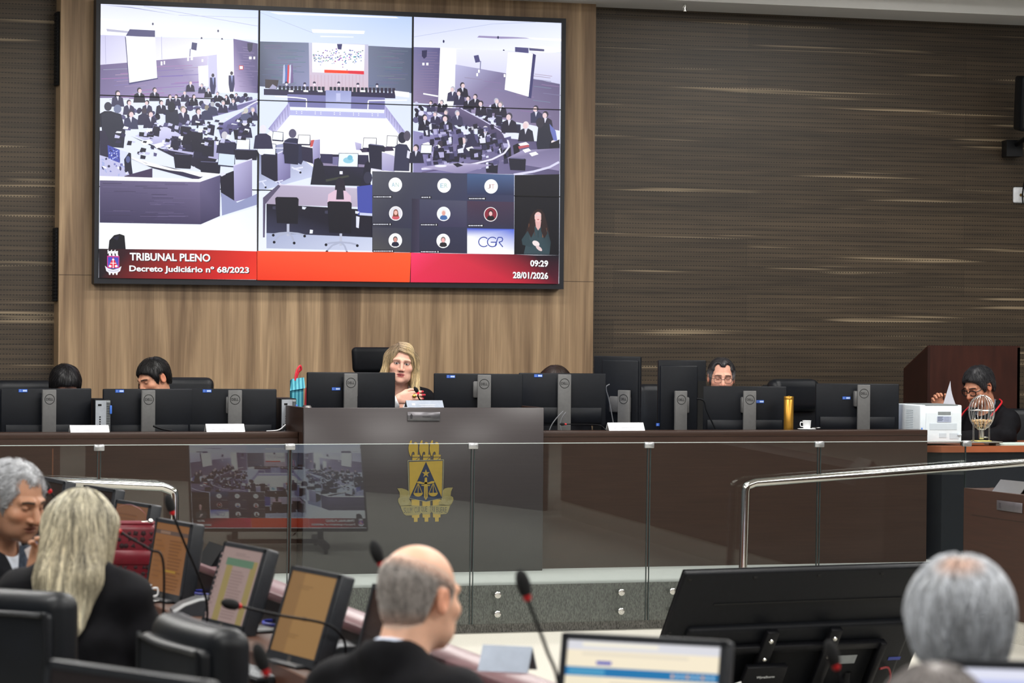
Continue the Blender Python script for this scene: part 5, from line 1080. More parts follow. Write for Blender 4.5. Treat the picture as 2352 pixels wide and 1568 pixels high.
    def man(x, y, s, body=D, hair=(60, 58, 70), face=1, lean=0., skin=(232, 206, 210)):
        # seated or standing figure: head height s
        g.p(body, x-s*1.15, y+s*2.3, x-s*.95+lean, y+s*.75, x-s*.4+lean, y+s*.45, x+s*.4+lean, y+s*.45, x+s*.95+lean, y+s*.8, x+s*1.2, y+s*2.3)
        if face: g.p((226, 226, 246), x-s*.22+lean*1.2, y+s*.45, x+s*.22+lean*1.2, y+s*.45, x+lean+face*s*.1, y+s*1.3)
        g.e(hair, x+lean*1.4, y-s*.08, s*.44, s*.52)
        if face: g.e(skin, x+lean*1.4+face*s*.12, y+s*.08, s*.34, s*.42)
    def seat(x, y, w, h, col=(28, 27, 50), rim=(104, 104, 140)):
        g.p(col, x, y+2, x+w*.12, y, x+w*.9, y+h*.06, x+w, y+h*.12, x+w*.96, y+h, x+w*.1, y+h*.94); g.l(rim, 1.6, x+w*.08, y+1, x+w*.9, y+h*.06+1)
    def lap(x, y, w, h, sl=0.06, col=(240, 246, 255)):
        g.p((40, 40, 70), x-1, y-1, x+w+1, y+w*sl-1, x+w+1, y+h+w*sl+3, x-3, y+h+3); g.p(col, x, y, x+w, y+w*sl, x+w-1, y+h+w*sl, x-2, y+h)
    for x, y, s in ((270, 215, 13), (320, 208, 12), (355, 207, 11), (405, 222, 9), (425, 213, 9), (437, 190, 9), (464, 196, 8), (478, 206, 8), (390, 222, 9), (500, 215, 8), (445, 222, 9), (520, 222, 8), (543, 218, 7), (296, 236, 12), (338, 236, 11), (370, 236, 11)): man(x, y, s, rn.choice([D, D2, (40, 38, 66), (58, 56, 90)]), rn.choice([(40, 38, 56), (150, 150, 170), (60, 54, 70)]), rn.choice([1, 1, -1]))
    for x, y in ((489, 172), (532, 167)): g.p((60, 60, 100), x-7, y+6, x+6, y+6, x+7, y+26, x+4, y+44, x-4, y+44, x-7, y+26); g.p((150, 160, 210), x-2, y+6, x+3, y+6, x+1, y+24); g.e((70, 64, 80), x, y+1, 3.4, 4.4)
    for x, y, s in ((420, 252, 15), (455, 256, 14), (475, 248, 12), (488, 240, 11), (512, 236, 10), (535, 232, 9), (560, 262, 12), (580, 252, 11), (331, 255, 14), (300, 262, 15), (345, 262, 14)): man(x, y, s, rn.choice([D2, (60, 62, 96), (50, 48, 80)]), rn.choice([(150, 140, 130), (180, 180, 190), (70, 62, 80)]), rn.choice([1, 1, 0]))
    man(248, 246, 20, (26, 28, 50), (56, 56, 76), 0); g.p((36, 40, 62), 232, 262, 258, 256, 278, 262, 288, 300, 284, 340, 236, 336); g.e((120, 128, 160), 270, 250, 9, 10); g.p((40, 44, 68), 380, 252, 408, 252, 416, 310, 412, 325, 378, 322, 380, 280); g.e((30, 32, 52), 394, 246, 9, 12)
    # desks on the left with papers, screens, chairs
    g.p([(206, 206, 240), (220, 220, 246), (190, 188, 228), (170, 168, 210)], 310, 312, 372, 285, 440, 322, 372, 340); g.p([(40, 37, 66), (44, 40, 70), (30, 27, 50), (26, 24, 46)], 300, 312, 372, 342, 500, 362, 480, 400); g.p([(196, 194, 230), (186, 184, 222), (160, 158, 200), (176, 172, 212)], 372, 342, 480, 318, 560, 344, 500, 366)
    for x, y, w in ((334, 300, 26), (322, 325, 30), (352, 332, 26), (430, 305, 24), (455, 300, 20), (462, 318, 20), (380, 335, 22)): g.p(W, x, y, x+w*.7, y-5, x+w, y+2, x+w*.3, y+9)
    for x, y, w, h in ((352, 288, 16, 26), (395, 312, 22, 30), (422, 322, 26, 28), (480, 284, 14, 28), (447, 337, 34, 28)): g.p((34, 32, 60), x, y, x+w, y+4, x+w-3, y+h, x-4, y+h-4); g.l((130, 128, 170), 1, x-4, y+h-4, x, y, x+w, y+4)
    man(516, 312, 17, (44, 44, 74), (206, 204, 214), 0); g.p((40, 40, 70), 496, 326, 540, 326, 560, 356, 505, 352); lap(545, 318, 28, 24)
    for x, y, w, h in ((414, 288, 26, 48), (438, 300, 28, 50), (462, 318, 30, 42), (536, 342, 56, 26), (553, 270, 20, 30), (536, 296, 30, 26)): seat(x, y, w, h)
    man(562, 282, 15, D2, (226, 224, 232), 0); man(565, 255, 12, (90, 94, 130), (206, 204, 196), 0)
    for x, y, w, h in ((398, 352, 42, 36), (457, 370, 50, 30)): seat(x, y, w, h); g.l((226, 228, 248), 4, x+w*.95, y+h, x+w+8, y+h-4)
    lap(503, 352, 36, 26, .1, (214, 228, 248)); g.p([(190, 186, 226), (166, 160, 200), (130, 124, 166), (150, 144, 190)], 536, 380, 579, 365, 579, 452, 538, 464); g.l((226, 224, 248), 2.5, 536, 380, 579, 365); g.p((26, 24, 46), 505, 404, 537, 392, 538, 462, 508, 452); g.l((226, 226, 246), 3, 508, 404, 518, 399)
    for i in range(120):  # clutter of papers, laptops and dark chair backs among the rows
        t = rn.random(); x = 262+t*320; y = 285+t*-20+rn.random()*(80-30*t)
        if x < 300 and y > 330: continue
        c = rn.choice([(34, 32, 58), (30, 28, 50), (48, 46, 80), (90, 86, 130), (236, 238, 252), (200, 200, 232)]); w_ = 4+rn.random()*9; h_ = 3+rn.random()*8
        g.p(c, x, y, x+w_, y+rn.random()*4, x+w_-2, y+h_, x-rn.random()*4, y+h_-1)
    # bottom-left: operator's desk and curved bench
    g.p((40, 36, 66), 229, 300, 240, 300, 260, 345, 300, 362, 305, 400, 229, 408); g.p((196, 196, 230), 229, 356, 285, 372, 300, 408, 229, 412)
    for i in range(34): g.e(rn.choice([W, (120, 124, 190), (60, 60, 100), (170, 180, 226)]), 231+rn.random()*66, 358+rn.random()*44, 2+rn.random()*4, 1.4+rn.random()*2, rn.random()*3, 7)
    g.p((74, 84, 176), 247, 333, 275, 344, 275, 374, 249, 364)
    for i in range(26): g.e(rn.choice([(150, 166, 236), (40, 44, 110), (200, 206, 246)]), 250+rn.random()*23, 340+rn.random()*28, 1.6, 1.4)
    g.p((216, 222, 250), 275, 344, 296, 350, 290, 378, 276, 374); g.p((28, 30, 54), 296, 350, 301, 352, 302, 390, 287, 396, 285, 366); g.e((90, 100, 150), 294, 366, 5, 8); g.p((70, 56, 90), 286, 404, 350, 386, 350, 412, 286, 410)
    g.p([(36, 32, 58), (30, 28, 52), (56, 50, 84), (60, 54, 90)], 350, 386, 300, 364, 470, 402, 455, 414); g.p([W, (240, 240, 255), W, W, W], 302, 361, 350, 380, 420, 394, 505, 399, 460, 406); g.l(W, 4, 302, 362, 335, 377, 390, 389, 450, 396, 504, 401)
    g.p([W, W, W, W, W, W], 229, 404, 456, 411, 480, 402, 506, 400, 459, 418, 229, 414)
    g.p([(96, 88, 124), (120, 110, 148), (74, 66, 100), (60, 54, 88)], 229, 414, 459, 418, 461, 515, 229, 511); g.p([(110, 102, 140), (90, 84, 122), (76, 70, 106), (66, 60, 94)], 459, 418, 506, 402, 505, 496, 461, 515)
    for i in range(44): y = 420+rn.random()*88; x = 231+rn.random()*160; g.l(rn.choice([(64, 56, 86), (110, 100, 138), (84, 76, 112)]), 1, x, y, x+30+rn.random()*40, y+.6)
    g.p([W, W, (232, 238, 255), (236, 242, 255), (246, 249, 255), W], 229, 512, 461, 516, 506, 497, 590, 476, 590, 577, 229, 571); g.p((150, 156, 196), 508, 442, 545, 465, 590, 445, 590, 470, 510, 495)
    g.p((14, 13, 24), 249, 572, 251, 552, 262, 540, 275, 537, 286, 541, 289, 575); g.p((34, 32, 58), 258, 546, 274, 540, 270, 552)
    # centre: desks, chairs and people seen from behind
    g.p([(120, 124, 160), (160, 164, 200), (206, 212, 240), (190, 198, 228)], 592, 340, 650, 330, 740, 400, 592, 440)
    g.p([(170, 166, 212), (150, 144, 190), (120, 114, 160), (140, 134, 182)], 637, 349, 667, 341, 667, 408, 638, 422); g.p((30, 28, 52), 600, 345, 637, 352, 638, 420, 600, 400); lap(606, 329, 27, 24, .08); g.e((236, 238, 250), 601, 340, 10, 16); g.l((228, 228, 248), 2.5, 612, 340, 667, 340, 638, 352)
    man(604, 298, 19, D2, (232, 230, 240), 0); lap(628, 302, 22, 18, .1); man(672, 308, 20, (56, 58, 92), (92, 88, 116), 0); g.p((44, 46, 78), 656, 322, 684, 318, 700, 360, 692, 378, 668, 366); seat(650, 326, 36, 52, (34, 34, 62), (110, 110, 150)); g.l((226, 228, 250), 3.5, 670, 384, 690, 393); g.l((226, 228, 250), 3.5, 696, 384, 674, 388); g.e((24, 22, 40), 690, 396, 2.5)
    lap(686, 310, 26, 20, .04, W); g.p([(190, 186, 224), (170, 164, 206), (140, 134, 180), (160, 154, 200)], 718, 322, 735, 320, 735, 372, 719, 378); g.p((44, 40, 70), 692, 336, 718, 340, 719, 376, 694, 368); g.p((206, 90, 90), 714, 322, 722, 321, 718, 336, 712, 338)
    for x in (602, 640): g.l((220, 224, 246), 3, x-8, 418, x+10, 414); g.e((20, 18, 36), x+8, 430, 2.4); g.l((220, 224, 246), 3, x, 416, x+8, 428)
    g.p([(40, 36, 62), (50, 46, 80), (26, 30, 46), (24, 26, 44)], 738, 354, 846, 356, 852, 428, 716, 424); g.p((150, 140, 172), 740, 372, 838, 378, 840, 384, 738, 380); g.p((52, 48, 86), 735, 353, 764, 354, 764, 376, 738, 374); g.p((120, 116, 160), 764, 360, 778, 360, 778, 379, 764, 378); lap(779, 352, 43, 30, .02, (236, 246, 255)); g.e((150, 206, 226), 800, 368, 12, 7); g.e((120, 190, 216), 804, 362, 6, 6)
    g.p((66, 70, 62), 716, 418, 800, 402, 802, 406, 718, 424); g.p((30, 30, 48), 713, 424, 722, 366, 732, 362, 742, 376, 750, 424); g.p((28, 28, 50), 838, 376, 846, 368, 852, 380, 850, 428, 828, 426); g.p((240, 240, 255), 780, 393, 787, 393, 787, 400, 780, 400)
    g.p([(200, 196, 230), (190, 186, 224), (170, 164, 206), (176, 170, 212)], 815, 326, 830, 330, 830, 345, 818, 344); lap(836, 317, 28, 22, .02, W); lap(890, 312, 22, 24, .04, W); g.p((60, 50, 80), 826, 342, 900, 336, 905, 346, 832, 350); seat(846, 330, 38, 62, (32, 32, 58), (120, 120, 158))
    g.p([(200, 196, 226), (186, 182, 216), (160, 154, 196), (170, 166, 208)], 877, 349, 906, 358, 906, 394, 877, 391); g.l(W, 2.2, 877, 349, 906, 354)
    g.p((52, 54, 82), 908, 335, 916, 330, 934, 332, 942, 345, 940, 393, 904, 392); g.e((40, 40, 62), 924, 316, 10, 13); g.e((90, 84, 104), 935, 312, 8, 12); g.p((226, 226, 244), 936, 345, 946, 350, 944, 366, 934, 362); g.l((226, 226, 244), 4, 852, 388, 876, 392)
    g.p([(168, 160, 190), (184, 174, 200), (200, 190, 210), (190, 178, 200), (176, 164, 188)], 606, 462, 640, 425, 855, 434, 855, 476, 614, 470); g.p((96, 88, 116), 604, 454, 640, 423, 644, 428, 610, 468, 608, 545, 604, 545); g.l((226, 220, 240), 2, 640, 424, 855, 433); g.p([(22, 20, 40), (20, 18, 36), (26, 24, 44), (60, 62, 90)], 612, 468, 855, 482, 855, 548, 612, 535)
    g.p([(170, 178, 210), (200, 208, 232), (210, 216, 238), (180, 188, 216)], 612, 535, 855, 545, 855, 576, 612, 570); g.p((236, 240, 252), 712, 527, 719, 528, 718, 536, 711, 536)
    g.e((40, 34, 52), 781, 424, 11, 16); g.p((40, 34, 50), 770, 424, 792, 424, 796, 458, 768, 458); g.p((226, 196, 216), 754, 446, 770, 436, 794, 438, 806, 450, 806, 466, 752, 464); g.p((44, 40, 56), 774, 430, 788, 430, 790, 458, 772, 458)
    g.p((74, 84, 172), 820, 428, 855, 424, 855, 492, 822, 494); g.e((52, 52, 76), 845, 408, 10, 14); g.p((206, 212, 240), 826, 488, 855, 490, 855, 496, 826, 494); g.p((226, 228, 250), 818, 496, 826, 498, 824, 524, 818, 522)
    for x, y, w, h in ((632, 452, 54, 62), (752, 462, 56, 74)):
        g.p((18, 17, 32), x, y+3, x+4, y, x+w-4, y+1, x+w, y+5, x+w-2, y+h, x+4, y+h-2); cx = x+w*.55; yb = y+h+20
        g.p((60, 60, 84), x-6, y+22, x+1, y+21, x+1, y+29, x-6, y+28); g.p((226, 230, 246), x+w+8, y+22, x+w+18, y+24, x+w+14, y+29, x+w+8, y+28); g.p((190, 194, 214), cx-3, y+h, cx+3, y+h, cx+3, yb+8, cx-3, yb+8)
        for dx, dy in ((-34, 4), (38, 6), (14, 22), (-32, 20)): g.l((176, 182, 206), 4, cx, yb, cx+dx*.6, yb+dy*.35, cx+dx, yb+dy); g.e((20, 20, 34), cx+dx, yb+dy+2, 3.2)
    # right crowd
    g.p([(150, 146, 196), (110, 104, 150), (84, 78, 122), (120, 114, 160)], 950, 250, 1005, 262, 1100, 330, 1010, 330)
    for i in range(90):
        t = rn.random(); x = 952+t*205; y = 236+t*70*rn.random()+rn.random()*44; g.e(rn.choice([D, D2, N_, (96, 92, 134), (224, 222, 246), (206, 206, 236)]), x, y, 3+rn.random()*6, 3+rn.random()*5, rn.random()*3, 8)
    g.p([(92, 84, 120), (110, 98, 136), (84, 74, 110), (70, 62, 100)], 966, 242, 1060, 250, 1160, 300, 1166, 330); g.l((206, 202, 232), 2.5, 1058, 248, 1110, 276, 1150, 300, 1166, 322)
    for x, y, s in ((1040, 205, 12), (1062, 196, 12), (1055, 214, 12), (1092, 222, 11), (1105, 238, 12), (1140, 232, 12), (1076, 226, 11), (1015, 235, 10), (990, 236, 9), (1025, 258, 11), (1050, 260, 12), (1150, 240, 13), (975, 270, 13), (1000, 262, 11)): man(x, y, s, rn.choice([D, D2, (44, 44, 78), (60, 58, 92)]), rn.choice([(50, 44, 60), (190, 190, 206), (140, 136, 150)]), rn.choice([-1, -1, 1]))
    for x, y, w, h in ((1118, 248, 13, 22), (1138, 264, 16, 26), (1150, 282, 14, 20), (1180, 284, 16, 22), (972, 288, 16, 26), (988, 282, 14, 24), (1012, 312, 28, 22), (960, 264, 10, 22)): seat(x, y, w, h, (34, 34, 62))
    man(1024, 272, 15, D, (44, 40, 58), -1); man(1084, 300, 16, D2, (198, 198, 212), 0); man(1115, 298, 15, D, (226, 220, 228), -1); man(1066, 322, 17, D2, (130, 128, 150), -1); man(1012, 332, 16, D, (60, 52, 70), 0); man(956, 340, 15, (40, 40, 66), (60, 52, 70), -1); man(1170, 268, 16, D, (70, 66, 84), -1)
    man(1208, 288, 16, (40, 38, 60), (234, 220, 224), -1); man(1235, 250, 14, (52, 54, 90), (60, 54, 74), -1, lean=-3); man(1253, 264, 15, (40, 36, 60), (44, 40, 58), -1)
    g.p((34, 36, 56), 1236, 292, 1250, 282, 1268, 288, 1272, 330, 1268, 376, 1240, 372, 1232, 330); g.e((50, 46, 64), 1240, 282, 9, 12); g.p((110, 120, 190), 1262, 284, 1276, 300, 1280, 322, 1272, 324, 1264, 300); g.e((240, 226, 230), 1271, 326, 5, 4); g.p((20, 20, 38), 1262, 330, 1285, 320, 1284, 390, 1266, 380)
    for x, y, w, h in ((1155, 344, 18, 26), (1178, 334, 14, 24), (1052, 318, 10, 20)): g.p((20, 19, 36), x, y, x+w, y-6, x+w+2, y+h-6, x+3, y+h)
    g.p([(140, 132, 170), (170, 162, 198), (120, 112, 150), (150, 140, 178)], 1150, 370, 1200, 345, 1286, 340, 1284, 392)
    for x, y, w in ((1190, 330, 26), (1200, 344, 20), (1215, 352, 22), (970, 330, 20), (995, 336, 18), (1070, 340, 20)): g.p(W, x, y, x+w*.7, y-4, x+w, y+2, x+w*.3, y+7)
    g.p((190, 90, 100), 1190, 336, 1214, 332, 1216, 337, 1192, 342); lap(968, 333, 24, 18, .02)
    for x, y, w, h in ((1020, 350, 36, 22), (1078, 340, 30, 28), (1105, 316, 20, 30), (1114, 372, 30, 26), (1168, 362, 40, 30)): seat(x, y, w, h, (28, 27, 48))
    for i in range(110):
        t = rn.random(); x = 962+t*200; y = 285+rn.random()*92
        c = rn.choice([(34, 32, 58), (30, 28, 50), (48, 46, 80), (90, 86, 130), (228, 230, 250), (180, 176, 214)]); w_ = 4+rn.random()*10; h_ = 3+rn.random()*9
        g.p(c, x, y, x+w_, y-rn.random()*4, x+w_+1, y+h_, x+rn.random()*4, y+h_+1)
    arc = [(1166, 322), (1170, 336), (1158, 352), (1130, 366), (1090, 376), (1040, 384), (968, 388)]
    g.p([(110, 100, 136)]*6, 1158, 356, 1130, 370, 1090, 380, 1040, 388, 970, 394, 966, 398); g.l((232, 230, 250), 4, *[c for q in arc for c in q]); g.l((220, 218, 244), 5, 1284, 372, 1262, 384, 1225, 394, 1180, 401)
    g.p([(180, 172, 206), (214, 208, 232), (160, 150, 190), (140, 132, 172)], 968, 384, 1050, 374, 1130, 378, 1060, 400); g.e((236, 236, 250), 1012, 381, 14, 3); g.p((30, 28, 48), 1040, 376, 1052, 374, 1064, 380, 1050, 384)
    # conference overlay
    g.p([(84, 86, 98), (66, 68, 88), (50, 54, 92), (58, 64, 100), (52, 52, 78), (46, 46, 66)], 855, 393, 962, 396, 1072, 398, 1181, 401, 1181, 584, 855, 578); tiles = ((908, 424, 'AN'), (1020, 426, 'ER'), (1128, 428, 'JT'), (909, 490, 0), (1019, 491, 1), (1127, 492, 2), (908, 552, 3), (1018, 553, 4))
    g.p([(70, 96, 140), (78, 100, 144), (44, 50, 84), (48, 56, 92)], 1073, 399, 1181, 401, 1181, 448, 1073, 447); g.p([(70, 72, 98), (80, 80, 104), (62, 58, 90), (56, 54, 84)], 964, 458, 1072, 461, 1072, 522, 964, 520); g.p([(74, 52, 76), (70, 54, 80), (48, 48, 74), (54, 54, 82)], 1073, 461, 1181, 464, 1181, 524, 1073, 522); g.p([(70, 70, 84), (58, 62, 80), (64, 64, 76), (84, 84, 84)], 856, 522, 944, 524, 944, 579, 856, 577); g.p([(46, 42, 64), (60, 54, 80), (64, 58, 84), (50, 46, 70)], 946, 456, 963, 457, 963, 580, 946, 580)
    skins = ((238, 190, 180), (226, 170, 160), (236, 190, 190), (210, 150, 140), (240, 180, 180)); hairs = ((130, 70, 50), (240, 226, 220), (40, 26, 30), (90, 84, 84), (120, 110, 106)); bods = ((210, 96, 110), (70, 110, 170), (22, 20, 28), (34, 36, 60), (40, 36, 44)); bgs = ((226, 224, 232), (236, 240, 248), (140, 40, 60), W, W)
    for x, y, k in tiles:
        g.e(W, x, y, 15.5, 16.5, n=32)
        if isinstance(k, str):
            for i, c in enumerate(k): g.t(c, x-8.5+i*9, y+5, x-8.5+i*9+7.5, y+5, 10, [(150, 190, 206), (176, 206, 200)][i] if k != 'JT' else [(176, 150, 150), (206, 160, 160)][i])
        else:
            g.e(bgs[k], x, y, 14, 15, n=28); g.p(bods[k], x-9, y+11, x-7, y+5, x, y+2, x+7, y+5, x+9, y+11, x+4, y+14, x-4, y+14); g.e(hairs[k], x, y-3, 5.4, 6.6)
            if k == 0: g.p(hairs[k], x-5.5, y-3, x+5.5, y-3, x+6.5, y+7, x-6.5, y+7)
            g.e(skins[k], x, y-1.5, 4, 5.4)
    for x, y, w in ((858, 452, 38), (968, 453, 18), (1077, 456, 34), (857, 515, 38), (967, 516, 34), (1076, 518, 30), (858, 576.5, 42), (967, 578, 38)):
        g.p((24, 24, 40), x-1.5, y-3.2, x+w+5, y-2.8, x+w+5, y+3, x-1.5, y+2.8)
        xx = x
        while xx < x+w-3: d = 2+rn.random()*4; g.p((226, 228, 240), xx, y-1, xx+d, y-1, xx+d, y+1.1, xx, y+1); xx += d+1
        g.e(W, x+w+1, y, 1.2, 1.8)
    g.p([(50, 84, 206), (60, 96, 216), W, W, (250, 252, 255), W], 1073, 524, 1181, 526, 1181, 545, 1181, 584, 1073, 582, 1073, 545); BL = (40, 62, 160)
    for cx in (1111, 1131):
        a = np.linspace(.75, 2*PI-.75, 15); g.l(BL, 2.2, *np.stack([cx+11.5*np.cos(a), 555.5+11*np.sin(a)], 1).ravel())
    g.l(BL, 2.2, 1127, 556, 1140, 556, 1140, 563); g.l(BL, 2.2, 1137, 566, 1144, 545, 1152, 545, 1155, 549, 1153, 554, 1146, 556, 1155, 567)
    # interpreter in the dark corner
    g.p([(14, 14, 26), (16, 16, 28), (8, 8, 18), (10, 10, 20)], 1182, 402, 1285, 400, 1284, 586, 1181, 584); BK = (34, 24, 26)
    g.p((46, 30, 30), 1226, 486, 1234, 480, 1243, 481, 1250, 490, 1256, 512, 1262, 536, 1256, 552, 1246, 540, 1226, 540, 1216, 550, 1207, 536, 1214, 512, 1220, 494)
    g.p([(62, 84, 92), (54, 76, 84), (44, 62, 70), (40, 58, 66), (44, 62, 70), (52, 74, 82), (60, 80, 88)], 1216, 524, 1230, 519, 1246, 520, 1258, 530, 1265, 556, 1262, 584, 1203, 583); g.p((50, 70, 78), 1216, 524, 1198, 550, 1200, 562, 1222, 568, 1226, 556, 1216, 550)
    g.p((226, 178, 176), 1229, 506, 1243, 507, 1241, 522, 1236, 529, 1231, 521); g.e((238, 196, 192), 1236, 498, 8.6, 11.5); g.l((210, 214, 226), .9, 1228, 494, 1234, 495, 1238, 495, 1244, 495); g.e((190, 90, 90), 1236, 504, 2.6, 1.1)
    for i in range(46): x = 1214+rn.random()*42; y = 500+rn.random()*40; (g.l(rn.choice([(90, 56, 46), (30, 20, 24), (130, 86, 62)]), 1.1, x, y, x+rn.random()*3-1.5, y+9) if abs(x-1236) > 8 else None)
    g.p((46, 30, 30), 1223, 497, 1228, 490, 1228, 530, 1220, 546, 1212, 530); g.p((46, 30, 30), 1243, 492, 1248, 496, 1257, 536, 1250, 548, 1243, 530)
    g.e((240, 226, 226), 1231, 559, 9, 6, .5); g.e((230, 206, 206), 1238, 570, 9, 4, .7); g.l((30, 40, 48), 1, 1236, 530, 1236, 545)
    # banner, lettering, crest
    g.p([(16, 8, 18), (60, 10, 26), (190, 28, 30), (232, 50, 36), (240, 60, 40), (200, 30, 34), (60, 8, 24), (14, 6, 18)], 227, 571, 300, 572, 480, 574, 590, 577, 590, 642, 480, 641, 300, 639, 227, 638)
    g.p([(250, 84, 48), (252, 96, 44), (252, 84, 34), (240, 60, 30)], 591, 576, 944, 580, 941, 648, 591, 643)
    g.p([(250, 60, 110), (220, 50, 74), (110, 22, 44), (30, 10, 26), (12, 8, 24), (90, 16, 40), (200, 36, 60), (232, 44, 84)], 944, 580, 1030, 582, 1181, 584, 1230, 586, 1284, 586, 1283, 652, 1181, 650, 943, 648)
    sh = (50, 8, 22)
    g.t('TRIBUNAL PLENO', 298, 598, 483, 601, 18, W, .028, sh); g.t('Decreto Judiciário nº 68/2023', 297, 627, 572, 631, 18, W, .028, sh); g.t('09:29', 1218, 612, 1259, 613, 15, W, .03, sh); g.t('28/01/2026', 1178, 639, 1259, 641, 15.5, W, .03, sh)
    cx = 260
    for dx in (-8, 0, 8): g.p(W, cx+dx-5, 574, cx+dx-2.5, 573, cx+dx-3, 577, cx+dx+3, 576, cx+dx+2.5, 583, cx+dx+4, 588, cx+dx-2, 588, cx+dx-2, 581, cx+dx-4.5, 583)
    g.p((200, 60, 150), cx-14, 587, cx+14, 588, cx+14, 617, cx-14, 616); g.p([(70, 80, 190), (70, 80, 190), (90, 100, 206), (90, 100, 206)], cx-12, 590, cx+12, 591, cx+12, 617, cx-12, 616); g.p((226, 50, 80), cx, 590, cx+12.5, 615, cx-12.5, 615)
    g.l(W, 1.6, cx, 598, cx, 616); g.l(W, 1.4, cx-7, 604, cx+7, 604.4); g.e(W, cx-7, 611, 3.4, 2.6); g.e(W, cx+7, 611, 3.4, 2.6); g.e(W, cx, 596, 2.4)
    g.p((236, 236, 246), cx-19, 610, cx-12, 616, cx, 619, cx+12, 616, cx+19, 611, cx+16, 622, cx+9, 627, cx-9, 627, cx-16, 622); g.l((150, 150, 180), .9, cx-12, 621, cx, 623, cx+12, 621)
    for dx in (-8, 0, 8): g.p(W, cx+dx-2.5, 626, cx+dx+2.5, 626, cx+dx+1.5, 631, cx+dx-1.5, 631)
    return g.mb
M_pic = vcol('screen_picture', .25, emit=1.06, spec=.5)
cor = [onY(x, y, YS) for x, y in ((229.7, 8.7), (1289.5, 52.9), (226.5, 637.5), (1283.3, 651.7))]
SX0 = (cor[0].x+cor[2].x)/2; SX1 = (cor[1].x+cor[3].x)/2; SZ1 = (cor[0].z+cor[1].z)/2; SZ0 = (cor[2].z+cor[3].z)/2
pic = draw_picture(); pv = np.concatenate(pic.v)-np.array((SX0, YS, SZ0)); pic.v = [pv]
me_pic = pic.mesh('picture', M_pic)
def video_wall():
    t = thing('video_wall', 'large video wall of nine screens on the oak panel showing the hall', 'video wall', (SX0, YS, SZ0)); w, h = SX1-SX0, SZ1-SZ0; f = .03
    b = MB(); b.box((-.02, .002, -.02), (w+.02, YP-YS, h+.02)); b.build('cabinet', M_blk, t)
    b = MB(); M_fr = pm('screen_frame', L(24, 27, 36), .4, var=.1)
    b.box((-f, -.014, -f*1.25), (0, YP-YS, h+f)); b.box((w, -.014, -f*1.25), (w+f, YP-YS, h+f)); b.box((0, -.014, h), (w, YP-YS, h+f)); b.box((0, -.014, -f*1.25), (w, YP-YS, 0)); b.build('frame', M_fr, t)
    link('picture', me_pic, t)
    b = MB()
    for i in (1, 2): b.box((w*i/3-.0055, -.0135, 0), (w*i/3+.0055, -.003, h)); b.box((0, -.0135, h*i/3-.0032), (w, -.003, h*i/3+.0032))
    b.build('panel_seams', pm('seam_black', (.003, .003, .005), .5), t)
video_wall()
# ------------------------------------------------------------------ left row of desks in the foreground
XL = 2.5; ZL = .82; ZW = .715; Y0, Y1 = 7.0, 15.2; ZK = .655
M_pink = pm('ledge_laminate', L(112, 84, 88), .35, var=.08, scale=5, stretch=(14, .4, 1)); M_top = pm('worktop_laminate', L(78, 52, 40), .38, var=.12, scale=5, stretch=(14, .4, 1)); M_edge = pm('desk_edge', L(84, 52, 38), .45, var=.12, scale=6, stretch=(1, .4, 10))
t = thing('row_desk', 'long brown row desk with raised ledge running past the small screens to the dais', 'desk', (XL, Y0, 0)); ln = Y1-Y0
b = MB(); b.box((-.03, 0, 0), (0, ln, ZL-.03)); b.build('front_panel', M_edge, t)
b = MB(); b.rbox((-.065, ln/2, ZL-.015), (.13, ln, .03), .003, 1); b.build('ledge', M_pink, t)
b = MB(); b.rbox((-.21, ln/2, ZW-.01), (.36, ln, .02), .003, 1); b.build('screen_shelf', M_top, t)
b = MB(); b.box((-.397, 0, ZK-.01), (-.385, ln, ZW)); b.build('shelf_front', M_edge, t)
b = MB(); b.rbox((-.56, ln/2, ZK-.02), (.35, ln, .04), .003, 1); b.build('worktop', M_top, t)
b = MB(); b.box((-.742, 0, ZK-.06), (-.73, ln, ZK+.001)); b.build('edge_band', M_edge, t)
for q in range(11):
    b = MB(); b.box((-.7, q*.8, 0), (-.03, q*.8+.03, ZK-.04)); b.build('divider', M_edge, t)
b = MB(); b.box((-.13, 0, ZW), (-.125, ln, ZL-.03)); b.build('shadow_gap_panel', M_blk, t)
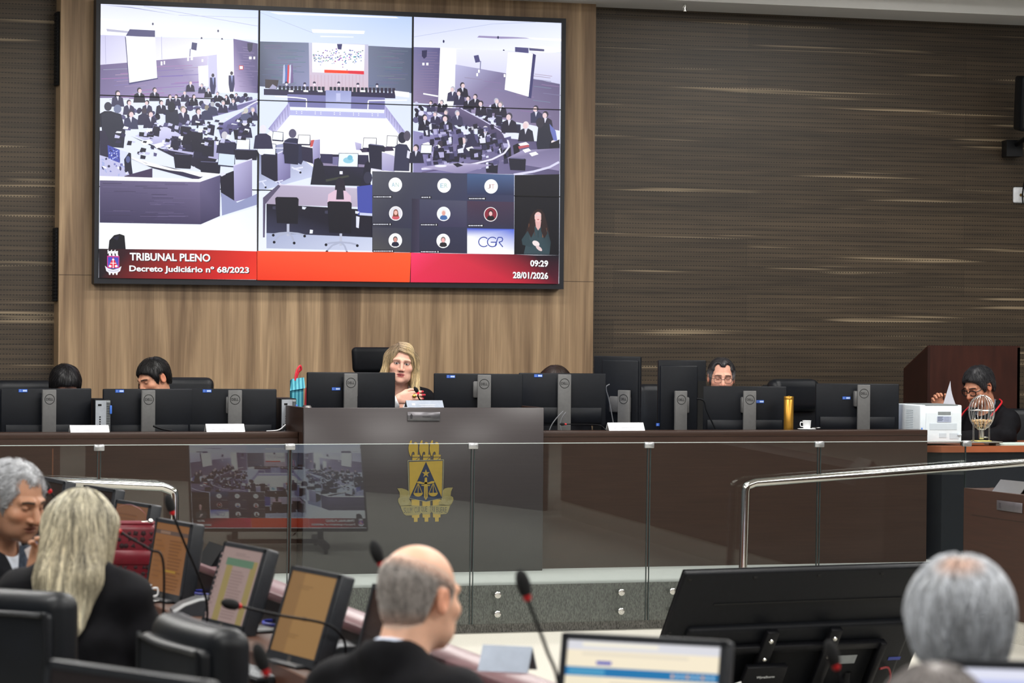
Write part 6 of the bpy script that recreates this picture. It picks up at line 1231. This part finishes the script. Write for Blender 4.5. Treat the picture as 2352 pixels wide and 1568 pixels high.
# near end desk facing the viewer
t = thing('end_desk', 'brown end desk closing the left row, under the bright screen', 'desk', (2.5, 5.72, 0))
b = MB(); b.rbox((.6, .3, ZW-.02), (2.2, .6, .04), .003, 1); b.build('worktop', M_top, t)
b = MB(); b.box((-.4, .6, 0), (1.7, .63, ZL-.03)); b.build('front_panel', M_edge, t)
b = MB(); b.rbox((.65, .585, ZL-.015), (2.1, .13, .03), .003, 1); b.build('ledge', M_pink, t)
for x_ in (-.39, 1.67):
    b = MB(); b.box((x_, .02, 0), (x_+.03, .58, ZW-.04)); b.build('side_panel', M_edge, t)
def screen_pic(kind, w, h):
    # document shown on a small screen, in its own plane (x right, z up)
    b = MB(); k = [0]
    def r(x0, y0, x1, y1, c): k[0] += 1; d = -.0003*k[0]; b.add([(w*(x0-.5), d, h*y0), (w*(x1-.5), d, h*y0), (w*(x1-.5), d, h*y1), (w*(x0-.5), d, h*y1)], [(0, 1, 2, 3)], col=L(*c))
    rn = random.Random(len(kind)*7)
    def lines(x0, x1, y0, y1, n, c):
        for i in range(n): y = y0+(y1-y0)*i/n; r(x0, y, x0+(x1-x0)*(.6+.4*rn.random()), y+(y1-y0)/n*.4, c)
    if kind == 'tan': r(0, 0, 1, 1, (176, 136, 84)); r(0, 0, .3, 1, (160, 122, 76)); lines(.2, .6, .8, .86, 2, (150, 116, 74)); lines(.5, .62, .42, .5, 2, (150, 114, 72)); lines(.3, .55, .2, .26, 2, (150, 116, 74))
    elif kind == 'green': r(0, 0, 1, 1, (176, 152, 146)); r(.18, 0, .34, .86, (168, 150, 96)); r(.8, 0, .95, .86, (168, 150, 96)); r(.15, .76, .85, .86, (104, 138, 112)); lines(.38, .76, .05, .72, 16, (156, 132, 128)); lines(.02, .14, .05, .95, 12, (158, 134, 130)); lines(.4, .8, .9, .95, 2, (150, 130, 126))
    elif kind == 'amber': r(0, 0, 1, 1, (152, 104, 62)); r(0, .84, 1, .9, (104, 84, 74)); r(.15, .85, .45, .89, (150, 120, 100)); lines(.5, .92, .05, .8, 15, (128, 84, 48)); r(.45, .3, .8, .33, (176, 138, 50)); lines(.1, .4, .2, .8, 8, (140, 94, 54))
    elif kind == 'brown': r(0, 0, 1, 1, (140, 98, 70)); lines(.1, .9, .1, .9, 12, (128, 88, 62))
    elif kind == 'mail':
        r(0, 0, 1, 1, (252, 240, 214)); r(0, .92, 1, 1, (226, 226, 232)); r(.1, .95, .6, .985, (250, 244, 226)); r(.1, .875, .8, .9, (236, 226, 206)); r(.2, .80, .3, .83, (74, 84, 190)); r(0, .7, 1, .775, (30, 124, 180)); r(.02, .71, .26, .765, (80, 160, 200)); r(0, 0, .25, .7, (248, 238, 212)); lines(.03, .2, .2, .62, 5, (226, 214, 190)); r(.3, .64, .7, .655, (226, 214, 196)); r(.3, .56, .6, .57, (230, 218, 196)); r(.28, .4, .8, .47, (70, 66, 70)); r(.3, .415, .45, .455, (130, 130, 140))
        for i in range(9): r(.7+i*.033, .72, .715+i*.033, .75, (170, 210, 236) if i % 3 else (250, 210, 180))
    elif kind == 'blue': r(0, 0, 1, 1, (200, 206, 244)); r(0, .93, 1, 1, (232, 234, 250))
    else: r(0, 0, 1, 1, (46, 40, 40)); r(.1, .3, .9, .8, (56, 48, 46))
    return b
M_doc = vcol('document_glow', .4, emit=.66); M_lit = vcol('bright_page', .4, emit=.95)
M_bez = pm('bezel_plastic', L(40, 43, 48), .4, var=.1, scale=50)
def small_monitor(label, x, y, z, az_deg, kind, w=.36, h=.295, tilt=17, group='small screens on the row desk', lift=.004):
    # screen faces local -Y, turned by az_deg about Z from facing the viewer's side (-Y)
    t = thing('desktop_monitor', label, 'monitor', (x, y, z), math.radians(az_deg), group); M = T(0, 0, lift)@RX(-math.radians(tilt))
    b = MB(); bw = .017
    b.rbox((0, .025, h/2), (w, .05, h), .008, 2, M=M); b.rbox((0, .055, h*.5), (w*.72, .05, h*.7), .02, 3, M=M); b.build('casing', M_bez, t)
    b = MB(); sw, sh = w-2*bw, h-2*bw-.012
    for lo, hi in (((-w/2+.002, -.004, .003), (w/2-.002, .001, bw+.012)), ((-w/2+.002, -.004, h-bw), (w/2-.002, .001, h-.003)), ((-w/2+.002, -.004, .003), (-w/2+bw, .001, h-.003)), ((w/2-bw, -.004, .003), (w/2-.002, .001, h-.003))): b.box(lo, hi, M=M)
    bz = b.build('bezel', M_bez, t)
    b = MB(); b.box((-.018, -.0052, .008), (.008, -.004, .024), M=M); b.build('bezel_sticker', M_steel, bz)
    p = screen_pic(kind, sw, sh); o = p.build('screen', M_doc if kind not in ('dark', 'mail', 'blue') else M_lit if kind != 'dark' else vcol('dark_glass', .12), t, fix=False); o.matrix_local = M@T(0, -.0012, bw+.012)
    b = MB(); b.rbox((0, .07, .006), (.22, .2, .012), .006, 2); b.tube([(0, .09, .01), (0, .09, .1+lift)], [.035, .028], 12); b.build('stand', M_bez, t)
    return t
def fm(label, px, py, kind, azd, **k):
    Q = onZ(px, py, ZW); return small_monitor(label, Q.x, Q.y, ZW, azd, kind, **k)
fm('nearest small screen of the row, showing a plain tan page', 666, 1528, 'tan', -80)
fm('small screen showing a page with a green bar, second nearest in the row', 508, 1450, 'green', -80)
fm('small screen with an amber page and yellow highlight, third nearest in the row', 373, 1380, 'amber', -80, tilt=9)
fm('small screen with a plain brown page behind the red handbag', 279, 1320, 'brown', -78, tilt=10)
fm('small dark screen just right of the blonde hair, near the left rail end', 203, 1272, 'dark', -78, tilt=10)
fm('tall dark screen left of the blonde hair with a microphone before it', 86, 1294, 'dark', -84, w=.4, h=.36, tilt=10)
fm('dark screen half hidden by the bald man, at the end of the row', 850, 1590, 'dark', -86, tilt=14)
Q = atD(1458, 1466, 6.35); small_monitor('bright screen with blue mail banner at the bottom edge, facing the viewer', Q.x, Q.y, ZW, -40, 'mail', w=.38, h=.30, tilt=12, lift=Q.z-ZW-.293)
Q = atD(1560, 1780, 6.2)
Q = atD(2345, 1530, 5.0); small_monitor('screen with pale blue page at the bottom right corner', Q.x+.05, Q.y, ZW, -30, 'blue', w=.37, h=.30, tilt=10, lift=max(.02, Q.z-ZW-.293))
Q = atD(240, 1548, 5.6); small_monitor('dark screen at the bottom left corner, before the nearest leather chair', Q.x, Q.y, ZW, -62, 'dark', w=.46, h=.30, tilt=8, lift=max(.02, Q.z-ZW-.29))
# desks under the three nearest things
for lab, x_, y_, rz in (('brown desk end under the pale blue screen at the bottom right', 2.87, 4.43, 0), ('brown desk end under the dark screen at the bottom left', 1.12, 5.72, -.2)):
    t = thing('front_desk', lab, 'desk', (x_, y_, 0), rz); b = MB(); b.rbox((0, .0, ZW-.02), (1.2, .56, .04), .003, 1); b.build('worktop', M_top, t)
    for s in (-1, 1):
        b = MB(); b.box((s*.42-.015, -.22, 0), (s*.42+.015, .22, ZW-.04)); b.build('side_panel', M_edge, t)
# microphones on consoles
def console(label, px, py, rz, mic=True):
    Q = onZ(px, py, ZW); t = thing('conference_console', label, 'console', (Q.x, Q.y, ZW), rz, 'grey conference consoles on the row desk')
    b = MB(); pr = [(-.085, 0), (-.085, .012), (-.05, .035), (0, .052), (.05, .056), (.085, .04), (.085, 0)]; b.prism(pr, -.1, .1, axis='Y', smooth=False); b.build('body', pm('console_dark', L(54, 57, 62), .4, var=.1), t)
    b = MB(); b.prism([(-.088, .013), (-.05, .037), (0, .054), (.03, .058), (.03, .053), (0, .049), (-.05, .032), (-.086, .008)], -.1, -.02, axis='Y', smooth=False); b.build('top_strip', pm('console_silver', L(160, 164, 166), .35, .3), t)
    return t, Q
console('grey conference console before the green-bar screen', 452, 1408, -.1)
console('grey conference console beside the tan-page screen', 768, 1518, -.1)
def mic(label, pts, hd, **k):
    P = [atD(*p) for p in pts]; P = ([Vector((P[0].x, P[0].y, ZW))] if P[0].z > ZW+.03 else [])+P; gooseneck(label, P[0], P, Vector(hd), hl=.055, hr=.0155, neck=.004, group=None, **k)
def dirpx(a, b_): return tuple(atD(*b_)-atD(*a))
mic('gooseneck microphone lying across the tan-page screen', [(793, 1482, 8.85), (778, 1452, 8.8), (740, 1430, 8.75), (640, 1412, 8.7), (552, 1392, 8.65)], dirpx((552, 1392, 8.65), (520, 1385, 8.62)))
mic('gooseneck microphone standing over the amber-page screen', [(475, 1385, 9.9), (455, 1320, 9.85), (425, 1250, 9.8), (397, 1180, 9.75)], dirpx((397, 1180, 9.75), (388, 1150, 9.75)))
mic('gooseneck microphone before the tall dark screen beside the suited man', [(175, 1215, 10.8), (150, 1175, 10.75), (116, 1130, 10.7)], dirpx((116, 1130, 10.7), (96, 1105, 10.7)))
mic('gooseneck microphone crossing the red handbag', [(375, 1292, 9.5), (345, 1262, 9.5), (300, 1236, 9.5), (276, 1221, 9.5)], dirpx((276, 1221, 9.5), (262, 1212, 9.5)))
mic('gooseneck microphone rising left of the bald head', [(930, 1500, 7.5), (900, 1380, 7.5), (876, 1298, 7.5)], dirpx((876, 1298, 7.5), (859, 1252, 7.5)))
mic('gooseneck microphone standing between the silver name plate and the bright screen', [(1284, 1590, 6.4), (1255, 1490, 6.4), (1212, 1376, 6.4)], dirpx((1212, 1376, 6.4), (1199, 1330, 6.4)))
mic('blurred gooseneck microphone at the bottom edge left of the bald man', [(640, 1640, 6.0), (628, 1590, 6.0), (612, 1548, 6.0)], dirpx((612, 1548, 6.0), (598, 1508, 6.0)))
mic('blurred gooseneck microphone before the back of the large television', [(1945, 1640, 6.6), (1935, 1580, 6.6), (1922, 1535, 6.6)], dirpx((1922, 1535, 6.6), (1909, 1495, 6.6)))
# silver name tent and pointed black stands on the ledge
Q = onZ(1190, 1538, ZL); t = thing('name_tent', 'silver folded name plate on the ledge right of the bald man', 'name plate', (Q.x-.03, Q.y, ZL), .0)
b = MB(); b.prism([(-.045, 0), (0, .066), (.045, 0), (.039, 0), (0, .058), (-.039, 0)], -.07, .07, axis='Y', smooth=False); b.build('folded_sheet', pm('dull_silver', L(116, 124, 136), .4, .3), t); t.rotation_euler = (0, 0, .95)
for i, (px, py, lab) in enumerate(((328, 1230, 'black back of a folded name plate on the ledge behind the brown-page screen'), (455, 1268, 'black back of a folded name plate on the ledge behind the amber-page screen'), (262, 1196, 'black back of a folded name plate on the ledge behind the dark screen'))):
    Q = onZ(px+20, py+26, ZL); t = thing('name_tent', lab, 'name plate', (XL-.06, Q.y, ZL), .0)
    b = MB(); b.prism([(-.05, 0), (0, .075), (.05, 0)], -.13, .13, axis='Y', smooth=False); b.build('folded_sheet', M_blk2, t)
# keyboard, phone, cups, cables
Q = onZ(578, 1552, ZK); t = thing('keyboard', 'grey keyboard lying before the tan-page screen', 'keyboard', (Q.x, Q.y, ZK), math.radians(-80), None)
b = MB(); b.rbox((0, 0, .009), (.43, .15, .018), .005, 2); b.build('tray', M_blk2, t); b = MB()
for r_ in range(5):
    for q in range(15): b.rbox((-.196+q*.028, -.056+r_*.028, .021), (.023, .023, .008), .003, 1)
b.build('keys', pm('keycaps', L(140, 144, 148), .5), t)
Q = onZ(640, 1562, ZK); b = MB(); b.rbox((0, 0, .004), (.075, .15, .007), .003, 2); tag(b.build('smartphone', pm('phone_white', L(206, 210, 216), .2), None, (Q.x, Q.y, ZK), (0, 0, 1.0)), 'pale flat phone lying beside the keyboard', 'phone')
Q = onZ(326, 1382, ZW); t = thing('coffee_cup', 'white cup beside the amber-page screen', 'cup', (Q.x, Q.y, ZW+.006))
b = MB(); b.lathe([(.02, 0), (.028, .004), (.036, .055), (.037, .057), (.033, .053), (.024, .007), (0, .006)], 24); b.build('cup_bowl', M_por, t); b = MB(); b.tube(bez([(.033, -.01, .044), (.054, -.015, .044), (.054, -.015, .02), (.03, -.01, .014)], 5), .004, 8); b.build('handle', M_por, t)
b = MB(); b.lathe([(0, 0), (.04, 0), (.068, .007), (.066, .009), (.038, .003), (0, .003)], 28); tag(b.build('saucer', M_por, None, (Q.x, Q.y, ZW)), 'white saucer under the cup beside the amber-page screen', 'saucer')
M_bl = pm('cable_violet', L(84, 96, 220), .4)
for i, (px, py, lab) in enumerate(((640, 1437, 'blue cable coil behind the green-bar screen'), (475, 1367, 'blue cable coil behind the amber-page screen'))):
    Q = onZ(px, py, ZW); b = MB(); a = np.linspace(0, 4*PI, 50); b.tube(np.stack([.05*np.cos(a), .09*np.sin(a), .006+.008*a/(4*PI)], 1), .004, 6); tag(b.build('cable', M_bl, None, (Q.x, Q.y, ZW)), lab, 'cable')
# red handbag with cut-out pattern
Q = onZ(306, 1352, ZW); t = thing('handbag', 'dark red leather handbag with cut-out pattern on the row desk', 'handbag', (Q.x-.02, Q.y, ZW), math.radians(-14)); M_bag = pm('red_leather', L(106, 22, 36), .35, var=.12, scale=30, bump=.1)
bw, bh, bd = .21, .25, .1
b = MB(); b.rbox((0, 0, bh/2), (bw, bd, bh), .02, 3); b.build('bag_body', M_bag, t)
b = MB(); b.rbox((0, -bd/2-.003, bh*.5), (bw*.96, .006, bh*.22), .003, 1); b.rbox((0, 0, bh+.003), (bw*.94, bd*.8, .012), .005, 2); b.build('bands', pm('red_leather_light', L(120, 32, 46), .35, var=.1), t)
b = MB(); rr = random.Random(9)
for row in (.77, .25):
    b = MB()
    for q in range(7):
        x_ = -bw*.4+q*bw*.133
        for u in range(3): b.lathe([(0, 0), (.012-.004*rr.random(), 0), (.0, .0015)], 3+rr.randint(0, 3), M=T(x_+rr.uniform(-.008, .008), -bd/2-.0005, bh*row+(u-1)*.024)@RX(PI/2)@RZ(rr.random()*6), smooth=False)
    b.build('cut_out_pattern', pm('cutout_dark', L(44, 10, 18), .6), t)
b = MB(); P = bez([(-.07, -.02, bh), (-.06, -.02, bh+.05), (0, -.02, bh+.075), (.06, -.02, bh+.045), (.07, -.02, bh)], 8)
for p0, p1 in zip(P[:-1], P[1:]): b.add([p0+(0, -.012, 0), p0+(0, .012, 0), p1+(0, .012, 0), p1+(0, -.012, 0)], [(0, 1, 2, 3)])
b.build('handle', M_bag, t)
b = MB(); b.lathe([(0, -.012), (.009, -.008), (.012, 0), (.009, .008), (0, .012)], 12, c=(.085, -.03, bh+.01)); b.tube([(.05, -.03, bh+.008), (.085, -.03, bh+.01)], .005, 8); b.build('clasp', M_chrome, t)
# papers and folder between the suited man and the blonde woman
Q = atD(78, 1272, 9.6); zs = Q.z
def paper(label, px, py, d, cols, name='document'):
    pass
for lab, nm, quad, d, col in (('white papers held up before the suited man\'s tie', 'document', ((56, 1262), (76, 1250), (108, 1288), (72, 1304)), 9.36, L(226, 224, 228)), ('purple folder held under the white papers by the suited man', 'folder', ((64, 1302), (98, 1284), (106, 1298), (74, 1320)), 9.34, L(74, 48, 128)), ('pale blue folder behind the white papers, left of the blonde hair', 'folder', ((82, 1240), (114, 1240), (114, 1270), (90, 1276)), 9.4, L(96, 128, 168))):
    P = [atD(x, y, d+.02*(i > 1)) for i, (x, y) in enumerate(quad)]; c = sum(P, Vector())/4; bk = _f*.006; b = MB(); b.add([tuple(p-c) for p in P]+[tuple(p-c+bk) for p in P], [(0, 1, 2, 3), (4, 5, 6, 7), (0, 1, 5, 4), (1, 2, 6, 5), (2, 3, 7, 6), (3, 0, 4, 7)])
    tag(b.build(nm, pm('paper_%s' % nm+str(int(col[2]*99)), col, .7, var=.15, scale=60), None, tuple(c)), lab, 'folder' if nm == 'folder' else 'paper')
# leather chairs
def fchair(lab, px, py, d, a, w):
    Q = atD(px, py, d); th = az(px, a); office_chair(lab, Q.x+.31*math.sin(th), Q.y-.31*math.cos(th), 0, th, Q.z, w=w, panel=True, group='leather chairs at the row desk')
fchair('nearest left leather chair with piped back panel, behind the blonde woman', -48, 1352, 8.1, 140, .56)
fchair('empty leather chair with piped back panel turned toward the tan-page screen', 408, 1425, 7.5, 108, .54)
# ------------------------------------------------------------------ large television on a low stand, seen from behind
C_ = atD(1887, 1311, 12.1); TW, TH = 1.24, .75; tl = math.radians(34)
t = thing('television', 'large black television tilted on a low stand, its back to the viewer', 'television', (C_.x, C_.y, 0), math.radians(7)); zt_ = C_.z
M = T(0, 0, zt_)@RX(tl)@T(0, 0, -TH)   # top edge at the origin, bottom farther from the viewer
M = T(0, 0, zt_)@RX(tl)@T(0, .0, -TH)
b = MB(); b.rbox((0, .02, TH/2), (TW, .03, TH), .008, 2, M=M); b.rbox((0, 0, TH*.34), (TW*.86, .05, TH*.6), .02, 3, M=M); b.build('back_cover', M_blk2, t)
b = MB(); b.box((-TW*.36, -.0, TH*.785), (TW*.36, .004, TH*.793), M=M)
for q in range(5): b.rbox((-TW*.48+q*TW*.24, .004, TH*.965), (.018, .006, .012), .002, 1, M=M)
for s in (-1, 1): b.rbox((s*TW*.485, .004, TH*.6), (.012, .006, .012), .002, 1, M=M)
b.build('slots_and_screws', M_hole, t)
b = MB(); b.rbox((0, .037, TH/2), (TW, .006, TH), .002, 1, M=M); b.build('front_bezel', M_blk, t)
o = link('picture', me_pic, t); w0, h0 = SX1-SX0, SZ1-SZ0; k = (TW-.03)/w0; o.material_slots[0].link = 'OBJECT'; o.material_slots[0].material = vcol('television_picture', .25, emit=2.3); o.matrix_local = M@T(0, .0405, .012)@RZ(PI)@Matrix.Diagonal((k, k, k, 1)).to_4x4()@T(-w0/2, 0, 0)
b = MB(); b.rbox((-.02, -.045, TH*.52), (.8, .03, .035), .004, 1, M=M); b.rbox((-.02, -.045, TH*.17), (.8, .03, .035), .004, 1, M=M)
for x_ in (-.17, .13): b.rbox((x_, -.06, TH*.38), (.055, .03, TH*.56), .004, 1, M=M)
for x_ in (-.43, .39): b.rbox((x_, -.05, TH*.36), (.03, .04, TH*.36), .004, 1, M=M)
mt = b.build('mount', M_blk, t)
b = MB()
for x_ in (-.17, .13):
    for z_ in (TH*.6, TH*.47, TH*.14): b.lathe([(0, 0), (.011, 0), (.009, .004), (0, .006)], 12, M=M@T(x_, -.0755, z_)@RX(PI/2))
b.build('mount_bolts', M_chrome, mt)
b = MB(); b.rbox((-.16, -.09, TH*.27), (.19, .03, TH*.36), .004, 1, M=M); bxo = b.build('signal_box', M_blk, t)
b = MB(); put_text(b, 'WyreStorm', (-.2, -.1055, TH*.37), (1, 0, 0), (0, 0, 1), .085, .016, .02, M=M); [b.box((-.2+.004*(q % 2), -.1058, TH*.26-q*.013), (-.15+.012*(q % 3), -.1052, TH*.26-q*.013+.005), M=M) for q in range(4)]; b.box((-.205, -.1058, TH*.14), (-.165, -.1052, TH*.16), M=M); b.build('box_lettering', pm('print_white', L(206, 210, 212), .5), bxo)
b = MB(); b.box((.2, -.0265, TH*.36), (.31, -.0255, TH*.42), M=M); lb = b.build('rating_label', pm('label_silver', L(150, 156, 160), .4, .3), t)
b = MB(); b.box((.47, -.0265, TH*.37), (.53, -.0255, TH*.392), M=M); b.build('asset_sticker', pm('sticker_dim_blue', L(44, 60, 140), .5), t)
def tvp(*P): return [tuple(M@Vector(p)) for p in P]
b = MB(); b.tube(bez(tvp((-.44, -.03, TH*.3), (-.43, -.07, TH*.5), (-.36, -.06, TH*.53), (-.34, -.05, TH*.4), (-.3, -.07, TH*.28), (-.24, -.09, TH*.25)), 8), .005, 6); b.tube(bez(tvp((.42, -.06, TH*.35), (.47, -.05, TH*.34), (.5, -.05, TH*.25), (.47, -.05, TH*.15)), 8), .005, 6); b.build('red_cables', pm('cable_red', L(130, 26, 32), .45), t)
b = MB(); b.tube(bez(tvp((-.245, -.09, TH*.34), (-.32, -.1, TH*.3), (-.33, -.09, TH*.14), (-.28, -.09, TH*.02)), 8), .006, 6); b.tube(bez(tvp((.06, -.08, TH*.06), (.12, -.09, TH*.12), (.16, -.08, TH*.1), (.1, -.09, TH*.03)), 8), .006, 6); b.build('white_cables', M_paper, t)
b = MB(); b.rbox((-.255, -.09, TH*.21), (.014, .02, .045), .002, 1, M=M); b.build('green_terminal', pm('terminal_green', L(60, 150, 70), .5), t)
yo = .24
for s in (-1, 1):
    b = MB(); b.tube([(s*.3, yo+.1, .05), (s*.3, yo+.05, .3)], .022, 10); b.rbox((s*.3, yo+.1, .055), (.05, .66, .04), .008, 2); lg = b.build('stand_leg', M_blk, t)
    for u in (-.18, .4):
        b = MB(); b.cyl((s*.3-.012, yo+u, .03), (s*.3+.012, yo+u, .03), .03); b.build('caster', M_blk, lg)
b = MB(); b.rbox((0, yo+.1, .06), (.6, .04, .03), .006, 2); b.build('cross_bar', M_blk, t)
# ------------------------------------------------------------------ light
def area(name, loc, size, power, rot=(0, 0, 0), col=(1, .98, .95)):
    l = bpy.data.lights.new(name, 'AREA'); l.shape = 'RECTANGLE'; l.size, l.size_y = size; l.energy = power; l.color = col; l.use_shadow = True
    o = bpy.data.objects.new(name, l); COL.objects.link(o); o.location = loc; o.rotation_euler = rot; return o
for y in (3.5, 7.5, 11.5, 15.0):
    for x in (.5, 5.0, 9.5): area('ceiling_light', (x, y, 4.15), (2.2, .7), 135)
for x in (1.2, 5.0, 8.8): area('ceiling_light', (x, 17.5, 4.15), (1.6, .5), 46)
w = bpy.data.worlds.new('hall'); SC.world = w; w.use_nodes = True
w.node_tree.nodes['Background'].inputs[0].default_value = (.92, .96, 1, 1); w.node_tree.nodes['Background'].inputs[1].default_value = .16
